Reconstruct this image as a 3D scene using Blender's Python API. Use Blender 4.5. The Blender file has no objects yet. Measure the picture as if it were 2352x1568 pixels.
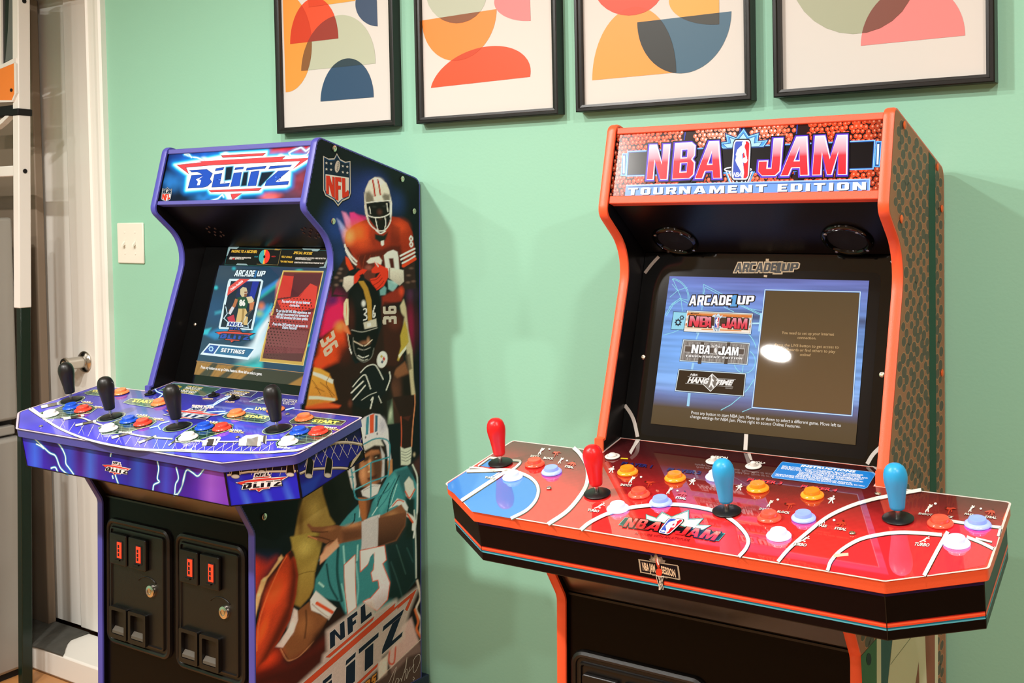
# Two arcade cabinets against a green wall.  Blender 4.5, self-contained.
import bpy, bmesh, math, random
import numpy as np
from mathutils import Vector, Matrix
from mathutils.geometry import tessellate_polygon
random.seed(7); np.random.seed(7)
COL = bpy.context.scene.collection

# ------------------------------------------------------------------ colours / materials
def s2l(c):
    c = np.asarray(c, float) / 255.0
    return np.where(c <= .04045, c / 12.92, ((c + .055) / 1.055) ** 2.4)
def hexc(h):
    if not isinstance(h, str): return tuple(h)
    h = h.lstrip('#')
    return tuple(int(h[i:i + 2], 16) for i in (0, 2, 4))
def lin(h, a=1.0):
    r = s2l(hexc(h)); return (float(r[0]), float(r[1]), float(r[2]), a)

def mat(name, color='#808080', rough=.5, metal=0., ior=1.45, emit=None, estr=0., bump=0., bscale=200., coat=0., trans=0., mott=0., mscale=6.):
    m = bpy.data.materials.new(name); m.use_nodes = True
    nt = m.node_tree; b = nt.nodes['Principled BSDF']
    b.inputs['Base Color'].default_value = lin(color)
    b.inputs['Roughness'].default_value = rough; b.inputs['Metallic'].default_value = metal
    b.inputs['IOR'].default_value = ior
    b.inputs['Coat Weight'].default_value = coat; b.inputs['Coat Roughness'].default_value = .04
    b.inputs['Transmission Weight'].default_value = trans
    if emit:
        b.inputs['Emission Color'].default_value = lin(emit); b.inputs['Emission Strength'].default_value = estr
    if bump or mott:
        tc = nt.nodes.new('ShaderNodeTexCoord')
    if bump:
        n = nt.nodes.new('ShaderNodeTexNoise'); n.inputs['Scale'].default_value = bscale; n.inputs['Detail'].default_value = 3
        bp = nt.nodes.new('ShaderNodeBump'); bp.inputs['Strength'].default_value = bump; bp.inputs['Distance'].default_value = .002
        nt.links.new(tc.outputs['Object'], n.inputs['Vector'])
        nt.links.new(n.outputs['Fac'], bp.inputs['Height']); nt.links.new(bp.outputs['Normal'], b.inputs['Normal'])
    if mott:
        n2 = nt.nodes.new('ShaderNodeTexNoise'); n2.inputs['Scale'].default_value = mscale; n2.inputs['Detail'].default_value = 5
        nt.links.new(tc.outputs['Object'], n2.inputs['Vector'])
        mx = nt.nodes.new('ShaderNodeMix'); mx.data_type = 'RGBA'
        c = np.array(lin(color)[:3])
        mx.inputs['A'].default_value = tuple(c * (1 - mott)) + (1,); mx.inputs['B'].default_value = tuple(np.minimum(c * (1 + mott), 1)) + (1,)
        nt.links.new(n2.outputs['Fac'], mx.inputs['Factor']); nt.links.new(mx.outputs['Result'], b.inputs['Base Color'])
    return m

def mat_print(name, rough=.35, emis=0., base=1., ior=1.45, coat=0., bump=0., bscale=300.):
    """Printed or lit artwork: colour comes from the mesh's colour attribute."""
    m = bpy.data.materials.new(name); m.use_nodes = True
    nt = m.node_tree; b = nt.nodes['Principled BSDF']
    a = nt.nodes.new('ShaderNodeVertexColor'); a.layer_name = 'Col'
    b.inputs['Roughness'].default_value = rough; b.inputs['IOR'].default_value = ior
    b.inputs['Coat Weight'].default_value = coat; b.inputs['Coat Roughness'].default_value = .03
    if base >= 1: nt.links.new(a.outputs['Color'], b.inputs['Base Color'])
    else:
        mx = nt.nodes.new('ShaderNodeMix'); mx.data_type = 'RGBA'; mx.inputs['Factor'].default_value = base
        mx.inputs['A'].default_value = (0, 0, 0, 1); nt.links.new(a.outputs['Color'], mx.inputs['B'])
        nt.links.new(mx.outputs['Result'], b.inputs['Base Color'])
    if emis:
        nt.links.new(a.outputs['Color'], b.inputs['Emission Color']); b.inputs['Emission Strength'].default_value = emis
    if bump:
        tc = nt.nodes.new('ShaderNodeTexCoord')
        n = nt.nodes.new('ShaderNodeTexNoise'); n.inputs['Scale'].default_value = bscale
        bp = nt.nodes.new('ShaderNodeBump'); bp.inputs['Strength'].default_value = bump; bp.inputs['Distance'].default_value = .001
        nt.links.new(tc.outputs['Object'], n.inputs['Vector'])
        nt.links.new(n.outputs['Fac'], bp.inputs['Height']); nt.links.new(bp.outputs['Normal'], b.inputs['Normal'])
    return m

# ------------------------------------------------------------------ mesh builder
class MB:
    def __init__(s): s.v = []; s.f = []; s.m = []
    def add(s, vs, fs, mi=0):
        o = len(s.v); s.v.extend([tuple(map(float, p)) for p in vs]); s.f.extend([tuple(i + o for i in f) for f in fs]); s.m.extend([mi] * len(fs)); return s
    def box(s, a, b, mi=0):
        x0, y0, z0 = a; x1, y1, z1 = b
        return s.add([(x0, y0, z0), (x1, y0, z0), (x1, y1, z0), (x0, y1, z0), (x0, y0, z1), (x1, y0, z1), (x1, y1, z1), (x0, y1, z1)],
                     [(0, 3, 2, 1), (4, 5, 6, 7), (0, 1, 5, 4), (1, 2, 6, 5), (2, 3, 7, 6), (3, 0, 4, 7)], mi)
    def hexa(s, p, mi=0):   # 8 points, bottom loop then top loop
        return s.add(p, [(0, 3, 2, 1), (4, 5, 6, 7), (0, 1, 5, 4), (1, 2, 6, 5), (2, 3, 7, 6), (3, 0, 4, 7)], mi)
    def prism(s, poly, fr, d0, d1, mi=0):
        """poly: 2-D loop in frame fr=(O,eu,ev,n); extruded from d0 to d1 along n."""
        O, eu, ev, n = [np.asarray(q, float) for q in fr]; N = len(poly)
        lo = [O + eu * p[0] + ev * p[1] + n * d0 for p in poly]; hi = [O + eu * p[0] + ev * p[1] + n * d1 for p in poly]
        tri = tessellate_polygon([[Vector((p[0], p[1], 0)) for p in poly]])
        ar = sum(poly[i][0] * poly[(i + 1) % N][1] - poly[(i + 1) % N][0] * poly[i][1] for i in range(N))
        fs = []
        if ar > 0: fs += [tuple(reversed(range(N))), tuple(range(N, 2 * N))] ; sd = [(i, (i + 1) % N, (i + 1) % N + N, i + N) for i in range(N)]
        else: fs += [tuple(range(N)), tuple(reversed(range(N, 2 * N)))]; sd = [((i + 1) % N, i, i + N, (i + 1) % N + N) for i in range(N)]
        return s.add(lo + hi, fs + sd, mi)
    def lathe(s, prof, fr, seg=32, mi=0, cap=True):
        """prof: list of (radius, height) along n of frame fr."""
        O, eu, ev, n = [np.asarray(q, float) for q in fr]; vs = []; fs = []
        for r, h in prof:
            for k in range(seg):
                a = 2 * math.pi * k / seg; vs.append(O + (eu * math.cos(a) + ev * math.sin(a)) * r + n * h)
        for j in range(len(prof) - 1):
            for k in range(seg):
                k2 = (k + 1) % seg; fs.append((j * seg + k, j * seg + k2, (j + 1) * seg + k2, (j + 1) * seg + k))
        if cap:
            fs.append(tuple(reversed(range(seg)))); fs.append(tuple(range((len(prof) - 1) * seg, len(prof) * seg)))
        return s.add(vs, fs, mi)
    def tube(s, pts, r, seg=10, mi=0):
        pts = [np.asarray(p, float) for p in pts]; vs = []; fs = []
        for i, p in enumerate(pts):
            t = pts[min(i + 1, len(pts) - 1)] - pts[max(i - 1, 0)]; t /= np.linalg.norm(t)
            u = np.cross(t, (0, 0, 1) if abs(t[2]) < .9 else (1, 0, 0)); u /= np.linalg.norm(u); w = np.cross(t, u)
            for k in range(seg):
                a = 2 * math.pi * k / seg; vs.append(p + (u * math.cos(a) + w * math.sin(a)) * r)
        for j in range(len(pts) - 1):
            for k in range(seg):
                k2 = (k + 1) % seg; fs.append((j * seg + k, j * seg + k2, (j + 1) * seg + k2, (j + 1) * seg + k))
        fs.append(tuple(reversed(range(seg)))); fs.append(tuple(range((len(pts) - 1) * seg, len(pts) * seg)))
        return s.add(vs, fs, mi)
    def build(s, name, mats, parent=None, loc=None, smooth=False, bevel=0., bseg=2, auto=None):
        me = bpy.data.meshes.new(name); me.from_pydata(s.v, [], s.f)
        if not isinstance(mats, (list, tuple)): mats = [mats]
        for m in mats: me.materials.append(m)
        if len(mats) > 1: me.polygons.foreach_set('material_index', s.m)
        bm = bmesh.new(); bm.from_mesh(me); bmesh.ops.recalc_face_normals(bm, faces=bm.faces); bm.to_mesh(me); bm.free()
        o = bpy.data.objects.new(name, me); COL.objects.link(o)
        if parent: o.parent = parent
        if loc is not None: o.location = loc
        if smooth:
            me.shade_smooth()
            if smooth is not True: me.set_sharp_from_angle(angle=math.radians(smooth))
        if bevel:
            md = o.modifiers.new('bevel', 'BEVEL'); md.width = bevel; md.segments = bseg; md.limit_method = 'ANGLE'; md.angle_limit = math.radians(35)
            me.shade_smooth(); me.set_sharp_from_angle(angle=math.radians(50))
        return o

def tag(o, label=None, cat=None, group=None, kind=None):
    if label: o['label'] = label
    if cat: o['category'] = cat
    if group: o['group'] = group
    if kind: o['kind'] = kind
    return o
def empty(name, loc, rot=(0, 0, 0)):
    o = bpy.data.objects.new(name, None); COL.objects.link(o); o.location = loc; o.rotation_euler = rot; o.empty_display_size = .1; return o

def round_poly(pts, seg=6):
    """pts: (a,b,radius) loop -> rounded loop."""
    out = []; N = len(pts)
    for i in range(N):
        p = np.array(pts[i][:2], float); r = pts[i][2]
        if r <= 0: out.append(tuple(p)); continue
        a = np.array(pts[i - 1][:2], float) - p; b = np.array(pts[(i + 1) % N][:2], float) - p
        la, lb = np.linalg.norm(a), np.linalg.norm(b); a /= la; b /= lb
        ang = math.acos(max(-1, min(1, a @ b))); t = min(r / math.tan(ang / 2), la * .48, lb * .48); r = t * math.tan(ang / 2)
        c = p + (a + b) / np.linalg.norm(a + b) * (r / math.sin(ang / 2))
        p0 = p + a * t; p1 = p + b * t
        a0 = math.atan2(*(p0 - c)[::-1]); a1 = math.atan2(*(p1 - c)[::-1]); da = (a1 - a0 + math.pi) % (2 * math.pi) - math.pi
        for k in range(seg + 1):
            q = a0 + da * k / seg; out.append((c[0] + r * math.cos(q), c[1] + r * math.sin(q)))
    return out

# ------------------------------------------------------------------ camera (solved from the photograph's straight edges)
F_PX, CX, CY = 2554.2445, 1176.27, 525.80
CAM_POS = np.array([1.3, -2.0, 1.43])
CAM_R = np.array([[0.82905684, 0.55880975, -0.01991036], [0.00264559, 0.03168689, 0.99949434], [0.55915808, -0.8286903, 0.02479185]])  # right, up, back
cd = bpy.data.cameras.new('camera'); cam = bpy.data.objects.new('camera', cd); COL.objects.link(cam)
mw = Matrix([[*CAM_R[:, 0], CAM_POS[0]], [*CAM_R[:, 1], CAM_POS[1]], [*CAM_R[:, 2], CAM_POS[2]], [0, 0, 0, 1]])
cam.matrix_world = mw
cd.sensor_fit = 'HORIZONTAL'; cd.sensor_width = 36; cd.lens = F_PX / 2352 * 36
cd.shift_x = (1176 - CX) / 2352; cd.shift_y = (CY - 784) / 2352; cd.clip_start = .02
bpy.context.scene.camera = cam
def ray(u, v):
    return CAM_R.T @ np.array([(u - CX) / F_PX, -(v - CY) / F_PX, -1.0])
def proj_w(P):
    q = CAM_R @ (np.asarray(P, float) - CAM_POS); return np.array([CX - F_PX * q[0] / q[2], CY + F_PX * q[1] / q[2]])
def at_y(u, v, Y):
    r = ray(u, v); return CAM_POS + r * ((Y - CAM_POS[1]) / r[1])
def at_x(u, v, X):
    r = ray(u, v); return CAM_POS + r * ((X - CAM_POS[0]) / r[0])
def at_z(u, v, Z):
    r = ray(u, v); return CAM_POS + r * ((Z - CAM_POS[2]) / r[2])

# ------------------------------------------------------------------ flat surfaces that carry artwork
def dlt(src, dst):
    A = []
    for (x, y), (X, Y) in zip(src, dst):
        A += [[x, y, 1, 0, 0, 0, -X * x, -X * y, -X], [0, 0, 0, x, y, 1, -Y * x, -Y * y, -Y]]
    A = np.array(A); T = np.diag([1, 1, 1] * 3)
    return np.linalg.svd(A)[2][-1].reshape(3, 3)
class Surf:
    """A plane in a thing's own space (O, eu, ev, n) with a map from photograph pixels to plane coordinates."""
    def __init__(s, fr, px=None, ab=None, to_world=None):
        s.O, s.eu, s.ev, s.n = [np.asarray(q, float) for q in fr]; s.fr = (s.O, s.eu, s.ev, s.n)
        if px is None:
            px = []
            for a, b in ab: px.append(proj_w(to_world(s.pt(a, b))))
        px = np.asarray(px, float); s.c = px.mean(0); s.sc = 300.0
        s.H = dlt((px - s.c) / s.sc, ab); s.Hi = np.linalg.inv(s.H)
    def pt(s, a, b, h=0.): return s.O + s.eu * a + s.ev * b + s.n * h
    def ab(s, pts):
        p = (np.asarray(pts, float).reshape(-1, 2) - s.c) / s.sc; q = np.c_[p, np.ones(len(p))] @ s.H.T; return q[:, :2] / q[:, 2:]
    def px(s, ab):
        ab = np.asarray(ab, float).reshape(-1, 2); q = np.c_[ab, np.ones(len(ab))] @ s.Hi.T; return q[:, :2] / q[:, 2:] * s.sc + s.c
    def p3(s, u, v, h=0.):
        a, b = s.ab([(u, v)])[0]; return s.pt(a, b, h)

LAY = .00009
def split_ramp(q, F, y, stops):
    """cut triangles at the ramp stops (by y) so a printed ramp keeps its stops; returns q, F, colours"""
    q = [tuple(p) for p in q]; y = list(y); F = [tuple(f) for f in F]
    F = [(f[0], f[i], f[i + 1]) for f in F for i in range(1, len(f) - 1)]
    for t, _ in stops:
        out = []
        for f in F:
            a = [i for i in f if y[i] < t - 1e-6]; b = [i for i in f if y[i] > t + 1e-6]
            if not a or not b: out.append(f); continue
            loop = []
            for k in range(3):
                i, j = f[k], f[(k + 1) % 3]; loop.append(i)
                if (y[i] - t) * (y[j] - t) < -1e-12:
                    r = (t - y[i]) / (y[j] - y[i]); q.append(tuple(q[i][c] + (q[j][c] - q[i][c]) * r for c in (0, 1))); y.append(t); loop.append(len(q) - 1)
            lo = [i for i in loop if y[i] <= t + 1e-9]; hi = [i for i in loop if y[i] >= t - 1e-9]
            for l in (lo, hi):
                for k in range(1, len(l) - 1): out.append((l[0], l[k], l[k + 1]))
        F = out
    T = [s_[0] for s_ in stops]; C = np.array([lin(s_[1])[:3] for s_ in stops])
    cols = [tuple(np.interp(v, T, C[:, k]) for k in range(3)) for v in y]
    return q, F, cols
def zoom(sc, ox, oy):
    return lambda pts: [(x / sc + ox, y / sc + oy) for x, y in (pairs(pts) if isinstance(pts, str) else pts)]
def pairs(t):
    n = [float(q) for q in t.replace(',', ' ').split()]; return list(zip(n[::2], n[1::2]))

class Art:
    """Collects coloured flat shapes on a Surf; built as one mesh with a colour attribute."""
    def __init__(s, surf, h0=.0004): s.s = surf; s.v = []; s.f = []; s.c = []; s.h0 = h0; s.k = 0
    def _h(s, layer): return s.h0 + LAY * layer
    def tris(s, ab, faces, cols, layer):
        o = len(s.v); h = s._h(layer)
        s.v.extend([s.s.pt(a, b, h) for a, b in ab])
        for f in faces:
            s.f.append(tuple(i + o for i in f)); s.c.append([cols[i] for i in f] if isinstance(cols, list) else [cols] * len(f))
    def poly(s, pts, color, layer=1, holes=(), ab=False, color2=None, axis=None):
        """filled polygon (pixels unless ab) ; color2+axis = printed two-tone ramp along axis (0 x,1 y of pixels)"""
        if isinstance(pts, str): pts = pairs(pts)
        loops = [pts] + [pairs(h) if isinstance(h, str) else h for h in holes]
        flat = [p for l in loops for p in l]; q = flat if ab else s.s.ab(flat)
        i = 0; L = []
        for l in loops: L.append([Vector((q[i + j][0] * 100, q[i + j][1] * 100, 0)) for j in range(len(l))]); i += len(l)
        try: tri = tessellate_polygon(L)
        except Exception: return
        c = tuple(lin(color)[:3])
        if color2 is not None:
            c2 = np.array(lin(color2)[:3]); w = np.array([p[1 if axis is None else axis] for p in flat], float)
            w = (w - w.min()) / max(1e-9, np.ptp(w)); c = [tuple(np.array(c[:3]) * (1 - t) + c2 * t) for t in w]
        s.tris(q, tri, c, layer)
    def line(s, pts, w, color, layer=1, closed=False, ab=False):
        """polyline of pixel width w"""
        if isinstance(pts, str): pts = pairs(pts)
        P = np.asarray(pts, float); N = len(P); h = w / 2
        off = []
        for i in range(N):
            if closed: a, b = P[i - 1], P[(i + 1) % N]
            else: a, b = P[max(i - 1, 0)], P[min(i + 1, N - 1)]
            d1 = P[i] - a; d2 = b - P[i]
            n1 = np.linalg.norm(d1); n2 = np.linalg.norm(d2)
            d1 = d1 / n1 if n1 > 1e-9 else d2 / max(n2, 1e-9); d2 = d2 / n2 if n2 > 1e-9 else d1
            m = np.array([-(d1 + d2)[1], (d1 + d2)[0]]); l = np.linalg.norm(m)
            m = np.array([-d1[1], d1[0]]) if l < 1e-6 else m / l
            k = max(.45, m @ np.array([-d1[1], d1[0]])); off.append(m * h / k)
        off = np.array(off); A = P + off; B = P - off
        q = np.r_[A, B]; q = q if ab else s.s.ab(q)
        fs = [(i, i + 1, i + 1 + N, i + N) for i in range(N - 1)]
        if closed: fs.append((N - 1, 0, N, 2 * N - 1))
        s.tris(q, fs, tuple(lin(color)[:3]), layer)
    def ell(s, cx, cy, rx, ry, color, layer=1, rot=0., a0=0, a1=360, n=28):
        s.poly(ellp(cx, cy, rx, ry, rot, a0, a1, n), color, layer)
    def disc(s, u, v, r, color, layer=1, r2=0., n=32, a0=0, a1=360):
        """true circle (metres) centred on a pixel"""
        c = s.s.ab([(u, v)])[0]; th = np.radians(np.linspace(a0, a1, n + 1))
        o = [(c[0] + r * math.cos(t), c[1] + r * math.sin(t)) for t in th]
        if r2: i = [(c[0] + r2 * math.cos(t), c[1] + r2 * math.sin(t)) for t in th]; q = o + i; M = n + 1; s.tris(q, [(k, k + 1, k + 1 + M, k + M) for k in range(n)], tuple(lin(color)[:3]), layer)
        else: s.poly(o[:-1], color, layer, ab=True)
    def text(s, t, bl, br, tl, color, layer=2, bold=0., shear=0., spacing=1.):
        """string set between pixel corners: baseline-left, baseline-right, cap-top-left"""
        ab3 = s.s.ab([bl, br, tl]); V, F = text_mesh(t, bold, shear, spacing)
        if not len(V): return
        w = V[:, 0].max() - V[:, 0].min(); x = (V[:, 0] - V[:, 0].min()) / w; y = V[:, 1] / CAPH
        q = ab3[0] + np.outer(x, ab3[1] - ab3[0]) + np.outer(y, ab3[2] - ab3[0])
        if isinstance(color, list): q, F, c = split_ramp(q, F, y, color)
        else: c = tuple(lin(color)[:3])
        s.tris(q, F, c, layer)
    def glyphs(s, t, bl, br, tl, color, layer=2, grow=0., gap=.16, font=None):
        """block capitals from our own outlines; grow (in letter-heights) thickens the outline"""
        ab3 = s.s.ab([bl, br, tl]); font = font or FONT; x = 0.; items = []
        for ch in t:
            if ch == ' ': x += .45; continue
            w, loops = font[ch]; items.append((x, w, loops)); x += w + gap
        W = x - gap
        for x0, w, loops in items:
            for lp in loops:   # each loop: [outer, hole, ...]
                ring = []
                for i, l in enumerate(lp):
                    l = [(a + x0, b) for a, b in l]
                    if grow: l = offset_loop(l, grow if i == 0 else -grow)
                    if l: ring.append(l)
                ringq = [[tuple(ab3[0] + (ab3[1] - ab3[0]) * (a / W) + (ab3[2] - ab3[0]) * b) for a, b in l] for l in ring]
                flat = [p for l in ring for p in l]; q = [p for l in ringq for p in l]
                tri = tessellate_polygon([[Vector((p[0] * 100, p[1] * 100, 0)) for p in l] for l in ringq])
                if isinstance(color, list): q, tri, c = split_ramp(q, tri, [p[1] for p in flat], color)
                else: c = tuple(lin(color)[:3])
                s.tris(q, tri, c, layer)
    def grid(s, nx, ny, inside=None, bounds=None):
        """a painted sheet: fine grid whose vertex colours are laid down by a Painter"""
        a0, b0, a1, b1 = bounds
        A, B = np.meshgrid(np.linspace(a0, a1, nx + 1), np.linspace(b0, b1, ny + 1)); ab = np.c_[A.ravel(), B.ravel()]
        return Painter(s, ab, nx, ny, inside)
    def build(s, name, m, parent, loc=None):
        me = bpy.data.meshes.new(name)
        nl = [len(f) for f in s.f]; me.from_pydata([tuple(p) for p in s.v], [], s.f)
        ca = me.color_attributes.new('Col', 'FLOAT_COLOR', 'CORNER')
        flat = np.ones((sum(nl), 4), np.float32); flat[:, :3] = np.array([c for f in s.c for c in f], np.float32).reshape(-1, 3)
        ca.data.foreach_set('color', flat.ravel()); me.materials.append(m)
        # all shapes face along the surface normal
        nrm = np.zeros(len(me.polygons) * 3, np.float32); me.polygons.foreach_get('normal', nrm); nrm = nrm.reshape(-1, 3)
        bad = np.nonzero(nrm @ s.s.n.astype(np.float32) < 0)[0]
        if len(bad):
            bm = bmesh.new(); bm.from_mesh(me); bm.faces.ensure_lookup_table(); bmesh.ops.reverse_faces(bm, faces=[bm.faces[i] for i in bad]); bm.to_mesh(me); bm.free()
        o = bpy.data.objects.new(name, me); COL.objects.link(o); o.parent = parent
        if loc is not None: o.location = loc
        return o

class Painter:
    def __init__(s, art, ab, nx, ny, inside):
        s.art = art; s.ab = ab; s.nx = nx; s.ny = ny; s.p = art.s.px(ab); s.rgb = np.zeros((len(ab), 3)); s.inside = inside
        s.alpha_mask = None
    def fill(s, c): s.rgb[:] = lin(c)[:3]
    def _mix(s, idx, a, c): s.rgb[idx] = s.rgb[idx] * (1 - a[:, None]) + np.asarray(c) * a[:, None]
    def poly(s, pts, color, soft=1.2, op=1., color2=None, d=(0, 1), grow=0.):
        """soft-edged polygon in pixels; color2 = ramp along direction d"""
        if isinstance(pts, str): pts = pairs(pts)
        P = np.asarray(pts, float); m = soft + grow + 2
        idx = np.nonzero((s.p[:, 0] > P[:, 0].min() - m) & (s.p[:, 0] < P[:, 0].max() + m) & (s.p[:, 1] > P[:, 1].min() - m) & (s.p[:, 1] < P[:, 1].max() + m))[0]
        if not len(idx): return
        q = s.p[idx]; sd = poly_sd(q, P) - grow
        a = np.clip(.5 - sd / (2 * max(soft, .3)), 0, 1); a = a * a * (3 - 2 * a) * op
        if color2 is not None:
            dd = np.array(d, float); t = P @ dd; w = np.clip((q @ dd - t.min()) / max(1e-9, np.ptp(t)), 0, 1)[:, None]
            c = np.array(lin(color)[:3]) * (1 - w) + np.array(lin(color2)[:3]) * w
        else: c = np.array(lin(color)[:3])
        s._mix(idx, a, c)
    def line(s, pts, w, color, soft=1., op=1.):
        if isinstance(pts, str): pts = pairs(pts)
        P = np.asarray(pts, float); m = w + soft + 2
        idx = np.nonzero((s.p[:, 0] > P[:, 0].min() - m) & (s.p[:, 0] < P[:, 0].max() + m) & (s.p[:, 1] > P[:, 1].min() - m) & (s.p[:, 1] < P[:, 1].max() + m))[0]
        if not len(idx): return
        q = s.p[idx]; dmin = np.full(len(q), 1e9)
        for a, b in zip(P[:-1], P[1:]): dmin = np.minimum(dmin, seg_d(q, a, b))
        al = np.clip(.5 - (dmin - w / 2) / (2 * max(soft, .3)), 0, 1); s._mix(idx, al * al * (3 - 2 * al) * op, lin(color)[:3])
    def glow(s, cx, cy, rx, ry, color, op=1., rot=0., power=1.):
        c, sn = math.cos(math.radians(rot)), math.sin(math.radians(rot)); x = s.p[:, 0] - cx; y = s.p[:, 1] - cy
        r = np.sqrt(((x * c + y * sn) / rx) ** 2 + ((-x * sn + y * c) / ry) ** 2); a = np.clip(1 - r, 0, 1); a = (a * a * (3 - 2 * a)) ** power * op
        idx = np.nonzero(a > .002)[0]; s._mix(idx, a[idx], lin(color)[:3])
    def noise(s, amp=.1, fx=.05, fy=.05, seed=1, lo=1.):
        n = vnoise(s.p[:, 0] * fx, s.p[:, 1] * fy, seed); s.rgb *= (lo + amp * (n - .5) * 2)[:, None]; np.clip(s.rgb, 0, 1.5, out=s.rgb)
    def done(s, layer=0):
        a = s.art; o = len(a.v); nx, ny = s.nx, s.ny; h = a._h(layer)
        P = a.s.O + np.outer(s.ab[:, 0], a.s.eu) + np.outer(s.ab[:, 1], a.s.ev) + a.s.n * h
        keep = np.ones((ny, nx), bool)
        if s.inside is not None:
            ins = s.inside(s.ab).reshape(ny + 1, nx + 1); keep = ins[:-1, :-1] & ins[1:, :-1] & ins[:-1, 1:] & ins[1:, 1:]
        i = np.arange((nx + 1) * (ny + 1)).reshape(ny + 1, nx + 1)
        q = np.stack([i[:-1, :-1], i[:-1, 1:], i[1:, 1:], i[1:, :-1]], -1)[keep]
        a.v.extend(list(P)); a.f.extend([tuple(r) for r in (q + o).tolist()])
        a.c.extend(list(s.rgb[q]))

def seg_d(q, a, b):
    ab = b - a; t = np.clip(((q - a) @ ab) / max(1e-9, ab @ ab), 0, 1); return np.linalg.norm(q - a - t[:, None] * ab, axis=1)
def poly_sd(q, P):
    d = np.full(len(q), 1e9); ins = np.zeros(len(q), bool); N = len(P)
    for i in range(N):
        a, b = P[i - 1], P[i]; d = np.minimum(d, seg_d(q, a, b))
        if a[1] != b[1]:
            c = ((a[1] > q[:, 1]) != (b[1] > q[:, 1])); x = (b[0] - a[0]) * (q[:, 1] - a[1]) / (b[1] - a[1]) + a[0]; ins ^= c & (q[:, 0] < x)
    return np.where(ins, -d, d)
def vnoise(x, y, seed=1):
    xi, yi = np.floor(x).astype(np.int64), np.floor(y).astype(np.int64); fx, fy = x - xi, y - yi
    def h(a, b):
        n = (a * 374761393 + b * 668265263 + seed * 1274126177) & 0xffffffff; n = ((n ^ (n >> 13)) * 1274126177) & 0xffffffff; return ((n ^ (n >> 16)) & 0xffff) / 65535.
    u, v = fx * fx * (3 - 2 * fx), fy * fy * (3 - 2 * fy)
    return (h(xi, yi) * (1 - u) + h(xi + 1, yi) * u) * (1 - v) + (h(xi, yi + 1) * (1 - u) + h(xi + 1, yi + 1) * u) * v
def crom(pts, n=6):
    """smooth curve through points"""
    P = [np.array(p, float) for p in pts]; P = [P[0] * 2 - P[1]] + P + [P[-1] * 2 - P[-2]]; out = []
    for i in range(1, len(P) - 2):
        for k in range(n):
            t = k / n; out.append(tuple(.5 * (2 * P[i] + (P[i + 1] - P[i - 1]) * t + (2 * P[i - 1] - 5 * P[i] + 4 * P[i + 1] - P[i + 2]) * t * t + (3 * P[i] - P[i - 1] - 3 * P[i + 1] + P[i + 2]) * t ** 3)))
    return out + [tuple(P[-2])]
def hell(a, b, h, n=40):
    a, b = np.array(a, float), np.array(b, float); m = (a + b) / 2; r = (b - a) / 2; h = np.asarray(h, float)
    return [tuple(m - r * math.cos(t) + h * math.sin(t)) for t in np.linspace(0, math.pi, n + 1)]
def clip_convex(S, C):
    S = [np.array(p, float) for p in S]; C = np.array(C, float); ar = sum(C[i - 1][0] * C[i][1] - C[i][0] * C[i - 1][1] for i in range(len(C)))
    sg = 1 if ar > 0 else -1
    for i in range(len(C)):
        a, b = C[i - 1], C[i]; d = b - a; f = lambda p: sg * (d[0] * (p[1] - a[1]) - d[1] * (p[0] - a[0])); out = []
        for j in range(len(S)):
            p, q = S[j - 1], S[j]; fp, fq = f(p), f(q)
            if fp * fq < 0: out.append(p + (q - p) * fp / (fp - fq))
            if fq >= 0: out.append(q)
        S = out
        if not S: return []
    return [tuple(p) for p in S]
def ellp(cx, cy, rx, ry, rot=0., a0=0, a1=360, n=28):
    c, s = math.cos(math.radians(rot)), math.sin(math.radians(rot)); out = []
    full = abs(a1 - a0) >= 360
    for k in range(n if full else n + 1):
        t = math.radians(a0 + (a1 - a0) * k / n); x, y = rx * math.cos(t), ry * math.sin(t); out.append((cx + x * c - y * s, cy + x * s + y * c))
    return out
def offset_loop(l, g):
    P = np.array(l, float); N = len(P); ar = sum(P[i][0] * P[(i + 1) % N][1] - P[(i + 1) % N][0] * P[i][1] for i in range(N)); sg = 1 if ar > 0 else -1; out = []
    for i in range(N):
        d1 = P[i] - P[i - 1]; d2 = P[(i + 1) % N] - P[i]; d1 /= np.linalg.norm(d1); d2 /= np.linalg.norm(d2)
        n1 = np.array([d1[1], -d1[0]]) * sg; n2 = np.array([d2[1], -d2[0]]) * sg; m = n1 + n2; L = np.linalg.norm(m)
        m = n1 if L < 1e-6 else m / L; out.append(tuple(P[i] + m * g / max(.5, m @ n1)))
    return out
# --- text through Blender's built-in font
CAPH = 1.0; _tc = {}
def text_mesh(t, bold=0., shear=0., spacing=1.):
    k = (t, bold, shear, spacing)
    if k not in _tc:
        cu = bpy.data.curves.new('lettering', 'FONT'); cu.body = t; cu.size = 1; cu.offset = bold; cu.shear = shear; cu.resolution_u = 2; cu.space_character = spacing
        cu.fill_mode = 'FRONT' if hasattr(cu, 'fill_mode') else None
        ob = bpy.data.objects.new('lettering', cu); COL.objects.link(ob); dg = bpy.context.evaluated_depsgraph_get(); dg.update()
        me = bpy.data.meshes.new_from_object(ob.evaluated_get(dg)); V = np.array([v.co[:2] for v in me.vertices]).reshape(-1, 2); F = [tuple(p.vertices) for p in me.polygons]
        bpy.data.meshes.remove(me); bpy.data.objects.remove(ob); bpy.data.curves.remove(cu); _tc[k] = (V, F)
    return _tc[k]
_v, _ = text_mesh('H'); CAPH = float(_v[:, 1].max())
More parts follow.
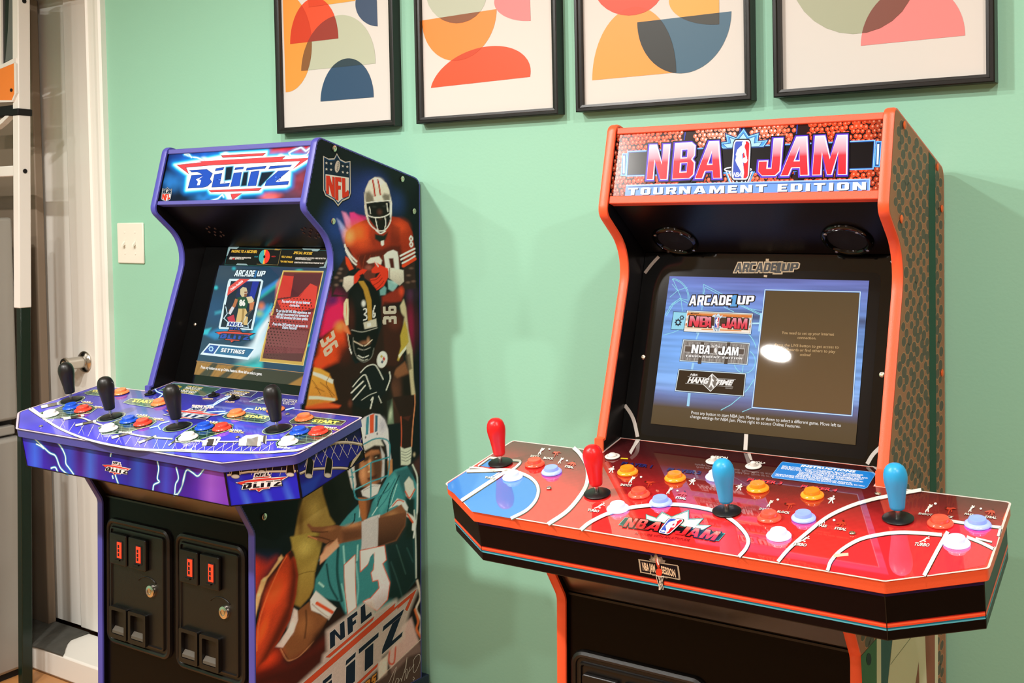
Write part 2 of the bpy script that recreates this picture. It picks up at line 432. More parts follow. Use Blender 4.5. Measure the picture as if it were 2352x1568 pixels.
# --- own block letters: width, [[outer, holes...], ...] in letter heights
FONT = {
 'N': (.72, [[[(0, 0), (0, 1), (.25, 1), (.49, .45), (.49, 1), (.72, 1), (.72, 0), (.48, 0), (.23, .56), (.23, 0)]]]),
 'B': (.70, [[[(0, 0), (0, 1), (.55, 1), (.68, .9), (.68, .63), (.6, .53), (.7, .43), (.7, .1), (.57, 0)], [(.24, .58), (.44, .58), (.44, .82), (.24, .82)], [(.24, .18), (.46, .18), (.46, .44), (.24, .44)]]]),
 'A': (.80, [[[(0, 0), (.25, 1), (.55, 1), (.80, 0), (.56, 0), (.51, .2), (.28, .2), (.23, 0)], [(.32, .38), (.47, .38), (.395, .74)]]]),
 'J': (.60, [[[(0, .12), (0, .4), (.24, .4), (.24, .2), (.36, .2), (.36, 1), (.6, 1), (.6, .12), (.48, 0), (.12, 0)]]]),
 'M': (.95, [[[(0, 0), (.03, 1), (.3, 1), (.475, .42), (.65, 1), (.92, 1), (.95, 0), (.71, 0), (.70, .58), (.54, 0), (.41, 0), (.25, .58), (.24, 0)]]]),
 'C': (.62, [[[(.1, 0), (0, .1), (0, .9), (.1, 1), (.62, 1), (.62, .78), (.24, .78), (.24, .22), (.62, .22), (.62, 0)]]]),
 'D': (.66, [[[(0, 0), (0, 1), (.5, 1), (.66, .84), (.66, .16), (.5, 0)], [(.23, .22), (.42, .22), (.42, .78), (.23, .78)]]]),
 'E': (.56, [[[(0, 0), (0, 1), (.56, 1), (.56, .78), (.23, .78), (.23, .61), (.5, .61), (.5, .4), (.23, .4), (.23, .22), (.56, .22), (.56, 0)]]]),
 'R': (.66, [[[(0, 0), (0, 1), (.56, 1), (.66, .9), (.66, .5), (.56, .4), (.68, 0), (.44, 0), (.34, .36), (.23, .36), (.23, 0)], [(.23, .56), (.43, .56), (.43, .8), (.23, .8)]]]),
 'U': (.64, [[[(.1, 0), (0, .1), (0, 1), (.23, 1), (.23, .22), (.41, .22), (.41, 1), (.64, 1), (.64, .1), (.54, 0)]]]),
 'P': (.64, [[[(0, 0), (0, 1), (.54, 1), (.64, .9), (.64, .44), (.54, .34), (.23, .34), (.23, 0)], [(.23, .54), (.41, .54), (.41, .8), (.23, .8)]]]),
 '1': (.44, [[[(0, 0), (0, .2), (.11, .2), (.11, .72), (0, .72), (0, .88), (.16, 1.06), (.34, 1.06), (.34, .2), (.44, .2), (.44, 0)]]]),
 'F': (.55, [[[(0, 0), (0, 1), (.55, 1), (.55, .78), (.23, .78), (.23, .58), (.47, .58), (.47, .37), (.23, .37), (.23, 0)]]]),
 'L': (.52, [[[(0, 0), (0, 1), (.23, 1), (.23, .23), (.52, .23), (.52, 0)]]]),
 'T': (.66, [[[(.21, 0), (.21, .76), (0, .76), (0, 1), (.66, 1), (.66, .76), (.45, .76), (.45, 0)]]]),
 'S': (.6, [[[(0, 0), (0, .24), (.36, .24), (.36, .38), (.1, .38), (0, .48), (0, .9), (.1, 1), (.6, 1), (.6, .77), (.24, .77), (.24, .62), (.5, .62), (.6, .52), (.6, .1), (.5, 0)]]]),
 'O': (.66, [[[(.12, 0), (0, .12), (0, .88), (.12, 1), (.54, 1), (.66, .88), (.66, .12), (.54, 0)], [(.23, .22), (.43, .22), (.43, .78), (.23, .78)]]]),
 'I': (.24, [[[(0, 0), (0, 1), (.24, 1), (.24, 0)]]]),
 'G': (.64, [[[(.1, 0), (0, .1), (0, .9), (.1, 1), (.62, 1), (.62, .78), (.24, .78), (.24, .22), (.41, .22), (.41, .36), (.32, .36), (.32, .54), (.64, .54), (.64, 0)]]]),
 'H': (.66, [[[(0, 0), (0, 1), (.23, 1), (.23, .62), (.43, .62), (.43, 1), (.66, 1), (.66, 0), (.43, 0), (.43, .4), (.23, .4), (.23, 0)]]]),
 '3': (.6, [[[(0, 0), (0, .22), (.36, .22), (.36, .4), (.14, .4), (.14, .6), (.36, .6), (.36, .78), (0, .78), (0, 1), (.5, 1), (.6, .9), (.6, .58), (.52, .5), (.6, .42), (.6, .1), (.5, 0)]]]),
 '6': (.6, [[[(.1, 0), (0, .1), (0, .9), (.1, 1), (.56, 1), (.56, .8), (.23, .8), (.23, .6), (.5, .6), (.6, .5), (.6, .1), (.5, 0)], [(.23, .2), (.38, .2), (.38, .42), (.23, .42)]]]),
 '8': (.6, [[[(.1, 0), (0, .1), (0, .42), (.08, .51), (0, .6), (0, .9), (.1, 1), (.5, 1), (.6, .9), (.6, .6), (.52, .51), (.6, .42), (.6, .1), (.5, 0)], [(.22, .18), (.38, .18), (.38, .41), (.22, .41)], [(.22, .61), (.38, .61), (.38, .82), (.22, .82)]]]),
 '0': (.62, [[[(.12, 0), (0, .12), (0, .88), (.12, 1), (.5, 1), (.62, .88), (.62, .12), (.5, 0)], [(.23, .22), (.39, .22), (.39, .78), (.23, .78)]]]),
}
# ------------------------------------------------------------------ room materials
M = {}
M['wall'] = mat('green_wall_paint', '#94CAB0', rough=.55, bump=.12, bscale=160, mott=.02, mscale=2.2)
M['white_paint'] = mat('white_trim_paint', '#ECEAE2', rough=.38, bump=.03, bscale=60)
M['door_paint'] = mat('white_door_paint', '#F0EEE6', rough=.3)
M['wall_far'] = mat('beige_wall_paint', '#B0A598', rough=.7)
M['taupe'] = mat('taupe_paint', '#8E7C69', rough=.5)
M['ceil'] = mat('ceiling_paint', '#E2E0DA', rough=.8)
M['dark_mat'] = mat('dark_stone_mat', '#4B4A44', rough=.85, bump=.5, bscale=120, mott=.45, mscale=30)
M['chrome'] = mat('brushed_nickel', '#C9C5BC', rough=.2, metal=1)
M['steel'] = mat('grey_appliance_steel', '#A9A69F', rough=.42, metal=.35, bump=.05, bscale=400)
M['black_gap'] = mat('black_rubber', '#0D0D0D', rough=.7)
M['white_metal'] = mat('white_powder_coat', '#F1EDE6', rough=.35)
M['green_black'] = mat('dark_gloss_steel', '#12251B', rough=.18)
M['orange_plastic'] = mat('orange_plastic', '#FA8A34', rough=.35)
M['cardboard'] = mat('brown_cardboard', '#8A6040', rough=.8)
M['mesh_black'] = mat('black_backing', '#1D2220', rough=.3)
M['grey_plastic'] = mat('grey_plastic', '#6E716E', rough=.4)
def wood_floor():
    m = bpy.data.materials.new('wood_floor_planks'); m.use_nodes = True; nt = m.node_tree; b = nt.nodes['Principled BSDF']; L = nt.links
    tc = nt.nodes.new('ShaderNodeTexCoord'); br = nt.nodes.new('ShaderNodeTexBrick')
    br.inputs['Color1'].default_value = lin('#C98F55'); br.inputs['Color2'].default_value = lin('#B67C45'); br.inputs['Mortar'].default_value = lin('#6B4526')
    br.inputs['Scale'].default_value = 1; br.inputs['Mortar Size'].default_value = .002; br.inputs['Brick Width'].default_value = 1.2; br.inputs['Row Height'].default_value = .14
    L.new(tc.outputs['Object'], br.inputs['Vector'])
    mp = nt.nodes.new('ShaderNodeMapping'); mp.inputs['Scale'].default_value = (2, 40, 1); L.new(tc.outputs['Object'], mp.inputs['Vector'])
    n = nt.nodes.new('ShaderNodeTexNoise'); n.inputs['Scale'].default_value = 2; n.inputs['Detail'].default_value = 6; L.new(mp.outputs['Vector'], n.inputs['Vector'])
    mx = nt.nodes.new('ShaderNodeMix'); mx.data_type = 'RGBA'; mx.blend_type = 'MULTIPLY'; mx.inputs['Factor'].default_value = .5
    rp = nt.nodes.new('ShaderNodeValToRGB'); rp.color_ramp.elements[0].color = (.55, .5, .45, 1); rp.color_ramp.elements[1].color = (1.1, 1.05, 1, 1)
    L.new(n.outputs['Fac'], rp.inputs['Fac']); L.new(br.outputs['Color'], mx.inputs['A']); L.new(rp.outputs['Color'], mx.inputs['B']); L.new(mx.outputs['Result'], b.inputs['Base Color'])
    b.inputs['Roughness'].default_value = .35
    return m
M['floor'] = wood_floor()

# ------------------------------------------------------------------ room shell
XL, XR, YF, ZC = -2.75, 3.3, -4.6, 2.44
def struct(name, mb, m, parent=None, **k):
    o = mb.build(name, m, parent, **k)
    if parent is None: o['kind'] = 'structure'
    return o
struct('floor', MB().box((XL - .1, YF - .1, -.08), (XR + .1, .45, 0)), M['floor'])
struct('ceiling', MB().box((XL - .1, YF - .1, ZC), (XR + .1, .45, ZC + .08)), M['ceil'])
CX1, CX0 = -1.434, -1.512            # casing edges right of the door opening
OPL = -2.36                          # left side of the opening (hidden behind the frame)
struct('wall_back', MB().box((CX1 - .06, 0, 0), (XR + .1, .14, ZC)).box((XL - .1, 0, 0), (OPL, .14, ZC)).box((OPL, 0, 2.16), (CX1 - .06, .14, ZC)), M['wall'])
struct('wall_left', MB().box((XL - .1, YF, 0), (XL, 0, ZC)), M['wall'])
struct('wall_right', MB().box((XR, YF, 0), (XR + .1, 0, ZC)), M['wall_far'])
struct('wall_front', MB().box((XL - .1, YF - .1, 0), (XR + .1, YF, ZC)), M['wall_far'])
struct('wall_beyond', MB().box((OPL - .2, .34, 0), (CX1 + .1, .42, ZC)), M['white_paint'])
struct('baseboard_back', MB().prism([(0, 0), (-.014, 0), (-.014, .085), (-.008, .1), (0, .1)], ((CX1, 0, 0), (0, 1, 0), (0, 0, 1), (1, 0, 0)), 0, XR - CX1), M['white_paint'])

# door: recessed slab with a raised stile, casing, stepped sill
dY = .158
door = struct('door_1', MB().box((OPL, dY + .012, .082), (CX0 + .012, dY + .045, 2.12)), M['door_paint'])
hA = at_y(148, 0, dY)[0]; hB = at_y(160, 780, dY)[0]; stx = (hA + hB) / 2
struct('door_stile', MB().box((stx, dY, .082), (CX0 + .012, dY + .013, 2.12)), M['door_paint'], door, bevel=.004)
struct('trim_4', MB().box((OPL + .0125, dY - .03, .0755), (at_y(91, 760, dY - .03)[0], dY - .0005, 2.115)), M['taupe'], bevel=.004)
struct('trim_1', MB().box((CX0 - .012, 0.0, 0), (CX0, dY + .06, 2.14)).box((OPL - .0, 0, 0), (OPL + .012, dY + .06, 2.14)).box((OPL, 0, 2.12), (CX0, dY + .06, 2.14)), M['white_paint'])   # jamb
cas = [(0, 0), (0, -.010), (.006, -.016), (.012, -.012), (.022, -.012), (.028, -.017), (.045, -.018), (.060, -.022), (.072, -.022), (.078, -.017), (.078, 0)]
struct('trim_2', MB().prism(cas, ((CX0, 0, 0), (1, 0, 0), (0, 1, 0), (0, 0, 1)), 0, 2.2), M['white_paint'])
h = at_y(196, 830, dY); hf = (h, (1, 0, 0), (0, 0, 1), (0, -1, 0))
hd = MB().lathe([(0, 0), (.033, 0), (.034, .004), (.031, .008), (.022, .011), (.019, .013), (.0185, .06), (.021, .066), (.021, .074), (.0185, .078), (.012, .078), (.011, .072), (0, .072)], hf, 40, cap=False).build('door_handle', M['chrome'], door, smooth=40)
hd['label'] = 'round brushed metal handle'
# sill step with a dark mat
struct('trim_3', MB().box((OPL + .013, .0, 0), (CX0 - .0125, dY + .0, .074)), M['white_paint'], bevel=.006)
mp = [at_z(u, v, .0755)[:2] for u, v in zoom(5.64, 0, 1290)(' 1215,900 920,1010 875,1060 850,1120 835,1180 810,1218 640,1160 390,1085 300,1050')]
mp += [(OPL + .02, mp[-1][1]), (OPL + .02, dY - .004), (mp[0][0], dY - .004)]
mat_o = MB().prism([(p[0], min(p[1], dY - .004)) for p in mp], ((0, 0, .0742), (1, 0, 0), (0, 1, 0), (0, 0, 1)), 0, .004).build('door_mat', M['dark_mat'])
tag(mat_o, 'dark worn mat lying on the white sill step below the door', 'mat')

# ------------------------------------------------------------------ light switch
a, b = at_y(272, 512, 0), at_y(334, 605, 0)
lsx, lsz = (a[0] + b[0]) / 2, (a[2] + b[2]) / 2
ls = tag(empty('light_switch', (lsx, 0, lsz)), 'cream double light switch on the green wall beside the door casing', 'light switch')
M['cream'] = mat('cream_plastic', '#E9E6D8', rough=.3)
MB().box((-.0575, -.006, -.0575), (.0575, 0, .0575)).build('plate', M['cream'], ls, bevel=.003)
for sx in (-.023, .023):
    t = MB().box((sx - .0055, -.0068, -.012), (sx + .0055, -.0058, .012)).build('toggle', M['cream'], ls)
    MB().hexa([(sx - .004, -.0062, -.004), (sx + .004, -.0062, -.004), (sx + .004, -.0062, .006), (sx - .004, -.0062, .006), (sx - .003, -.0165, -.010), (sx + .003, -.0165, -.010), (sx + .003, -.0155, -.004), (sx - .003, -.0155, -.004)]).build('lever', M['cream'], t)
    for sz in (-.030, .030):
        MB().lathe([(0, .0), (.0028, .0), (.0028, .0009), (.0015, .0013), (0, .0013)], ((sx, -.006, sz), (1, 0, 0), (0, 0, 1), (0, -1, 0)), 12, cap=False).build('screw', M['cream'], ls)

# ------------------------------------------------------------------ grey appliance at the left edge
FX = -1.9
fr = tag(empty('refrigerator', (FX - .35, -.45, 0)), 'grey steel refrigerator cut off by the left edge of the picture', 'refrigerator')
def fbox(n, a, b, m, bev=.006): return MB().box([a[i] - (FX - .35, -.45, 0)[i] for i in range(3)], [b[i] - (FX - .35, -.45, 0)[i] for i in range(3)]).build(n, m, fr, bevel=bev)
zt = at_x(20, 499, FX)[2]; zg0 = at_x(20, 966, FX)[2]; zg1 = at_x(20, 1003, FX)[2]
fbox('body', (FX - .7, -.93, .02), (FX - .035, -.015, zt - .01), M['black_gap'])
fbox('door', (FX - .03, -.93, zg0), (FX, -.014, zt), M['steel'], .010)
dr = fbox('drawer', (FX - .03, -.93, .02), (FX + .026, -.014, zg1), M['steel'], .012)
fbox('drawer_handle_strip', (FX - .03, -.93, zg1 + .006), (FX + .004, -.03, zg1 + .034), M['steel'], .004)
fbox('toe_kick', (FX - .05, -.93, 0), (FX + .012, -.02, .018), M['black_gap'], 0)
bx = tag(MB().box((FX - .5, -.5, zt + .0005), (FX - .12, -.12, zt + .075)).build('cardboard_box', M['cardboard'], bevel=.003), 'flat brown box lying on top of the grey refrigerator', 'box')

# ------------------------------------------------------------------ white frame leaning beside it
LEAN = .028
pw = .0345
base = at_z(56, 1542, 0.0); bX, bY = -1.878 + .006, -.107
mf = tag(empty('metal_frame', (bX, bY, 0), (-LEAN, 0, 0)), 'white metal frame with orange corner panel leaning on the wall left of the door', 'frame')
mfM = Matrix.Translation((bX, bY, 0)) @ Matrix.Rotation(-LEAN, 4, 'X'); mfI = np.array(mfM.inverted())
def mloc(u, v, y=0.):
    o = mfI[:3, :3] @ CAM_POS + mfI[:3, 3]; r = mfI[:3, :3] @ ray(u, v); return o + r * ((y - o[1]) / r[1])
x46 = mloc(46, 760)[0]; zj = mloc(50, 705)[2]; x30 = mloc(30, 600)[0]; ZT = 2.12
x46t = mloc(44, 300)[0]
yb = .036
MB().box((x46 - .022, 0.002, .004), (x46, yb, zj)).build('lower_post', M['green_black'], mf, bevel=.002)
up = MB().box((x46 - .030, -.002, zj - .004), (x46 + .001, yb + .002, ZT)).build('upright', M['white_metal'], mf, bevel=.003)
for u, v in ((55, 393), (63, 1)):
    q = mloc(u, v, .018); MB().lathe([(0, 0), (.007, 0), (.007, .001), (.0045, .001), (.0045, -.004), (0, -.004)], ((x46 + .0012, .018, q[2]), (0, 1, 0), (0, 0, 1), (1, 0, 0)), 16, cap=False).build('bolt', M['black_gap'], mf)
zb0, zb1 = mloc(10, 405)[2], mloc(10, 381)[2]
MB().box((x46 - .62, .004, zb0), (x46 - .029, .030, zb1)).build('crossbar', M['white_metal'], mf, bevel=.003)
zc0, zc1 = mloc(50, 264)[2], mloc(50, 248)[2]
MB().box((x46 - .036, -.006, zc0), (x46 + .004, yb + .006, zc1)).box((x46 - .30, -.003, zc0 + .002), (x46 - .028, .028, zc1 + .012)).build('joint', M['black_gap'], mf, bevel=.003)
def wpoly(n, px, y0, y1, m, bev=.0):
    return MB().prism([(mloc(u, v, y0)[0], mloc(u, v, y0)[2]) for u, v in px], ((0, 0, 0), (1, 0, 0), (0, 0, 1), (0, -1, 0)), -y0, -y1, ).build(n, m, mf, bevel=bev)
wpoly('strut', [(-12, 296), (3, 284), (21, 266), (13, 265), (-12, 285)], -.001, .02, M['white_metal'])
wpoly('corner_panel', [(-30, 165), (3, 157), (32, 145), (33, 215), (27, 230), (-30, 230)], -.008, .012, M['orange_plastic'])
wpoly('panel_border', [(-30, 157), (4, 148), (33, 133), (33, 143), (32, 145), (3, 157), (-30, 165)], -.009, .012, M['white_metal'])
wpoly('panel_border', [(32, 145), (36, 145), (37, 214), (28, 234), (-30, 236), (-30, 230), (27, 230), (33, 215)], -.009, .012, M['white_metal'])
wpoly('dark_panel', [(-60, -30), (31, -30), (31, 134), (3, 149), (-60, 160)], .004, .014, M['mesh_black'])
wpoly('pale_stripe', [(21, -8), (31, -8), (31, 134), (12, 142), (18, 70)], .003, .004, M['grey_plastic'])
wpoly('panel_border', [(-3, -10), (2.5, -10), (3.5, 150), (-3, 152)], -.002, .004, M['white_metal'])
b_ = mloc(27, 207, -.008)
MB().lathe([(0, 0), (.005, 0), (.005, .003), (.002, .004), (0, .004)], ((b_[0], -.008, b_[2]), (1, 0, 0), (0, 0, 1), (0, -1, 0)), 12, cap=False).build('bolt', M['black_gap'], mf)

# ------------------------------------------------------------------ framed prints
M['frame_black'] = mat('black_stained_frame', '#1B1A19', rough=.32, bump=.06, bscale=40)
M['print'] = mat_print('print_ink', rough=.45)
M['paper'] = mat('print_paper', '#D6D0C9', rough=.6)
FR_PX = [(635, 305, 906, 290.5), (955, 286, 1281, 260), (1321.5, 257.5, 1725, 229), (1776, 222.5, 2285, 189.5)]
FDEP = .029
FRAMES = []
def picture(i, label):
    u1, v1, u2, v2 = FR_PX[i]; p = at_y(u1, v1, -FDEP); q = at_y(u2, v2, -FDEP)
    x0, x1, z0 = p[0], q[0], (p[2] + q[2]) / 2; z1 = z0 + .52; ft = .014
    root = tag(empty('picture_frame', ((x0 + x1) / 2, 0, z0)), label, 'picture', 'abstract prints hanging in a row')
    w = (x1 - x0) / 2
    mb = MB()
    prof = [(0, 0), (0, -FDEP + .002), (.002, -FDEP), (.007, -FDEP), (.009, -FDEP + .003), (ft, -FDEP + .004), (ft, -FDEP + .010), (ft, 0)]   # inward, y
    ring = []
    for d, y in prof: ring.append([(-w + d, y, d), (w - d, y, d), (w - d, y, .52 - d), (-w + d, y, .52 - d)])
    vs = [p_ for r in ring for p_ in r]; n = len(prof); fs = []
    for j in range(n):
        j2 = (j + 1) % n
        for k in range(4): k2 = (k + 1) % 4; fs.append((j * 4 + k, j * 4 + k2, j2 * 4 + k2, j2 * 4 + k))
    mb.add(vs, fs).build('frame', M['frame_black'], root)
    MB().box((-w + ft + .0002, -FDEP + .014, ft + .0002), (w - ft - .0002, -.002, .52 - ft - .0002)).build('paper', M['paper'], root)
    S = Surf(((0, -FDEP + .014, 0), (1, 0, 0), (0, 0, 1), (0, -1, 0)), ab=[(-w, 0), (w, 0), (w, .52), (-w, .52)], to_world=lambda P: P + np.array([(x0 + x1) / 2, 0, z0]))
    # clamp of shapes to the sheet is done by building them only inside it
    return root, S, w
# ------------------------------------------------------------------ arcade cabinets
ZB = 1.44                      # meshes use z measured from eye height; parts sit ZB above the root
HW, PT = .2415, .016           # half width, panel thickness
M['black_lam'] = mat('black_laminate', '#0A0808', rough=.32, ior=1.32, bump=.04, bscale=500)
M['black_slope'] = mat('black_sloped_laminate', '#1C110A', rough=.2, ior=2.6)
M['black_kick'] = mat('black_kick_laminate', '#060404', rough=.25, ior=1.2)
M['black_gloss'] = mat('black_gloss_bezel', '#060606', rough=.09, ior=1.5)
M['black_plastic'] = mat('black_plastic', '#131211', rough=.33)
M['coin_black'] = mat('coin_door_black', '#0F0C0A', rough=.36, ior=1.45, bump=.08, bscale=350)
M['bat_black'] = mat('black_bat_top', '#161413', rough=.38)
M['washer'] = mat('black_dust_washer', '#0F0F0F', rough=.4)
M['shaft'] = mat('steel_shaft', '#D0CCC4', rough=.18, metal=1)
M['lock'] = mat('chrome_lock', '#DDD3C6', rough=.12, metal=1)
M['screw'] = mat('nickel_screw', '#D9CDB8', rough=.25, metal=1)
M['edge_blue'] = mat('violet_edge_moulding', '#4A499E', rough=.35, bump=.15, bscale=900)
M['edge_red'] = mat('orange_red_edge_moulding', '#EE5A33', rough=.35, bump=.12, bscale=900)
M['rail_blue'] = mat('violet_rail', '#504E96', rough=.5, bump=.3, bscale=900)
M['rail_red'] = mat('orange_red_rail', '#E8593A', rough=.5, bump=.25, bscale=900)
M['dark_blue'] = mat('dark_blue_laminate', '#1A2440', rough=.4)
M['side_print'] = mat_print('side_panel_print', rough=.5, ior=1.25, bump=.02, bscale=300)
M['deck_print'] = mat_print('control_deck_print', rough=.06, ior=1.85)
M['deck_print_red'] = mat_print('glossy_control_deck_print', rough=.03, ior=2.25)
M['skirt_print'] = mat_print('deck_front_print', rough=.3, ior=1.2)
M['marquee_lit'] = mat_print('lit_marquee', rough=.2, emis=.95, base=.25, ior=1.35)
M['screen_lit'] = mat_print('lit_screen', rough=.02, emis=.85, base=.10, ior=1.75)
M['strip_print'] = mat_print('instruction_strip_print', rough=.2)
M['slot_red'] = mat('coin_slot_red', '#E03A20', rough=.3, emit='#E83A1C', estr=.55)

CAB = {
 'R': dict(x=-0.691936, y=1.683726, yaw=0.003779, lean=0.028142, A=(0, .130), B=(-.038, -.025), C=(.054, -.095), D=(-.048, -.412), K1=(-.220, -.569), K2=(-.1755, -.634), E=(.307, .049), zb=-.423, s=None),
 'L': dict(x=-1.839617, y=1.662238, yaw=-0.000448, lean=0.02938, A=(0, .140), B=(-.038, -.007), C=(.058, -.087), D=(-.048, -.408), K1=(-.224, -.549), K2=(-.176, -.629), E=(.330, .064), zb=-.409, s=None)}
DK = {'R': dict(c=[(.407, -.053, -.423), (.4135, -.240, -.463), (.309, -.311, -.4785)], px=[(1179, 1005), (2320, 1156), (1029, 1102), (2265, 1308), (1086, 1162), (2030, 1333)]),
      'L': dict(c=[(.407, -.055, -.409), (.423, -.246, -.4465), (.313, -.319, -.461)], px=[(226, 882), (831, 959), (42, 946), (683, 1043), (38, 980), (509, 1063)])}

class Cab:
    def __init__(s, key, name, label, edge, rail):
        c = CAB[key]; s.k = key; s.c = c; s.edge = edge; s.rail = rail
        a, l = c['yaw'], c['lean']
        Rz = np.array([[math.cos(a), -math.sin(a), 0], [math.sin(a), math.cos(a), 0], [0, 0, 1]]); Rx = np.array([[1, 0, 0], [0, math.cos(l), math.sin(l)], [0, -math.sin(l), math.cos(l)]])
        s.A = Rz @ Rx; s.o = np.array([c['x'] + 1.3, c['y'] - 2.0, 1.43])
        rt = s.A @ np.array([0, 0, -ZB]) + s.o
        s.root = tag(empty(name, tuple(rt), (-l, 0, a)), label, 'arcade machine')
        s.loc = (0, 0, ZB)
    def w(s, P): return s.A @ np.asarray(P, float) + s.o
    def hit(s, P, n, u, v):
        o = s.A.T @ (CAM_POS - s.o); r = s.A.T @ ray(u, v); n = np.asarray(n, float); return o + r * ((n @ (np.asarray(P, float) - o)) / (n @ r))
    def part(s, mb, name, m, parent=None, **k):
        return mb.build(name, m, parent or s.root, None if parent else s.loc, **k)
    def surf(s, fr, px=None, ab=None): return Surf(fr, px, ab, s.w)

def cabinet_body(s):
    c = s.c; A, B, C, D, K1, K2, E = [np.array(c[k]) for k in 'A B C D K1 K2 E'.split()]
    yb = E[0]; z0 = -1.42; zr = -1.075
    dk = DK[s.k]['c']; tilt = math.atan2(dk[0][2] - dk[2][2], dk[0][1] - dk[2][1]); s.tilt = tilt
    s.dO = np.array([0, dk[0][1], dk[0][2]]); s.dv = np.array([0, math.cos(tilt), math.sin(tilt)]); s.dn = np.array([0, -math.sin(tilt), math.cos(tilt)])
    def under(y, h): return s.dO[2] + (y - s.dO[1]) * math.tan(tilt) - h
    prof = [(*A, .014), (E[0], E[1], .022), (yb, zr, 0), (K2[0], zr, 0), (*K2, .03), (*K1, 0), (K1[0] - .014, under(K1[0] - .014, .03), 0), (-.0525, under(-.0525, .03), 0), (-.0525, D[1] + .008, 0), (*(D + (C - D) * .03), 0), (*C, .085), (*B, .022)]
    s.prof = round_poly([(p[0], p[1], p[2]) for p in prof], 8)
    s.fr_side = ((0, 0, 0), (0, 1, 0), (0, 0, 1), (1, 0, 0))
    P = np.array(s.prof); N = len(P)
    ctr = P.mean(0)
    for sd in (-1, 1):
        x0, x1 = (-HW, -HW + PT) if sd < 0 else (HW - PT, HW)
        pn = s.part(MB().prism(s.prof, s.fr_side, x0 + .0006, x1 - .0006), 'side_panel', M['black_lam'])
        if sd > 0: s.side = pn
        # edge moulding ring
        ar = sum(P[i][0] * P[(i + 1) % N][1] - P[(i + 1) % N][0] * P[i][1] for i in range(N)); sg = 1 if ar > 0 else -1
        sec = [(0, -.003), (0, .0008), (.0035, .0022), (PT - .0035, .0022), (PT, .0008), (PT, -.003)]
        vs = []; fs = []
        for i in range(N):
            d1 = P[i] - P[i - 1]; d2 = P[(i + 1) % N] - P[i]; d1 /= np.linalg.norm(d1); d2 /= np.linalg.norm(d2)
            n1 = np.array([d1[1], -d1[0]]) * sg; n2 = np.array([d2[1], -d2[0]]) * sg; m = n1 + n2; m /= np.linalg.norm(m); k = 1 / max(.5, m @ n1)
            for dx, off in sec: q = P[i] + m * off * k; vs.append((x0 + dx, q[0], q[1]))
        ns = len(sec)
        for i in range(N):
            j = (i + 1) % N
            for k in range(ns): k2 = (k + 1) % ns; fs.append((i * ns + k, i * ns + k2, j * ns + k2, j * ns + k))
        MB().add(vs, fs).build('edge_moulding', s.edge, pn, smooth=40)
    xi = HW - PT - .0004
    # back panel, top panel
    s.part(MB().box((-xi, yb - .012, zr), (xi, yb - .002, E[1] - .02)), 'back_panel', M['black_lam'])
    d = (E - A) / np.linalg.norm(E - A); nn = np.array([d[1], -d[0]])
    q = [A + d * .01 - np.array([-d[1], d[0]]) * .012, E - d * .02 - np.array([-d[1], d[0]]) * .012]; dn = np.array([-d[1], d[0]]) * .008
    s.part(MB().prism([tuple(q[0]), tuple(q[1]), tuple(q[1] - dn), tuple(q[0] - dn)], s.fr_side, -xi, xi), 'top_panel', M['black_lam'])
    # marquee and rails along A-B
    u = (B - A) / np.linalg.norm(B - A); L = np.linalg.norm(B - A); inn = np.array([-u[1], u[0]]);
    if inn[0] < 0: inn = -inn
    T0, T1, B0, B1 = (.045, .115, .80, .885) if s.k == 'R' else (.035, .11, .84, .90)
    def rail(f0, f1, name):
        a0, a1 = A + u * L * f0 + inn * .003, A + u * L * f1 + inn * .003
        return s.part(MB().prism([tuple(a0), tuple(a1), tuple(a1 + inn * .018), tuple(a0 + inn * .018)], s.fr_side, -xi, xi), name, s.rail, bevel=.0015)
    rail(T0, T1, 'top_rail'); rail(B0, B1, 'bottom_rail')
    m0, m1 = A + u * L * (T1 - .03) + inn * .0075, A + u * L * (B0 + .03) + inn * .0075
    s.marquee = s.part(MB().prism([tuple(m0), tuple(m1), tuple(m1 + inn * .004), tuple(m0 + inn * .004)], s.fr_side, -xi, xi), 'marquee', M['black_gloss'])
    t0, t1 = A + u * L * T1 + inn * .0075, A + u * L * B0 + inn * .0075
    n3 = np.array([0, -inn[0], -inn[1]])
    s.mfr = ((0, t1[0], t1[1]), (1, 0, 0), (0, -u[0], -u[1]), n3); s.mh = L * (B0 - T1); s.xi = xi
    # speaker soffit
    b0 = A + u * L * (B1 - .02) + inn * .012; bz = lambda z: .105 + (z + .1) * .305
    zt_ = -.092 if s.k == 'R' else -.088
    s0, s1 = b0, np.array([bz(zt_) - .004, zt_]); ds = (s1 - s0) / np.linalg.norm(s1 - s0); sn = np.array([-ds[1], ds[0]])
    if sn[1] < 0: sn = -sn
    s.soffit = s.part(MB().prism([tuple(s0), tuple(s1), tuple(s1 + sn * .008), tuple(s0 + sn * .008)], s.fr_side, -xi, xi), 'speaker_panel', M['black_lam'])
    s.sof = ((0, s0[0], s0[1]), (1, 0, 0), (0, ds[0], ds[1]), (0, -sn[0], -sn[1]))
    # bezel
    zb_ = c['zb'] + .018 if s.k == 'R' else c['zb'] + .012
    zb_ = s.dO[2] + (bz(-.4) - s.dO[1]) * math.tan(tilt) - .002
    e0, e1 = np.array([bz(zb_), zb_]), np.array([bz(zt_), zt_]); de = (e1 - e0) / np.linalg.norm(e1 - e0); ne = np.array([-de[1], de[0]])
    if ne[0] > 0: ne = -ne
    s.bezel = s.part(MB().prism([tuple(e0), tuple(e1), tuple(e1 - ne * .006), tuple(e0 - ne * .006)], s.fr_side, -xi, xi), 'screen_bezel', M['black_gloss'])
    s.bfr = ((0, e0[0], e0[1]), (1, 0, 0), (0, de[0], de[1]), (0, ne[0], ne[1])); s.bh = np.linalg.norm(e1 - e0)
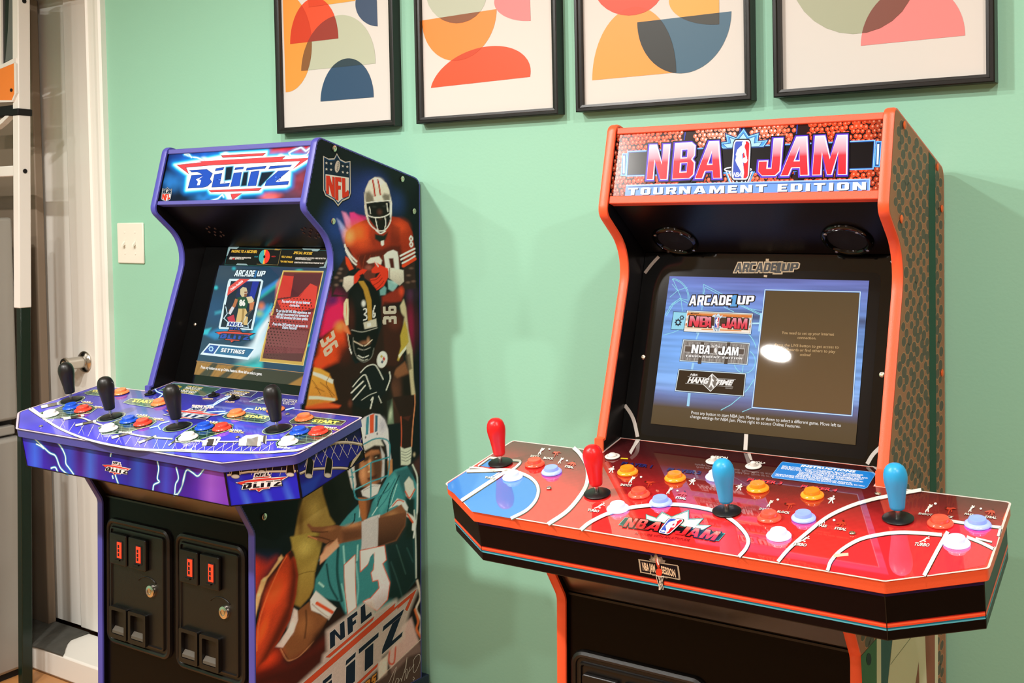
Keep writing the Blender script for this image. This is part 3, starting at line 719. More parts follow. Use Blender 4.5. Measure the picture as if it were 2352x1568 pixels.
    # kick panel and the sloping panel under the deck
    ky = -.167; kz = -.627 if s.k == 'R' else -.619
    s.kick = s.part(MB().box((-xi, ky, zr), (xi, ky + .010, kz)), 'kick_panel', M['black_kick'])
    s.kfr = ((0, ky, 0), (1, 0, 0), (0, 0, 1), (0, -1, 0))
    u0 = np.array([-.232, under(-.232, .080)]); u1 = np.array([ky + .004, kz - .004]); du = (u1 - u0) / np.linalg.norm(u1 - u0); un = np.array([-du[1], du[0]])
    if un[0] < 0: un = -un
    s.part(MB().prism([tuple(u0), tuple(u1), tuple(u1 + un * .006), tuple(u0 + un * .006)], s.fr_side, -xi, xi), 'sloped_panel', M['black_slope'])
    s.part(MB().box((-xi, ky - .0015, kz - .0035), (xi, ky - .0002, kz)), 'kick_trim', M['coin_black'])
    # riser
    rb = []
    yr1 = yb + .028
    s.riser = s.part(MB().box((-HW - .001, K2[0] - .002, z0 + .004), (HW + .001, yr1, zr - .001)), 'riser', M['dark_blue'], bevel=.002)

def control_deck(s, print_mat, rimmat):
    c = DK[s.k]; K = c['c']; ct = math.cos(s.tilt)
    v = lambda y: (y - s.dO[1]) / ct
    (xb, yb, _), (xs, ys, _), (xf, yf, _) = K
    s.dfr = (s.dO, (1, 0, 0), s.dv, s.dn)
    px_ab = [(-xb, v(yb)), (xb, v(yb)), (-xs, v(ys)), (xs, v(ys)), (-xf, v(yf)), (xf, v(yf))]
    rr = .02 if s.k == 'L' else .008
    inner = HW - PT - .0006
    ybk = .105 + (s.dO[2] + .1) * .305
    vb = v(ybk) + .0035
    outl = round_poly([(-xf, v(yf), rr), (xf, v(yf), rr), (xs, v(ys), rr), (xb, v(yb), .006), (HW + .0012, v(yb), 0), (HW + .0012, v(-.0545), 0), (inner, v(-.0545), 0), (inner, vb, 0), (-inner, vb, 0), (-inner, v(-.0545), 0), (-HW - .0012, v(-.0545), 0), (-HW - .0012, v(yb), 0), (-xb, v(yb), .006), (-xs, v(ys), rr)], 5)
    s.dout = outl
    deck = s.part(MB().prism(outl, s.dfr, -.0185, -.0012), 'control_deck', rimmat, bevel=.0025)
    s.deck = deck
    s.dsurf = Surf(s.dfr, c['px'], px_ab)
    # skirt: hollow box under the slab, a little inside its edge
    g = .006; H = .0665 if s.k == 'L' else .066
    so = [(-xf + g * .5, v(yf) + g), (xf - g * .5, v(yf) + g), (xs - g, v(ys) + g * .4), (xb - g, v(yb) - .002), (-xb + g, v(yb) - .002), (-xs + g, v(ys) + g * .4)]
    si = offset_loop(so, -.010); N = 6
    lo, hi = -.0185 - H, -.0187
    P3 = lambda p, h: np.array(s.dO) + np.array([1, 0, 0]) * p[0] + s.dv * p[1] + s.dn * h
    vs = [P3(p, lo) for p in so] + [P3(p, hi) for p in so] + [P3(p, lo) for p in si] + [P3(p, hi) for p in si]; fs = []
    for i in range(N):
        j = (i + 1) % N
        fs += [(i, j, j + N, i + N), (j + 2 * N, i + 2 * N, i + 3 * N, j + 3 * N), (i, i + 2 * N, j + 2 * N, j), (i + N, j + N, j + 3 * N, i + 3 * N)]
    s.skirt = s.part(MB().add(vs, fs), 'deck_skirt', M['black_plastic'])
    s.sk = {}
    for nm, i, j in (('left', 5, 0), ('front', 0, 1), ('chamfer', 1, 2), ('side', 2, 3)):
        a, b = P3(so[i], lo), P3(so[j], lo); eu = (b - a); L = np.linalg.norm(eu); eu /= L
        n = np.cross(eu, s.dn); s.sk[nm] = ((tuple(a), tuple(eu), tuple(s.dn), tuple(n)), L, H)

# ---- controls
_cache = {}
def dup(o, parent, loc, mats=None):
    c = o.copy(); COL.objects.link(c); c.parent = parent
    if loc is not None: c.location = loc
    for ch in o.children:
        d_ = ch.copy(); COL.objects.link(d_); d_.parent = c
    return c
def frame_at(s, u, v):
    return (s.dsurf.p3(u, v), s.dfr[1], s.dfr[2], s.dfr[3])
def joystick(s, u, v, m, key, big=1.0):
    O = np.array(s.dsurf.p3(u, v)); fr0 = ((0, 0, 0), s.dfr[1], s.dfr[2], s.dfr[3])
    if (s.k, key) not in _cache:
        k = big
        w = MB().lathe([(0, .0006), (.0205 * k, .0006), (.0208 * k, .0016), (.0195 * k, .0026), (.006, .0042), (0, .0042)], fr0, 40, cap=False).build('joystick', M['washer'], s.root, smooth=40)
        MB().lathe([(.0034, .003), (.0034, .022)], fr0, 16).build('shaft', M['shaft'], w, smooth=40)
        bat = [(0, .0155), (.0085, .0155), (.0097, .0165), (.0102, .020), (.0112, .030), (.0128, .042), (.0148, .053), (.0156, .060), (.0155, .066), (.0142, .072), (.0118, .0768), (.0082, .0800), (.0042, .0815), (0, .0819)]
        b = MB().lathe([(r * k, h * k * .97) for r, h in bat], fr0, 36, cap=False).build('bat_top', m, w, smooth=True)
        _cache[(s.k, key)] = w; o = w
        o.location = tuple(O + np.array(s.loc))
        return o
    return dup(_cache[(s.k, key)], s.root, tuple(O + np.array(s.loc)))
def button(s, u, v, mc, mp, key, big=1.0):
    O = np.array(s.dsurf.p3(u, v)); fr0 = ((0, 0, 0), s.dfr[1], s.dfr[2], s.dfr[3]); k = big
    if (s.k, key) not in _cache:
        o = MB().lathe([(.0165 * k, .0005), (.0168 * k, .0014), (.0160 * k, .0028), (.0140 * k, .0044), (.0122 * k, .0050), (.0115 * k, .0044), (.0115 * k, .002)], fr0, 40, cap=False).build('push_button', mc, s.root, smooth=50)
        MB().lathe([(.0112 * k, .001), (.0112 * k, .0085), (.0106 * k, .0096), (.0096 * k, .0098), (.0060 * k, .0091), (0, .0089)], fr0, 40, cap=False).build('plunger', mp, o, smooth=50)
        _cache[(s.k, key)] = o; o.location = tuple(O + np.array(s.loc)); return o
    return dup(_cache[(s.k, key)], s.root, tuple(O + np.array(s.loc)))
def toggle(s, u, v, mr, mk, rocker=False):
    O = np.array(s.dsurf.p3(u, v)); fr0 = ((0, 0, 0), s.dfr[1], s.dfr[2], s.dfr[3])
    o = MB().lathe([(.0125, .0004), (.0127, .0012), (.0115, .002), (.0085, .0022), (.0078, .0012), (0, .0010)], fr0, 32, cap=False).build('selector_switch', mr, s.root, smooth=40)
    o.location = tuple(O + np.array(s.loc))
    if rocker: MB().lathe([(.0078, .001), (.0075, .0035), (.005, .0058), (0, .0064)], fr0, 28, cap=False).build('rocker', mk, o, smooth=40)
    else: MB().lathe([(.0048, .001), (.0050, .0045), (.0042, .0072), (.002, .0085), (0, .0087)], fr0, 24, cap=False).build('lever', mk, o, smooth=40)
    return o
def deck_screw(s, u, v, r=.0042):
    fr0 = ((0, 0, 0), s.dfr[1], s.dfr[2], s.dfr[3])
    if (s.k, 'screw') not in _cache:
        o = MB().lathe([(r, .0002), (r, .0010), (r * .8, .0018), (r * .45, .0020), (r * .40, .0010), (0, .0010)], fr0, 16, cap=False).build('screw', M['screw'], s.root, smooth=50); _cache[(s.k, 'screw')] = o
    else: o = dup(_cache[(s.k, 'screw')], s.root, None)
    o.location = tuple(np.array(s.dsurf.p3(u, v)) + np.array(s.loc)); return o
def side_screw(s, u, v, m, r=.0065, dome=.002):
    p = s.hit((HW, 0, 0), (1, 0, 0), u, v); fr0 = ((0, 0, 0), (0, 1, 0), (0, 0, 1), (1, 0, 0))
    if (s.k, 'side') not in _cache:
        o = MB().lathe([(r, .0000), (r, .0008), (r * .75, dome * .9), (r * .3, dome), (r * .28, dome * .5), (0, dome * .5)] if m is M['screw'] else [(r, 0), (r, .001), (r * .7, dome), (0, dome * 1.15)], fr0, 20, cap=False).build('screw_cap', m, s.root, smooth=50); _cache[(s.k, 'side')] = o
    else: o = dup(_cache[(s.k, 'side')], s.root, None)
    o.location = tuple(np.array([HW + .0016, p[1], p[2]]) + np.array(s.loc)); return o

def rrect(x0, z0, x1, z1, r, seg=8): return round_poly([(x0, z0, r), (x1, z0, r), (x1, z1, r), (x0, z1, r)], seg)
def coin_door(s, px_tl, px_br, x0=None, x1=None, z0=None, z1=None):
    """px corners of the outer frame on the kick panel"""
    K = s.kfr
    if x0 is None:
        p = s.hit((0, K[0][1], 0), (0, -1, 0), *px_tl); q = s.hit((0, K[0][1], 0), (0, -1, 0), *px_br)
        x0, x1, z1, z0 = p[0], q[0], p[2], q[2]
    w, h = x1 - x0, z1 - z0
    fr = ((x0, K[0][1], z0), (1, 0, 0), (0, 0, 1), (0, -1, 0)); B = M['coin_black']
    # ringed frame with two steps
    def ring(mb, o0, o1, d0, d1, r):
        a = rrect(o0, o0, w - o0, h - o0, max(.004, r - o0)); b = rrect(o1, o1, w - o1, h - o1, max(.004, r - o1)); n = len(a)
        f = lambda p, d: np.array(fr[0]) + np.array([p[0], -d, p[1]])
        vs = [f(p, d0) for p in a] + [f(p, d1) for p in b]; mb.add(vs, [(i, (i + 1) % n, (i + 1) % n + n, i + n) for i in range(n)])
    mb = MB(); R = .024
    seq = [(0, .0003), (.0015, .006), (.006, .0085), (.010, .0070), (.0115, .0045), (.0165, .0045), (.018, .0090), (.021, .0095), (.0225, .0060)]
    for (o0, d0), (o1, d1) in zip(seq[:-1], seq[1:]): ring(mb, o0, o1, d0, d1, R)
    door = s.part(mb, 'coin_door', B, smooth=35)
    loop = rrect(.0222, .0222, w - .0222, h - .0222, .006)
    MB().prism(loop, fr, .0003, .0062).build('door_leaf', B, door)
    # coin slots (upper) and return cups (lower)
    for k in (0, 1):
        cx = w * (.245 if k == 0 else .545); hw = w * .135
        zc = h * .772; hz = h * .122
        sl = MB().prism(rrect(cx - hw, zc - hz, cx + hw, zc + hz, .004), fr, .0064, .0150).build('coin_slot', B, door, bevel=.002)
        MB().prism(rrect(cx - hw * .15, zc - hz * .62, cx + hw * .62, zc + hz * .60, .0015), fr, .0152, .0160).build('slot_recess', M['black_gap'], sl)
        MB().prism([(cx + hw * .02, zc - hz * .5), (cx + hw * .52, zc - hz * .5), (cx + hw * .52, zc + hz * .52), (cx + hw * .02, zc + hz * .52)], fr, .0161, .0172).build('red_insert', M['slot_red'], sl)
        for t in (.25, -.02, -.28):
            MB().prism([(cx + hw * .12, zc + hz * (t - .10)), (cx + hw * .30, zc + hz * (t - .10)), (cx + hw * .30, zc + hz * (t + .10)), (cx + hw * .12, zc + hz * (t + .10))], fr, .0173, .0176).build('slot_mark', M['black_gap'], sl)
        MB().prism([(cx - hw * .5, zc - hz * .76), (cx + hw * .3, zc - hz * .70), (cx + hw * .3, zc - hz * .62), (cx - hw * .2, zc - hz * .62)], fr, .0152, .0185).build('coin_lip', B, sl)
        zc = h * .190; hz = h * .124
        o = rrect(cx - hw, zc - hz, cx + hw, zc + hz, .004); i_ = rrect(cx - hw * .72, zc - hz * .72, cx + hw * .72, zc + hz * .78, .003); n = len(o)
        f = lambda p, d: np.array(fr[0]) + np.array([p[0], -d, p[1]])
        cup = MB().add([f(p, .0062) for p in o] + [f(p, .016) for p in o] + [f(p, .016) for p in i_] + [f(p, .0068) for p in i_], [(j + q * n, (j + 1) % n + q * n, (j + 1) % n + (q + 1) * n, j + (q + 1) * n) for j in range(n) for q in range(3)] + [tuple(range(3 * n, 4 * n))]).build('coin_return', B, door, smooth=35)
        MB().hexa([f((cx - hw * .68, zc - hz * .68), .0069), f((cx + hw * .68, zc - hz * .68), .0069), f((cx + hw * .68, zc - hz * .68), .0150), f((cx - hw * .68, zc - hz * .68), .0150), f((cx - hw * .68, zc - hz * .30), .0069), f((cx + hw * .68, zc - hz * .30), .0069), f((cx + hw * .68, zc - hz * .52), .0145), f((cx - hw * .68, zc - hz * .52), .0145)]).build('return_flap', M['coin_lip'], cup)
    lk = ((x0 + w * .725, K[0][1], z0 + h * .505), (1, 0, 0), (0, 0, 1), (0, -1, 0))
    l_ = MB().lathe([(.0132, .006), (.0132, .009), (.0120, .0120), (.0070, .0130), (.0066, .0108), (.0042, .0108), (.0040, .0126), (0, .0126)], lk, 28, cap=False).build('lock', M['lock'], door, smooth=40)
    l_['label'] = 'chrome lock'
    # raised arc beside the lock, moulded maker's lettering
    aw = [(w * .66 + .030 * math.cos(t) * 1.1, h * .52 + .022 * math.sin(t)) for t in np.linspace(math.radians(150), math.radians(35), 12)]
    MB().tube([np.array(fr[0]) + np.array([p[0], -.0066, p[1]]) for p in aw], .0012, 6).build('moulded_rib', B, door, smooth=True)
    return door
M['coin_lip'] = mat('worn_coin_lip', '#4A443C', rough=.45)
# ------------------------------------------------------------------ left cabinet
L_ = Cab('L', 'football_arcade_cabinet', 'violet edged arcade machine with football players printed on its side, left of the orange one', M['edge_blue'], M['rail_blue'])
cabinet_body(L_); control_deck(L_, M['deck_print'], M['edge_blue'])
M['pb_wh'] = mat('white_button', '#F0EEE8', rough=.25); M['pb_bl'] = mat('blue_button', '#1D4FC4', rough=.22); M['pb_rd'] = mat('red_button', '#E2402F', rough=.22); M['pb_or'] = mat('orange_button', '#F08048', rough=.22)
for u, v in [(163, 917.5), (254, 956), (406.5, 979), (637, 985)]: joystick(L_, u, v, M['bat_black'], 'js', 1.1)
for k, pl in (('bl', [(163, 935), (295, 966), (468, 982), (688, 993)]), ('rd', [(190, 941), (327, 972), (509, 984), (732, 994)]), ('wh', [(115, 952), (249, 985), (431.5, 1005), (663, 1017)]),
              ('or', [(276, 902), (365, 926), (541.5, 952), (698.5, 962), (632, 942)])):
    for u, v in pl: button(L_, u, v, M['pb_' + k], M['pb_' + k], 'b' + k, 1.12)
for u, v in [(343, 904), (489, 908), (535, 915.5)]: toggle(L_, u, v, M['black_plastic'], M['black_plastic'])
for q in [(660, 951), (545, 1004), (94, 977)]: deck_screw(L_, *q)
for q in [(767, 341), (764, 508), (923, 411), (950, 485), (606, 1186)]: side_screw(L_, *q, M['screw'])
coin_door(L_, (249, 1184), (397, 1518)); coin_door(L_, (407, 1218), (570, 1580))
# ------------------------------------------------------------------ right cabinet
R_ = Cab('R', 'basketball_arcade_cabinet', 'orange edged basketball arcade machine with a glossy red four player deck', M['edge_red'], M['rail_red'])
cabinet_body(R_); control_deck(R_, M['deck_print_red'], M['edge_red'])
M['bat_red'] = mat('red_bat_top', '#E01B1E', rough=.32); M['bat_cyan'] = mat('cyan_bat_top', '#2AA0D8', rough=.34)
def lit(n, c, e, st): return mat(n, c, rough=.18, emit=e, estr=st)
M['b_or'] = lit('lit_orange_button', '#D87818', '#FF8A1E', .35); M['b_rd'] = lit('lit_red_button', '#E8503A', '#F2503A', .25)
M['b_bl'] = lit('lit_blue_button', '#7488D0', '#9CB2FF', .55); M['b_wh'] = lit('lit_white_button', '#A4AEC8', '#E8EEFF', .6)
M['c_or'] = lit('orange_button_collar', '#F58A28', '#FF7A10', .7); M['c_rd'] = lit('red_button_collar', '#E8503A', '#FF4A30', .5)
M['c_bl'] = lit('blue_button_collar', '#98A8F0', '#7480FF', 1.2); M['c_wh'] = lit('white_button_collar', '#B0BCE0', '#A8B4FF', 1.5)
M['toggle_ring'] = mat('grey_switch_ring', '#D4CDC6', rough=.3)
for i, (u, v) in enumerate([(1151, 1057), (1369, 1129), (1664, 1172), (2058, 1193)]):
    joystick(R_, u, v, M['bat_red'] if i < 2 else M['bat_cyan'], 'js%d' % (i // 2))
for k, mm, pl in (('or', M['b_or'], [(1438, 1081), (1546, 1096), (1735, 1121), (1860, 1138)]), ('rd', M['b_rd'], [(1228, 1061), (1464, 1132), (1761, 1189), (2156, 1206)]),
                  ('bl', M['b_bl'], [(1266, 1079), (1513, 1151), (1840, 1190), (2243, 1209)]), ('wh', M['b_wh'], [(1178, 1090), (1416, 1164), (1783, 1230), (2194, 1252), (1640, 1094)])):
    for u, v in pl: button(R_, u, v, M['c_' + k], mm, 'b' + k)
toggle(R_, 1403.5, 1045, M['toggle_ring'], M['toggle_ring'], True); toggle(R_, 1634, 1058, M['toggle_ring'], M['toggle_ring']); toggle(R_, 1725, 1070, M['toggle_ring'], M['toggle_ring'])
for q in [(2011, 1135), (1952, 1225), (1260, 1115)]: deck_screw(R_, *q)
M['cap_orange'] = mat('orange_screw_cap', '#E8621F', rough=.4)
for q in [(2075, 287.5), (2151, 384), (2161, 479), (2068, 503), (2161.5, 856)]: side_screw(R_, *q, M['cap_orange'])
coin_door(R_, (1318, 1533), (1640, 1900), x0=-.219, x1=.015, z0=-1.02, z1=-.713)
# ------------------------------------------------------------------ the four prints
ZF1 = zoom(3.36, 620, 0); ZF2 = zoom(2.2357, 1300, 0)
def half(Z, a, b, h): return Z(hell(a, b, h))
def prints():
    lbs = ['framed print with a navy half circle at the bottom, leftmost of the four', 'framed print with an orange bowl shape above a red half circle',
           'framed print with a teal bowl crossing an orange arch', 'framed print with a large sage circle and pink half circle, rightmost of the four']
    for i, lb in enumerate(lbs):
        root, S, w = picture(i, lb); A = Art(S, .0003)
        def put(sh, over):
            for k, (p, c) in enumerate(sh): A.poly(p, c, k + 1)
            for k, (i_, j_, c) in enumerate(over):
                q = clip_convex(sh[i_][0], sh[j_][0])
                if len(q) > 2: A.poly(q, c, 7 + k)
        if i == 0:
            put([(half(ZF1, (98, -60), (122, 712), (215, 0)), '#E8963F'), (ZF1([(294, -20), (302, 56), (660, 6), (660, -20)]), '#E2A044'), (half(ZF1, (158, 340), (530, 297), (-4, -335)), '#E34E2B'),
                 (half(ZF1, (243, 547), (815, 490), (8, -402)), '#B7BBA3'), (half(ZF1, (832, 203), (822, -130), (-166, 0)), '#3A4C68'), (half(ZF1, (392, 783), (802, 750), (2, -316)), '#2C4A68')],
                [(0, 2, '#CC3A1C'), (0, 3, '#84552F'), (2, 3, '#953428'), (3, 5, '#2A3D47'), (2, 1, '#D8421F')])
        elif i == 1:
            put([(ZF1(ellp(1440, -60, 236, 240)), '#B4B9A4'), (half(ZF1, (1750, 70), (1175, 158), (0, 352)), '#E8883A'), (half(ZF1, (2013, 160), (2002, -160), (-276, 20)), '#E37F7F'), (half(ZF1, (1243, 678), (2008, 593), (60, -278)), '#E8502A')],
                [(0, 1, '#87502E'), (1, 3, '#C8421E')])
        elif i == 2:
            put([(ZF2(ellp(322, -72, 180, 152)), '#E2492C'), (half(ZF2, (135, 412), (567, 372), (0, -356)), '#EA9844'), (half(ZF2, (850, 58), (367, 115), (0, 289)), '#3F6278'), (half(ZF2, (787, 125), (786, -160), (-258, 20)), '#E3A246')],
                [(0, 1, '#CE4522'), (1, 2, '#2E2F2D'), (3, 2, '#37362F')])
        else:
            put([(ZF2(ellp(1475, -132, 322, 307)), '#A5A98E'), (half(ZF2, (1514, 235), (2050, 182), (0, -290)), '#E8827F')], [(0, 1, '#7C4537')])
        A.build('printed_art', M['print'], root)
prints()
# ------------------------------------------------------------------ right machine: marquee and screen
ZA = zoom(6.918, 1380, 260); ZBq = zoom(6.533, 1700, 250)
RED = [(0, '#DE2430'), (.5, '#E23744'), (.62, '#EE8FA0'), (1, '#F4D3DC')]
PLAYER = '2235,435 2280,432 2292,470 2272,500 2268,530 2302,585 2312,650 2335,700 2315,712 2280,660 2262,610 2228,640 2240,700 2252,770 2272,860 2287,930 2276,1030 2242,1030 2235,945 2190,872 2130,800 2095,740 2112,665 2095,650 2120,570 2190,512 2216,500 2208,460'
def logo_man(A, f, layer, white='#F4F4F8'):
    """white figure with a ball, drawn in the card's own unit box through f"""
    P = np.array(pairs(PLAYER)); q = [f((x - 2040) / 320., (y - 415) / 620.) for x, y in P]; A.poly(q, white, layer)
    A.poly([f((2292 + 50 * math.cos(t) - 2040) / 320., (735 + 46 * math.sin(t) - 415) / 620.) for t in np.linspace(0, 6.1, 18)], white, layer + 1)
def card(A, TL, TR, BR, BL, layer, txt=True):
    TL, TR, BR, BL = [np.array(p, float) for p in (TL, TR, BR, BL)]
    f = lambda a, b: tuple((TL * (1 - a) + TR * a) * (1 - b) + (BL * (1 - a) + BR * a) * b)
    R = lambda x0, y0, x1, y1, r: [f(a, b) for a, b in round_poly([(x0, y0, r), (x1, y0, r), (x1, y1, r), (x0, y1, r)], 5)]
    A.poly(R(-.05, -.03, 1.05, 1.03, .2), '#10101C', layer); A.poly(R(0, 0, 1, 1, .17), '#F2F4FA', layer + 1)
    A.poly(R(.07, .035, .93, .965, .12), '#3F56B8', layer + 2); A.poly([f(.62, .036), f(.80, .036), f(.93, .09), f(.93, .91), f(.80, .965), f(.68, .965), f(.66, .6), f(.60, .4)], '#D8202C', layer + 3)
    logo_man(A, lambda a, b: f(a * .9 + .02, b * .99), layer + 4)
    if txt: A.text('NBA', f(.10, .93), f(.58, .93), f(.13, .82), '#F6F6FA', layer + 6, bold=.03)
def jam(A, N, B, Aa, J, A2, Mm, layer, outline='#0B0A14', ramp=RED, rim='#5A34C8', g=(.085, .05)):
    for ch, (bl, br, tl) in zip('NBAJAM', (N, B, Aa, J, A2, Mm)):
        A.glyphs(ch, bl, br, tl, outline, layer, grow=g[0])
        if rim: A.glyphs(ch, bl, br, tl, rim, layer + 1, grow=g[1])
        sh = np.array([1.2, -.6]) if rim else np.array([0, 0])
        if rim: A.glyphs(ch, tuple(np.array(bl) + sh), tuple(np.array(br) + sh), tuple(np.array(tl) + sh), '#F6EEF6', layer + 2, grow=.012)
        A.glyphs(ch, bl, br, tl, ramp, layer + 3, grow=-.012 if rim else 0)

def marquee_R(s):
    xi, mh = s.xi, s.mh
    S = Surf(s.mfr, [(1392, 449), (2020, 437.5), (2031, 273.5), (1412.5, 306)], [(-xi, 0), (xi, 0), (xi, mh), (-xi, mh)])
    A = Art(S, .0003)
    A.poly([(-xi, -.002), (xi, -.002), (xi, mh + .002), (-xi, mh + .002)], '#24060A', 0, ab=True)
    # pebbled ball leather
    rnd = random.Random(3); st = .0075
    seams = [(1566, 1590), (1694, 1718), (1826, 1850)]
    for r in range(int(mh / st) + 1):
        for c in range(int(2 * xi / st) + 1):
            a = -xi + (c + (r % 2) * .5) * st + rnd.uniform(-.0014, .0014); b = r * st + .003 + rnd.uniform(-.0014, .0014)
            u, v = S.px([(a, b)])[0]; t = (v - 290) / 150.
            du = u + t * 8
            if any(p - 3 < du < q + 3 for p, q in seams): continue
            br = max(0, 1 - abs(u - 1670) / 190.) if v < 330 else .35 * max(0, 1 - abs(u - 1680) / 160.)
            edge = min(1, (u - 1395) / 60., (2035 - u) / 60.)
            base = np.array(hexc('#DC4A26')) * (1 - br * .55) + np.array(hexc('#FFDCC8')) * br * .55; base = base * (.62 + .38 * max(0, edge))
            sz = st * .56 * rnd.uniform(.85, 1.15)
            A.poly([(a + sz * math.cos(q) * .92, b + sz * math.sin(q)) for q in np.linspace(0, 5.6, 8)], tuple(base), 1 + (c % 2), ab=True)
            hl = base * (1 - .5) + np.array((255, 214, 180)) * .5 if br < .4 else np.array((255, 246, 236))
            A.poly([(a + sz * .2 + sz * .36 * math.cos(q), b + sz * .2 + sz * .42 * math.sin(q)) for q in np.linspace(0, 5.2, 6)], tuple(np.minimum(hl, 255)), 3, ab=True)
    for p, q in seams: A.line([(p + 4, 300 if p < 1600 else 290 if p < 1750 else 281), (p - 1, 330), (p - 4, 400)], 2.6, '#2A3FA8', 4)
    # dark bar framed in blue
    bar = ZA([(375, 575)]) + ZBq([(2030, 452), (2002, 903)]) + ZA([(338, 990)])
    A.poly(bar, '#163A7C', 5); 
    q = np.array(bar); c = q.mean(0)
    A.line(list(map(tuple, q + (c - q) / np.abs(c - q) * 1.6)), 3.4, '#3C86D8', 6, closed=True); A.line(list(map(tuple, q + (c - q) / np.abs(c - q) * 1.6)), 1.2, '#A8DCFA', 7, closed=True)
    A.poly([tuple(p) for p in q + (c - q) / np.abs(c - q) * 4.6], '#0C090E', 6)
    for pts in (ZA([(300, 620), (368, 620), (335, 968), (265, 968)]), ZBq([(2042, 482), (2122, 480), (2085, 862), (2012, 860)])):
        q = np.array(pts); c = q.mean(0); A.poly(pts, '#1D58A8', 5); A.line(pts, 2.4, '#5FB0F0', 6, closed=True); A.poly([tuple(c + (p - c) * np.array([.55, .86])) for p in q], '#0F1830', 7); A.poly([tuple(c + (p - c) * np.array([.42, .82])) for p in q], '#C9DDF8', 8)
    # burst behind the card
    b_ = ZA([(1835, 462), (1995, 442), (1975, 325), (2132, 387), (2252, 240)]) + ZBq([(105, 402), (255, 357), (235, 482), (387, 460), (330, 545)]) + ZA([(1920, 536)])
    A.line(b_, 6.5, '#123070', 9, closed=True); A.poly(b_, '#4E9CE4', 10); A.line(b_, 1.8, '#9ADBFA', 11, closed=True)
    q = np.array(b_); c = np.array([1703, 336.]); A.line([tuple(c + (p - c) * .80) for p in q], 1.1, '#14356E', 12, closed=True); A.poly([tuple(c + (p - c) * .78) for p in q], '#A9D6F6', 11)
    # hoop and net
    A.line(ZA(ellp(2150, 880, 215, 38)), 2.6, '#F2F4FF', 12, closed=True)
    for x0, x1 in ((1960, 2035), (2010, 2080), (2330, 2260), (2380, 2300), (2060, 2140), (2290, 2200)): A.line(ZA([(x0, 910), (x1, 1095)]), 2.4, '#E8F0FF', 12)
    A.line(ZA([(1905, 935), (1960, 930), (2015, 1100)]), 3, '#58A8EE', 12); A.line(ZA([(2480, 900), (2400, 930), (2330, 1095)]), 3, '#58A8EE', 12)
    card(A, (1682, 319), (1722, 319), (1716, 411), (1675, 411), 13)
    f = lambda Z, t: tuple(Z([t])[0])
    jam(A, [f(ZA, p) for p in ((678, 1042), (1008, 1040), (738, 490))], [f(ZA, p) for p in ((1090, 1036), (1430, 1020), (1148, 468))], [f(ZA, p) for p in ((1455, 1030), (1876, 1022), (1560, 445))],
        [f(ZBq, p) for p in ((238, 1000), (572, 995), (292, 445))], [f(ZBq, p) for p in ((585, 1000), (1012, 992), (700, 420))], [f(ZBq, p) for p in ((1068, 990), (1590, 982), (1100, 405))], 20)
    # banner
    bn = [f(ZA, (345, 1135)), f(ZBq, (1945, 1055)), f(ZBq, (1935, 1236)), f(ZA, (325, 1312))]
    A.poly(bn, '#6F9BEA', 25); A.line([bn[0], bn[1]], 2.4, '#A6C8FA', 26); A.line([f(ZA, (385, 1160)), f(ZBq, (1885, 1082))], 1.2, '#1E3A80', 27); A.line([bn[1], bn[2]], 3, '#A6C8FA', 26)
    bl, br, tl = f(ZA, (372, 1290)), f(ZBq, (1888, 1218)), f(ZA, (385, 1176))
    for dx, dy, c_, k in ((1.6, 1.4, '#0C1020', 28), (.9, .8, '#0C1020', 28), (0, 0, '#FAFBFF', 29)):
        A.glyphs('TOURNAMENT EDITION', (bl[0] + dx, bl[1] + dy), (br[0] + dx, br[1] + dy), (tl[0] + dx, tl[1] + dy), c_, k, gap=.2)
    A.build('marquee_art', M['marquee_lit'], s.marquee)

ZS = zoom(3.92, 1480, 620)
ARC_R = [(0, '#FFFFFF'), (1, '#FFFFFF')]
def arcade1up(A, bl, br, tl, layer, fill='#F6F8FF', edge='#15171C', one='#5AA4E0', g=.1):
    bl, br, tl = [np.array(p, float) for p in (bl, br, tl)]; u = br - bl; v = tl - bl
    for t, x0, x1, y0, hs, c in (('ARCADE', 0, .655, 0, 1., fill), ('1', .64, .745, -.12, 1.08, one), ('UP', .745, 1.0, .08, .86, fill)):
        b = bl + u * x0 + v * y0; e = bl + u * x1 + v * y0; tt = b + v * hs
        if edge: A.glyphs(t, tuple(b), tuple(e), tuple(tt), edge, layer, grow=g, gap=.08)
        A.glyphs(t, tuple(b), tuple(e), tuple(tt), c, layer + 1, gap=.08)
def gear(A, u, v, r, col, hole, layer, sq=.9):
    pts = []
    for k in range(16):
        rr = r if (k // 1) % 2 == 0 else r * .74
        for d in (-.13, .13): t = 2 * math.pi * (k + d * 2) / 16; pts.append((u + rr * math.cos(t) * sq, v + rr * math.sin(t)))
    A.poly(pts, col, layer); A.ell(u, v, r * .42 * sq, r * .42, hole, layer + 1)

def frame_card(A, pts, bw, border, edge, fill, layer, notch=True):
    q = np.array(pts, float); c = q.mean(0)
    ex = lambda d: [tuple(p + np.sign(p - c) * d) for p in q]
    A.poly(ex(bw * .55), edge, layer); A.poly(pts, border, layer + 1); A.poly(ex(-bw), edge, layer + 2); A.poly(ex(-bw * 1.35), fill, layer + 3)

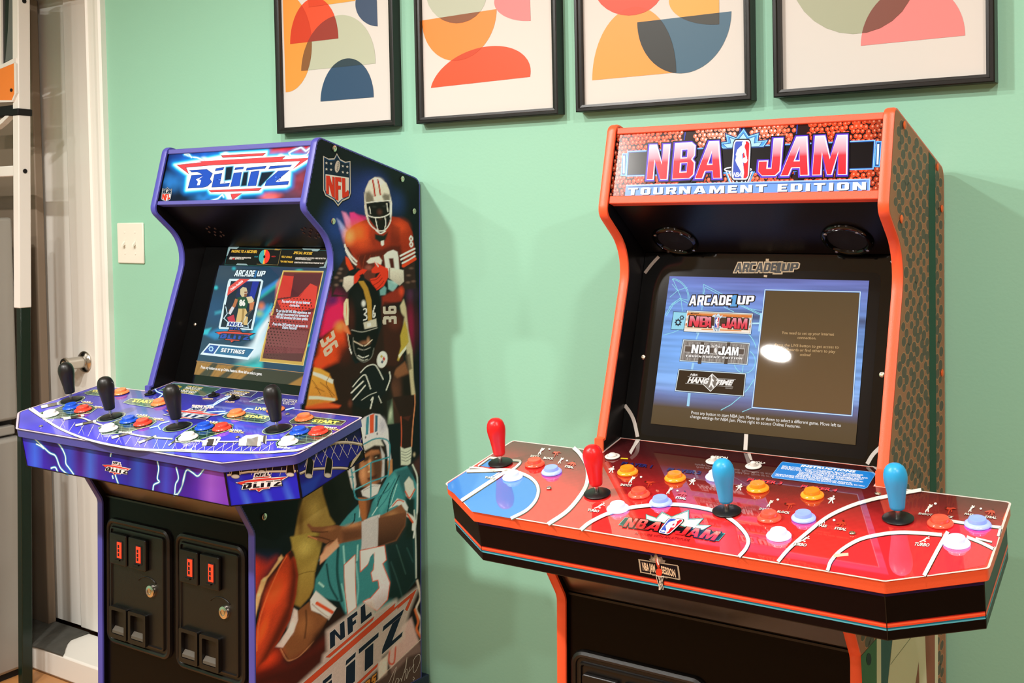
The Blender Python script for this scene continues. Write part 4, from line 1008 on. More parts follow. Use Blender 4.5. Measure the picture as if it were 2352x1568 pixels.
def screen_R(s):
    n = s.bfr[3]; cor = [s.hit(s.bfr[0], n, u, v) for u, v in ((1497, 970), (1962, 1025), (2000, 648), (1538, 632))]
    O, ev = np.array(s.bfr[0]), np.array(s.bfr[2]); ab = [(p[0], (p - O) @ ev) for p in cor]
    a0, a1 = (ab[0][0] + ab[3][0]) / 2, (ab[1][0] + ab[2][0]) / 2; b0, b1 = (ab[0][1] + ab[1][1]) / 2, (ab[2][1] + ab[3][1]) / 2
    rect = [(a0, b0), (a1, b0), (a1, b1), (a0, b1)]
    S = Surf(s.bfr, [(1497, 970), (1962, 1025), (2000, 648), (1538, 632)], rect)
    disp = s.part(MB().prism(rect, s.bfr, .0002, .0014), 'display', M['black_gloss'])
    A = Art(S, .0016); P = A.grid(190, 150, None, (a0, b0, a1, b1))
    t = (P.ab[:, 1] - b0) / (b1 - b0); x = (P.ab[:, 0] - a0) / (a1 - a0)
    stops = [0, .12, .2, .3, .45, .62, .8, 1]; cl = ['#54452F', '#584A38', '#6870A0', '#84AEEA', '#74A2E2', '#6C98D8', '#6A8ACE', '#6C78C0']  # brown lower stops: hazy room reflection painted into the picture colours
    C = np.array([lin(c)[:3] for c in cl]); P.rgb = np.stack([np.interp(t, stops, C[:, k]) for k in range(3)], 1)
    nz = vnoise(x * 2.2 + 5, t * 46, 5) * .6 + vnoise(x * 5, t * 90, 9) * .4; m = np.clip((t - .12) / .1, 0, 1)
    P.rgb *= (1 + (nz - .5) * .75 * m)[:, None]; P.rgb += (np.array(lin('#5AA0E8')[:3]) * (np.clip(1 - np.abs(x - .12) / .3, 0, 1) * m * np.clip(1.4 - t, 0, 1) * .25)[:, None])
    dk = np.clip(1 - np.abs(t - .745) / .05, 0, 1) * np.clip((x - .12) / .2, 0, 1) * .72; P.rgb = P.rgb * (1 - dk[:, None]) + np.array(lin('#2C2A2E')[:3]) * dk[:, None]
    P.done(0)
    cy = '#8FE0EE'; cs = lambda p, w=1.5, c=cy, k=1: A.line(ZS(pairs(p) if isinstance(p, str) else p), w, c, k)
    ec = lambda cx, cy_, r1, r2, a0_, a1_: ellp(cx, cy_, r1, r2, 0, a0_, a1_)
    # thin court lines
    for r in (0, 10):
        cs([(250 + 0 * r, 75 + r)] + ec(230, 250, 165 + r, 175 + r, -82, 5)[1:], 1.2, cy)
    cs('255,70 330,240 345,370', 1.2); cs('250,120 300,180 390,150', 1.2); cs('230,240 300,180', 1.2); cs('225,330 320,250 400,270', 1.2)
    cs('200,410 260,310 330,262 400,300', 1.4); cs('190,400 255,295 330,248', 1.2)
    cs('535,125 720,225', 1.3); cs('548,152 700,232', 1.3); cs('535,125 520,360', 1.3); cs('548,152 532,250', 1.3); cs('860,318 1050,412', 1.6); cs('870,312 1050,400', 1.2); cs('720,335 810,380', 1.3)
    cs('470,565 492,565 470,625', 3.2, '#9FD4F4'); cs('445,835 432,895', 4.6, '#9FD4F4'); cs('410,1105 398,1222', 6, '#9FD4F4'); cs('940,350 1060,372', 1)
    cs(ec(905, 830, 95, 105, -62, 195), 1.5); cs('892,865 885,930', 1.4); cs(ec(860, 800, 160, 250, -64, -22), 1.6)
    cs('175,582 260,560 345,525', 1.2); cs('990,990 930,1080 860,1150 780,1215 690,1262', 1.7); cs('880,1280 970,1245', 1.4)
    # message panel; haze of the reflected room painted in as brown fill
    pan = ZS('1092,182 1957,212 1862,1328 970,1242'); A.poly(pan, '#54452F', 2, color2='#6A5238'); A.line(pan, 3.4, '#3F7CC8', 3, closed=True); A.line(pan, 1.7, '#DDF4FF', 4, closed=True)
    A.line(ZS('1058,395 1036,560'), 4.5, '#A8E0FA', 4); A.line(ZS('975,487 1048,487'), 3.6, '#B8E8FA', 3)
    tc = '#D0AC7C'; TX = lambda t, x0, y0, x1, y1, h, c=tc, b=.0: A.text(t, *ZS([(x0, y0), (x1, y1), (x0 + h * .12, y0 - h)]), c, 5, bold=b)
    TX('You need to set up your Internet', 1240, 586, 1712, 608, 25); TX('connection.', 1382, 632, 1550, 640, 24)
    TX('Press the LIVE button to get access to', 1178, 694, 1752, 725, 25); TX('leaderboards or find others to play', 1205, 733, 1720, 764, 25); TX('online!', 1402, 786, 1500, 791, 24)
    TX('Press any button to start NBA Jam. Move up or down to select a different game. Move left to', 427, 1292, 1762, 1426, 27, '#F4F2F0'); TX('change settings for NBA Jam. Move right to access Online Features.', 418, 1326, 1400, 1431, 27, '#F4F2F0')
    arcade1up(A, *ZS([(402, 317), (985, 322), (416, 226)]), 5)
    # first game card
    frame_card(A, ZS('388,364 982,398 962,584 360,552'), 1.7, '#EAF8FF', '#14202C', '#DDB890', 6); 
    for k in range(7):
        y = 384 + k * 23; c = ['#D97A3A', '#F0E2D2', '#E6B98C', '#FAF2E8', '#C96A30', '#EFD3B4', '#F6EBDD'][k]
        A.poly(ZS([(392 - k * 4, y + 2), (972 - k * 3, y + 30), (969 - k * 3, y + 52), (388 - k * 4, y + 24)]), c, 10)
        A.poly(ZS([(520 + 60 * (k % 3), y + 9), (880 - 50 * (k % 2), y + 27), (878 - 50 * (k % 2), y + 36), (518 + 60 * (k % 3), y + 18)]), ['#E08A4A', '#D9B48E', '#F8F0E8'][k % 3], 11)
    A.poly(ZS('402,410 955,440 945,535 390,505'), '#4A3830', 12); A.line(ZS('402,410 955,440 945,535 390,505'), 1.5, '#C8DCE8', 13, closed=True)
    f = lambda *p: ZS([p])[0]
    A.poly(ZS('618,408 650,402 640,424 672,392 690,418 712,408 700,430 690,440 640,436'), '#CFE4F2', 13); A.poly(ZS('610,505 695,510 680,556 628,552'), '#D8E4EC', 13); A.line(ZS('628,515 645,552 655,515 668,555 682,515'), 1.1, '#4A6A80', 14)
    card(A, f(640, 425), f(684, 428), f(676, 528), f(634, 525), 14, txt=False)
    P1 = [(0, '#E03848'), (.5, '#E24A5C'), (1, '#E8A0B0')]
    jam(A, (f(405, 508), f(492, 513), f(420, 414)), (f(500, 514), f(575, 517), f(510, 420)), (f(545, 517), f(606, 521), f(567, 424)), (f(702, 527), f(772, 531), f(712, 432)), (f(765, 531), f(838, 535), f(785, 436)), (f(842, 535), f(932, 541), f(850, 440)), 22, '#2A1418', P1, None)
    A.text('MIDWAY', f(420, 396), f(494, 400), f(424, 384), '#2A1A10', 14, bold=.04)
    q = ZS('268,374 384,382 356,537 246,530'); A.line(q, 2.4, '#14283A', 6, closed=True); A.poly(q, '#93D6EE', 7); gear(A, *f(308, 470), 9, '#14283A', '#93D6EE', 8); gear(A, *f(342, 427), 6, '#14283A', '#93D6EE', 8)
    # second card, greyed out
    frame_card(A, ZS('355,625 952,665 930,860 322,818'), 1.6, '#DDF0FA', '#1A232C', '#8A8480', 6)
    for k in range(26):
        x = 372 + k * 22; A.line(ZS([(x, 645 + k * 1.5), (x - 26, 810 + k * 1.6)]), 1.4, ['#A8A29C', '#6A6460', '#B8B2AC'][k % 3], 10)
    for x in (505, 740): A.poly(ZS([(x + 10, 640 + x * .02), (x + 40, 642 + x * .02), (x + 12, 838 + x * .02), (x - 20, 836 + x * .02)]), '#4A423C', 11)
    A.poly(ZS('372,682 908,718 900,772 366,738'), '#5A504A', 12); A.line(ZS('372,682 908,718 900,772 366,738'), 1.3, '#C8C4C0', 13, closed=True)
    A.poly(ZS('610,676 640,690 652,668 668,694 692,684 680,706 622,702'), '#D8D4D0', 13); card(A, f(634, 694), f(668, 697), f(660, 772), f(626, 769), 14, txt=False); A.poly(ZS('634,694 668,697 660,772 626,769'), '#9A948E', 19); logo_man(A, lambda a, b: f(630 + a * 34, 696 + b * 74), 20, '#F4F2F0')
    W1 = [(0, '#FFFFFF'), (1, '#FFFFFF')]
    jam(A, (f(428, 750), f(487, 755), f(440, 672)), (f(498, 756), f(540, 759), f(508, 676)), (f(540, 760), f(594, 764), f(558, 680)), (f(670, 768), f(724, 772), f(680, 690)), (f(722, 772), f(786, 776), f(742, 694)), (f(790, 776), f(852, 780), f(798, 698)), 22, '#2A2624', W1, None, (.06, 0))
    for d, c_, k in ((3, '#2A2624', 26), (0, '#F2F0EE', 27)): A.glyphs('TOURNAMENT EDITION', f(378 + d, 782 + d), f(888 + d, 814 + d), f(380 + d, 766 + d), c_, k, gap=.22)
    # third card
    frame_card(A, ZS('315,892 917,938 897,1142 283,1086'), 1.6, '#DDF0FA', '#1A232C', '#2E241C', 6)
    A.text('NBA', f(416, 950), f(482, 955), f(422, 932), '#F0EDE8', 10, bold=.03, shear=.2); A.text('HANG', f(392, 1011), f(582, 1025), f(402, 966), '#F4F2EE', 12, bold=.05, shear=.25); A.text('TIME', f(640, 1032), f(802, 1043), f(650, 990), '#F4F2EE', 12, bold=.05, shear=.25)
    A.poly(ZS('615,934 692,1006 600,1097 527,1026'), '#F2F0EC', 10); A.poly(ZS('614,942 684,1007 601,1089 534,1026'), '#7A726A', 11)
    A.poly(ZS('608,960 618,960 616,978 632,996 628,1008 616,1002 620,1030 632,1050 624,1070 616,1052 606,1036 596,1056 582,1062 594,1036 602,1004 606,984'), '#F6F4F0', 13); A.ell(*f(610, 955), 2.2, 2.4, '#F6F4F0', 13)
    for a, b, c_, d in ((396, 960, 560, 972), (375, 1018, 530, 1031), (664, 980, 826, 992), (640, 1044, 802, 1057)): A.line(ZS([(a, b), (c_, d)]), .9, '#C8C4BE', 10)
    A.text('MIDWAY', f(730, 1071), f(798, 1077), f(733, 1060), '#C8C0B6', 10, shear=.2)
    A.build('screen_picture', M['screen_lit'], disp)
    # printed marks on the glass surround
    S2 = s.surf(s.bfr, ab=[(-.22, 0), (.22, 0), (.22, s.bh), (-.22, s.bh)]); B = Art(S2, .0003)
    ZQ = zoom(2.868, 1360, 580); gold = '#BFA986'
    arcade1up(B, *ZQ([(936, 130), (1352, 128), (948, 68)]), 1, fill='#14100C', edge=gold, one='#14100C', g=.11)
    lc = '#B9B2AA'
    for p in ('1145,40 1166,40 1164,58 1144,57', '1132,147 1154,149 1152,163 1131,161'): B.poly(ZQ(p), gold, 1)
    B.build('bezel_logo', M['print'], s.bezel)
    for p, w in (('215,1003 255,1060 280,1120 300,1213', 8), ('1016,1194 1010,1300', 9), ('1905,1275 1850,1330 1812,1392', 9), ('440,26 395,75 348,135', 7), ('1972,52 2000,98', 7)):
        B = Art(S2, .0003); B.line(ZQ(crom(pairs(p))), w, lc, 1); B.build('court_line', M['print'], s.bezel)
    for u, v in ((1477, 820), (2026, 860)):
        p = s.hit(s.bfr[0], n, u, v); fr = (tuple(p), s.bfr[1], s.bfr[2], s.bfr[3]); MB().lathe([(.0045, .0001), (.0045, .001), (.003, .002), (.0018, .002), (.0016, .001), (0, .001)], fr, 16, cap=False).build('screw', M['screw'], s.bezel, smooth=40)
    MB().prism(round_poly([(a0 - .018, b0 - .02, .01), (a1 + .018, b0 - .02, .01), (a1 + .018, b1 + .014, .012), (a0 - .018, b1 + .014, .012)], 5), s.bfr, .0000, .00015).build('glass_border', M['glass_border'], s.bezel)
    # speakers
    for u, v in ((1551, 551), (1946, 549)):
        p = s.hit(s.sof[0], s.sof[3], u, v); fr = (tuple(p + np.array(s.sof[3]) * .0002), s.sof[1], s.sof[2], s.sof[3])
        o = s.part(MB().lathe([(.041, 0), (.041, .002), (.0385, .0052), (.0335, .0062), (.0315, .0045), (.0305, .0015)], fr, 48, cap=False), 'speaker', M['black_gloss'], smooth=50)
        MB().lathe([(.0305, .0012), (.022, .0006), (.010, .0016), (.0035, .0028), (0, .0030)], fr, 40, cap=False).build('cone', M['grille'], o, smooth=True)
        for t in (40, 130, 220, 310):
            c_ = np.array(fr[0]) + np.array(fr[1]) * .036 * math.cos(math.radians(t)) + np.array(fr[2]) * .036 * math.sin(math.radians(t))
            MB().lathe([(.0028, .0058), (.0028, .0070), (.0012, .0075), (0, .0075)], (c_, fr[1], fr[2], fr[3]), 12, cap=False).build('screw', M['screw'], o, smooth=40)
M['grille'] = mat('speaker_grille', '#0B0B0C', rough=.7, bump=.6, bscale=1400)
M['glass_border'] = mat('dark_glass_border', '#0C0B0C', rough=.12, ior=1.4)
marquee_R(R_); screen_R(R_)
# ------------------------------------------------------------------ right machine: deck, front apron, side
Z1 = zoom(3.267, 1020, 960); Z2 = zoom(3.36, 1640, 1000); Z3 = zoom(6.534, 1380, 1000); Z5 = zoom(6.532, 1700, 1040); Z6 = zoom(6.532, 2000, 1060); ZL = zoom(7.35, 1380, 1140)
def person_icon(A, u, v, h, kind, c, layer, sh='#3A2422'):
    """small pictogram; (u,v) is the feet, h its height in pixels"""
    F = {'stand': [[(-.45, 0), (-.1, -.45), (.05, -.4), (-.3, .0)], [(.15, 0), (.05, -.45), (.2, -.45), (.32, 0)], [(-.15, -.42), (-.1, -.82), (.3, -.82), (.22, -.42)], [(-.1, -.8), (-.55, -.6), (-.2, -.45), (-.15, -.55), (-.38, -.62), (-.05, -.7)], [(.28, -.8), (.55, -.58), (.3, -.45), (.22, -.52), (.38, -.6), (.22, -.68)]],
         'shoot': [[(-.4, 0), (-.3, -.3), (-.1, -.5), (.1, -.4), (.12, -.05), (-.02, -.05), (-.02, -.3), (-.18, -.2), (-.28, .02)], [(-.1, -.45), (.05, -.85), (.35, -.8), (.12, -.4)], [(.15, -.85), (.65, -1.05), (.7, -.95), (.3, -.72)], [(.1, -.7), (.6, -.85), (.62, -.76), (.2, -.58)]],
         'run': [[(-.9, -.1), (-.3, -.35), (0, -.55), (.15, -.4), (-.2, -.2), (-.8, .0)], [(-.2, -.35), (.3, -.15), (.1, -.02), (-.1, -.05), (.05, -.15), (-.3, -.2)], [(-.1, -.5), (.4, -.85), (.65, -.7), (.15, -.35)], [(.5, -.75), (.9, -.55), (.86, -.46), (.45, -.58)]],
         'block': [[(-.5, -.55), (-.3, -.75), (.1, -.7), (.5, -.72), (.85, -.55), (.4, -.55), (.1, -.45), (-.2, -.5)], [(-.1, -.5), (.15, -.5), (-.05, -.2), (-.15, .05), (-.25, 0), (-.15, -.25)], [(.15, -.45), (.32, -.45), (.3, -.2), (.16, -.22)]],
         'steal': [[(-.7, -.45), (-.3, -.6), (.2, -.7), (.6, -.55), (.7, -.2), (.5, -.25), (.4, -.42), (.1, -.35), (-.1, -.1), (-.3, -.1), (-.1, -.4), (-.4, -.35)], [(.2, -.4), (.45, -.35), (.35, 0), (.2, 0)]]}[kind]
    for p in F: A.poly([(u + x * h, v + y * h) for x, y in p], c, layer)
    hx, hy = {'stand': (.32, -.93), 'shoot': (.28, -.96), 'run': (.72, -.85), 'block': (-.45, -.68), 'steal': (.35, -.78)}[kind]
    A.ell(u + hx * h, v + hy * h, .13 * h, .12 * h, c if kind not in ('block', 'steal') else '#5A1A12', layer + 1, n=12)

def deck_R(s):
    S = s.dsurf; A = Art(S, -.0010); inn = s.dout
    x0, x1 = -.4135, .4135; b0 = min(p[1] for p in inn); b1 = max(p[1] for p in inn); P_ = np.array(inn)
    A.s = S; out = [(a, b) for a, b in offset_loop(inn, -.0004)]
    inside = lambda ab: poly_sd(ab, np.array(out)) < 0
    # printed base: red towards the player, maroon halftone towards the screen
    G = A.grid(330, 130, None, (x0, b0, x1, b1)); t = (G.ab[:, 1] - b0) / (b1 - b0); r = np.hypot(G.ab[:, 0] * .55, 0)
    stops = [0, .22, .42, .62, .82, 1]; C = np.array([lin(c)[:3] for c in ('#E8302E', '#DC2C2B', '#B42426', '#6E1A1C', '#3E1214', '#2C0E10')])
    k = np.clip(t - .10 * (np.abs(G.ab[:, 0]) / .41) ** 2, 0, 1); G.rgb = np.stack([np.interp(k, stops, C[:, j]) for j in range(3)], 1)
    dots = (np.sin(G.ab[:, 0] * 2100) * np.sin(G.ab[:, 1] * 2100)) * .06; G.rgb *= (1 + dots)[:, None]
    n_ = vnoise(G.ab[:, 0] * 160, G.ab[:, 1] * 160, 4); G.rgb *= (.94 + .12 * n_)[:, None]
    # keep only what lies on the slab
    G.inside = inside; G.done(0)
    A.line(inn + [inn[0]], .0030, '#D8CCC6', 1, ab=True)
    W = '#EFEAE2'; D = '#3A1212'
    def wl(p, w=7.2, Z=Z1):
        pts = Z(crom(pairs(p))) if isinstance(p, str) else p; A.line([(a + .5, b + .9) for a, b in pts], w + 2.2, D, 4); A.line(pts, w, W, 5)
    # blue key on the left
    A.poly(Z1('150,588 300,490 400,425 445,385 470,368 560,386 640,420 690,470 700,530 675,600 610,665 505,722 216,668'), '#3E7CC8', 2)
    A.poly(Z1('38,462 175,372 460,366 440,395 385,430 135,588 88,535 40,500'), '#4682CC', 2); A.poly(Z1('270,332 352,275 400,290 345,345'), '#3E7CC8', 2)
    wl('138,588 300,482 440,392 482,362', 7.4); wl('178,370 320,368 470,364 560,384 642,420 692,470 704,530 678,600 612,666 502,722', 6.6)
    wl('200,345 270,348 390,372', 4); wl('262,334 350,272', 3); wl('350,272 470,290 570,300 545,340 500,370', 4.6)
    wl('775,768 925,665 1040,520 1070,420 1058,330 1012,250 966,204', 8.4)
    wl('1016,812 1090,755 1230,690 1400,650 1600,632 1750,634 1900,656 2030,690 2150,760 2232,840 2262,905 2245,965 2192,1026', 8)
    # red key on the right
    A.poly(Z2('858,1040 882,965 962,882 1100,803 1250,768 1400,752 1560,757 1745,772 1610,1085 1320,1108'), '#EC2C34', 2); A.poly(Z2('1790,748 1812,665 2208,722 2168,870'), '#E22440', 2)
    A.poly(Z2('1790,775 1960,800 2140,885 2080,1010 1640,1082'), '#E83240', 2)
    wl('472,962 560,862 700,742 860,622 1040,540 1200,494 1330,468 1482,440 1585,424', 8, Z2)
    wl('856,1036 884,962 962,880 1100,802 1250,766 1400,750 1560,755 1745,772', 8, Z2); wl('1606,1085 1700,910 1792,748', 9, Z2)
    wl('1800,662 1930,684 2208,720', 6.5, Z2); wl('2204,724 2186,788', 6, Z2); wl('1940,790 2050,835 2148,884', 7, Z2); wl('2010,800 2138,832', 4, Z2)
    A.line(Z2('905,925 960,918 1018,914'), 7, '#F2C8B0', 6)
    # centre emblem
    st = ZL('735,270 908,332 1000,232 1162,312 1442,204 1442,352 1680,350 1590,450 1812,462 1650,545 1480,500 1290,450 830,372 738,346')
    A.line(st, 3.0, '#123A38', 7, closed=True); A.line(st, 1.3, '#7FC8BC', 8, closed=True); A.poly(st, '#F3EEE2', 7)
    A.poly(ZL('415,335 1000,410 960,470 350,440'), '#101418', 9); A.poly(ZL('1230,470 1990,580 1890,700 1180,560'), '#101418', 9)
    for p in ('385,318 452,326 362,446 278,436', '1972,588 2052,602 1945,724 1882,714'): A.poly(ZL(p), '#14302E', 10); A.line(ZL(p), 1.2, '#5FA89C', 11, closed=True)
    RL = [(0, '#C81E26'), (.55, '#E03238'), (1, '#F08C80')]; f = lambda *p: ZL([p])[0]
    jam(A, (f(345, 470), f(500, 492), f(450, 322)), (f(540, 497), f(690, 518), f(640, 345)), (f(700, 520), f(925, 552), f(830, 388)), (f(1185, 602), f(1380, 630), f(1300, 470)), (f(1400, 634), f(1590, 664), f(1500, 500)), (f(1610, 668), f(1872, 722), f(1735, 530)), 12, '#1A1014', RL, None, (.07, 0))
    card(A, f(1120, 338), f(1380, 372), f(1115, 620), f(930, 580), 20)
    A.text('ALTITUDE WITH AN ATTITUDE', f(532, 590), f(1460, 722), f(548, 556), '#8E1C20', 7, shear=.2, bold=.01)
    # lettering and pictograms
    ic = '#F2EDE4'; rd = '#C23A26'
    def L(t, Z, x0, y0, x1, y1, h, c=ic, sh=.25, b=.035, dx=.25): A.text(t, *Z([(x0 + 2, y0 + 2), (x1 + 2, y1 + 2), (x0 + 2 + h * dx, y0 + 2 - h)]), '#2A1010', 7, bold=b + .015, shear=sh); A.text(t, *Z([(x0, y0), (x1, y1), (x0 + h * dx, y0 - h)]), c, 8, bold=b, shear=sh)
    L('SHOOT', Z1, 645, 270, 712, 278, 14); L('BLOCK', Z1, 742, 285, 815, 294, 14); L('STEAL', Z1, 898, 350, 965, 360, 14); L('TURBO', Z1, 312, 425, 385, 434, 13)
    L('SHOOT', Z1, 1308, 490, 1395, 500, 15); L('STEAL', Z1, 1718, 588, 1797, 600, 15); L('TURBO', Z1, 1068, 675, 1152, 686, 16); L('OFF/ON', Z1, 1980, 292, 2108, 304, 18, sh=.1); L('VOL+', Z5, 165, 142, 340, 158, 26, sh=.1)
    for t, x0, y0, x1, y1, c in (('PLAYER 1', 1315, 332, 1550, 362, '#26265E'), ('PLAYER 2', 1655, 380, 1910, 412, '#26265E')): L(t, Z1, x0, y0, x1, y1, 20, c)
    for t, x0, y0, x1, y1 in (('PLAYER 3', 58, 405, 595, 468), ('PLAYER 4', 860, 510, 1420, 582)): L(t, Z5, x0, y0, x1, y1, 40, '#D8262A')
    L('SHOOT', Z5, 240, 835, 435, 858, 30); L('BLOCK', Z5, 512, 878, 705, 905, 30); L('PASS', Z5, 1110, 1090, 1262, 1112, 34); L('STEAL', Z5, 1370, 1138, 1552, 1164, 34); L('TURBO', Z5, 745, 1365, 955, 1395, 40)
    L('SHOOT', Z6, 680, 800, 900, 826, 26); L('BLOCK', Z6, 1000, 838, 1215, 868, 30); L('PASS', Z6, 1380, 812, 1520, 832, 26); L('STEAL', Z6, 1690, 860, 1870, 884, 30); L('TURBO', Z6, 625, 1265, 850, 1288, 44)
    for Z, x, y, h, k, c in ((Z1, 720, 258, 48, 'shoot', ic), (Z1, 835, 270, 50, 'block', rd), (Z1, 865, 325, 42, 'shoot', ic), (Z1, 950, 345, 48, 'steal', rd), (Z1, 390, 418, 36, 'run', ic), (Z1, 1245, 395, 46, 'stand', ic), (Z1, 1390, 476, 48, 'shoot', ic), (Z1, 1525, 505, 60, 'block', rd),
                           (Z1, 1845, 490, 50, 'stand', ic), (Z1, 1670, 558, 46, 'shoot', ic), (Z1, 1770, 580, 54, 'steal', rd), (Z1, 1155, 660, 46, 'run', ic), (Z1, 2195, 535, 48, 'stand', ic), (Z5, 1330, 755, 112, 'stand', ic), (Z5, 395, 805, 100, 'shoot', ic), (Z5, 700, 840, 130, 'block', rd), (Z5, 1220, 1060, 100, 'shoot', ic), (Z5, 1470, 1110, 120, 'steal', rd), (Z5, 920, 1330, 96, 'run', ic),
                           (Z6, 830, 775, 112, 'shoot', ic), (Z6, 1160, 800, 130, 'block', rd), (Z6, 1480, 780, 95, 'shoot', ic), (Z6, 1770, 830, 120, 'steal', rd), (Z6, 780, 1220, 90, 'run', ic)):
        sc_ = {Z1: 3.267, Z5: 6.532, Z6: 6.532}[Z]; u, v = Z([(x, y)])[0]; person_icon(A, u, v, h / sc_, k, c, 9)
    for Z, x, y, r in ((Z1, 787, 216, 8), (Z1, 917, 303, 8), (Z1, 1465, 428, 9), (Z1, 1735, 533, 8), (Z5, 527, 690, 20), (Z5, 1372, 1005, 22), (Z6, 945, 645, 22), (Z6, 1635, 728, 20)):
        u, v = Z([(x, y)])[0]; A.ell(u, v, r / (3.267 if Z is Z1 else 6.532) * .98, r / (3.267 if Z is Z1 else 6.532) * .75, '#F6F2EA', 10, n=12)
    A.poly(Z3('280,308 380,314 386,330 274,322'), '#D8C22A', 8)
    # instruction label
    q = Z5('600,132 1960,300 1995,320 1870,520 1830,538 450,362 432,338 575,150'); A.line(q, 1.6, '#8FC4F0', 9, closed=True); A.poly(q, '#1F7ED2', 10)
    A.text('INSTRUCTIONS', *Z5([(868, 202), (1690, 302), (885, 176)]), '#F6F8FC', 11, bold=.06, shear=.1, spacing=1.1)
    rows = [('RED BUTTON', 595, 200, 865, 234, '- "SHOOT" ON OFFENSE, "BLOCK" ON DEFENSE.', 900, 238, 1815, 350), ('BLUE BUTTON', 582, 218, 870, 254, '- "PASS" ON OFFENSE, "STEAL" ON DEFENSE.', 895, 258, 1775, 362), ('WHITE BUTTON', 568, 236, 885, 276, '- "TURBO" ENABLES PLAYER TO MOVE FASTER AND', 905, 279, 1880, 395)]
    for a, x0, y0, x1, y1, b_, X0, Y0, X1, Y1 in rows:
        A.text(a, *Z5([(x0, y0), (x1, y1), (x0 + 6, y0 - 15)]), '#EDF3FA', 11, bold=.03); A.text(b_, *Z5([(X0, Y0), (X1, Y1), (X0 + 6, Y0 - 15)]), '#EDF3FA', 11, bold=.03)
    for i, (t, X0, Y0, X1, Y1) in enumerate((('ENHANCES OTHER ACTIONS, FOR EXAMPLE, SHOOT', 845, 292, 1820, 412), ('AND JAM TOGETHER = DUNK. TURBO STRENGTH', 830, 310, 1745, 420), ('REMAINING IS INDICATED ON THE METERS LOCATED', 812, 328, 1810, 450), ('AT THE TOP OF THE SCREEN.', 795, 346, 1330, 408))): A.text(t, *Z5([(X0, Y0), (X1, Y1), (X0 + 6, Y0 - 15)]), '#EDF3FA', 11, bold=.03)
    A.text('WHEN PLAYING WITH A COMPUTER CONTROLLED TEAMMATE,', *Z5([(490, 318), (1640, 466), (496, 303)]), '#EDF3FA', 11, bold=.03); A.text('YOUR BUTTONS CONTROL WHEN HE SHOOTS OR PASSES BACK TO YOU.', *Z5([(474, 336), (1835, 514), (480, 321)]), '#EDF3FA', 11, bold=.03)
    for p in ('515,-5 575,0 570,40 490,150 430,262 400,220 465,110', ): A.poly(Z3(p), '#BDB4AC', 7)
    A.poly(Z5('72,-5 118,-5 150,100 112,98'), '#BDB4AC', 7); A.poly(Z5('1920,190 1950,186 2066,270 2060,298'), '#BDB4AC', 7)
    A.build('deck_art', M['deck_print_red'], s.deck)

def strips(s, nm, rows, L):
    """printed bands on an apron face: (v0, v1, colour)"""

def apron_R(s):
    H = s.sk['front'][2]
    for nm in ('left', 'front', 'chamfer', 'side'):
        fr, L, H = s.sk[nm]; S = s.surf(fr, ab=[(0, 0), (L, 0), (L, H), (0, H)]); A = Art(S, .0003)
        q = lambda b0, b1, c, k: A.poly([(.0006, b0 * H), (L - .0006, b0 * H), (L - .0006, b1 * H), (.0006, b1 * H)], c, k, ab=True)
        q(.02, .995, '#0D0407' if nm == 'front' else '#080506', 0)
        q(.90, .985, '#2A1C5A', 1); q(.265, .345, '#F04E2C', 1); q(.345, .365, '#8A1A18', 1); q(.235, .262, '#1A6E88', 1); q(.205, .235, '#5AB6CC', 2)
        q(.30, .33, '#FA6A44', 2)
        if nm == 'front':
            f = lambda *p: ZL([p])[0]
            A.s = Surf(fr, [(1110, 1255), (2033, 1443), (2030, 1362), (1108, 1190)], [(0, 0), (L, 0), (L, H), (0, H)])
            bx = ZL('690,1000 1325,1110 1335,1275 700,1150'); A.line(bx, 1.6, '#B9A890', 5, closed=True); A.poly(bx, '#17131A', 4)
            A.line(ZL('675,990 690,1155'), 1.6, '#B9A890', 5); A.line(ZL('1340,1115 1350,1280'), 1.6, '#B9A890', 5)
            A.poly(ZL('850,1000 880,1000 890,950 925,985 975,935 1015,990 1075,990 1085,1025 1130,1035 1105,1070 1010,1055 880,1035'), '#7E7064', 6); A.poly(ZL('905,1010 975,960 1050,1020 1040,1050 920,1030'), '#A8937E', 7)
            A.text('NBA JAM', f(735, 1125), f(945, 1165), f(728, 1035), '#F0D2B0', 7, bold=.03); A.text('SESSION', f(1050, 1180), f(1285, 1245), f(1042, 1095), '#F0D2B0', 7, bold=.03)
            A.poly(ZL('960,1010 1000,980 1015,1040 1030,1110 990,1120 965,1060'), '#C8402A', 8); A.poly(ZL('985,990 1003,985 1008,1040 1020,1075 1000,1085 980,1040'), '#F0E8E0', 9)
            u, v = f(1005, 1168); A.ell(u, v, 7.4, 6.6, '#E0442A', 9)
            A.poly(ZL('945,1205 1085,1228 1050,1390 990,1375'), '#1A1416', 10)
            for a, b in ((950, 1000), (985, 1040), (1025, 1060), (1080, 1000), (1045, 985), (1012, 980)): A.line(ZL([(a, 1212), (b, 1380)]), 1.0, '#E8DCCB', 11)
            A.line(ZL('945,1205 1085,1228'), 1.4, '#E8DCCB', 11); A.line(ZL('885,1195 935,1203'), 1.3, '#8A7A6C', 8); A.line(ZL('1085,1235 1140,1247'), 1.3, '#8A7A6C', 8)
        A.build('apron_art', M['skirt_print'], s.skirt)

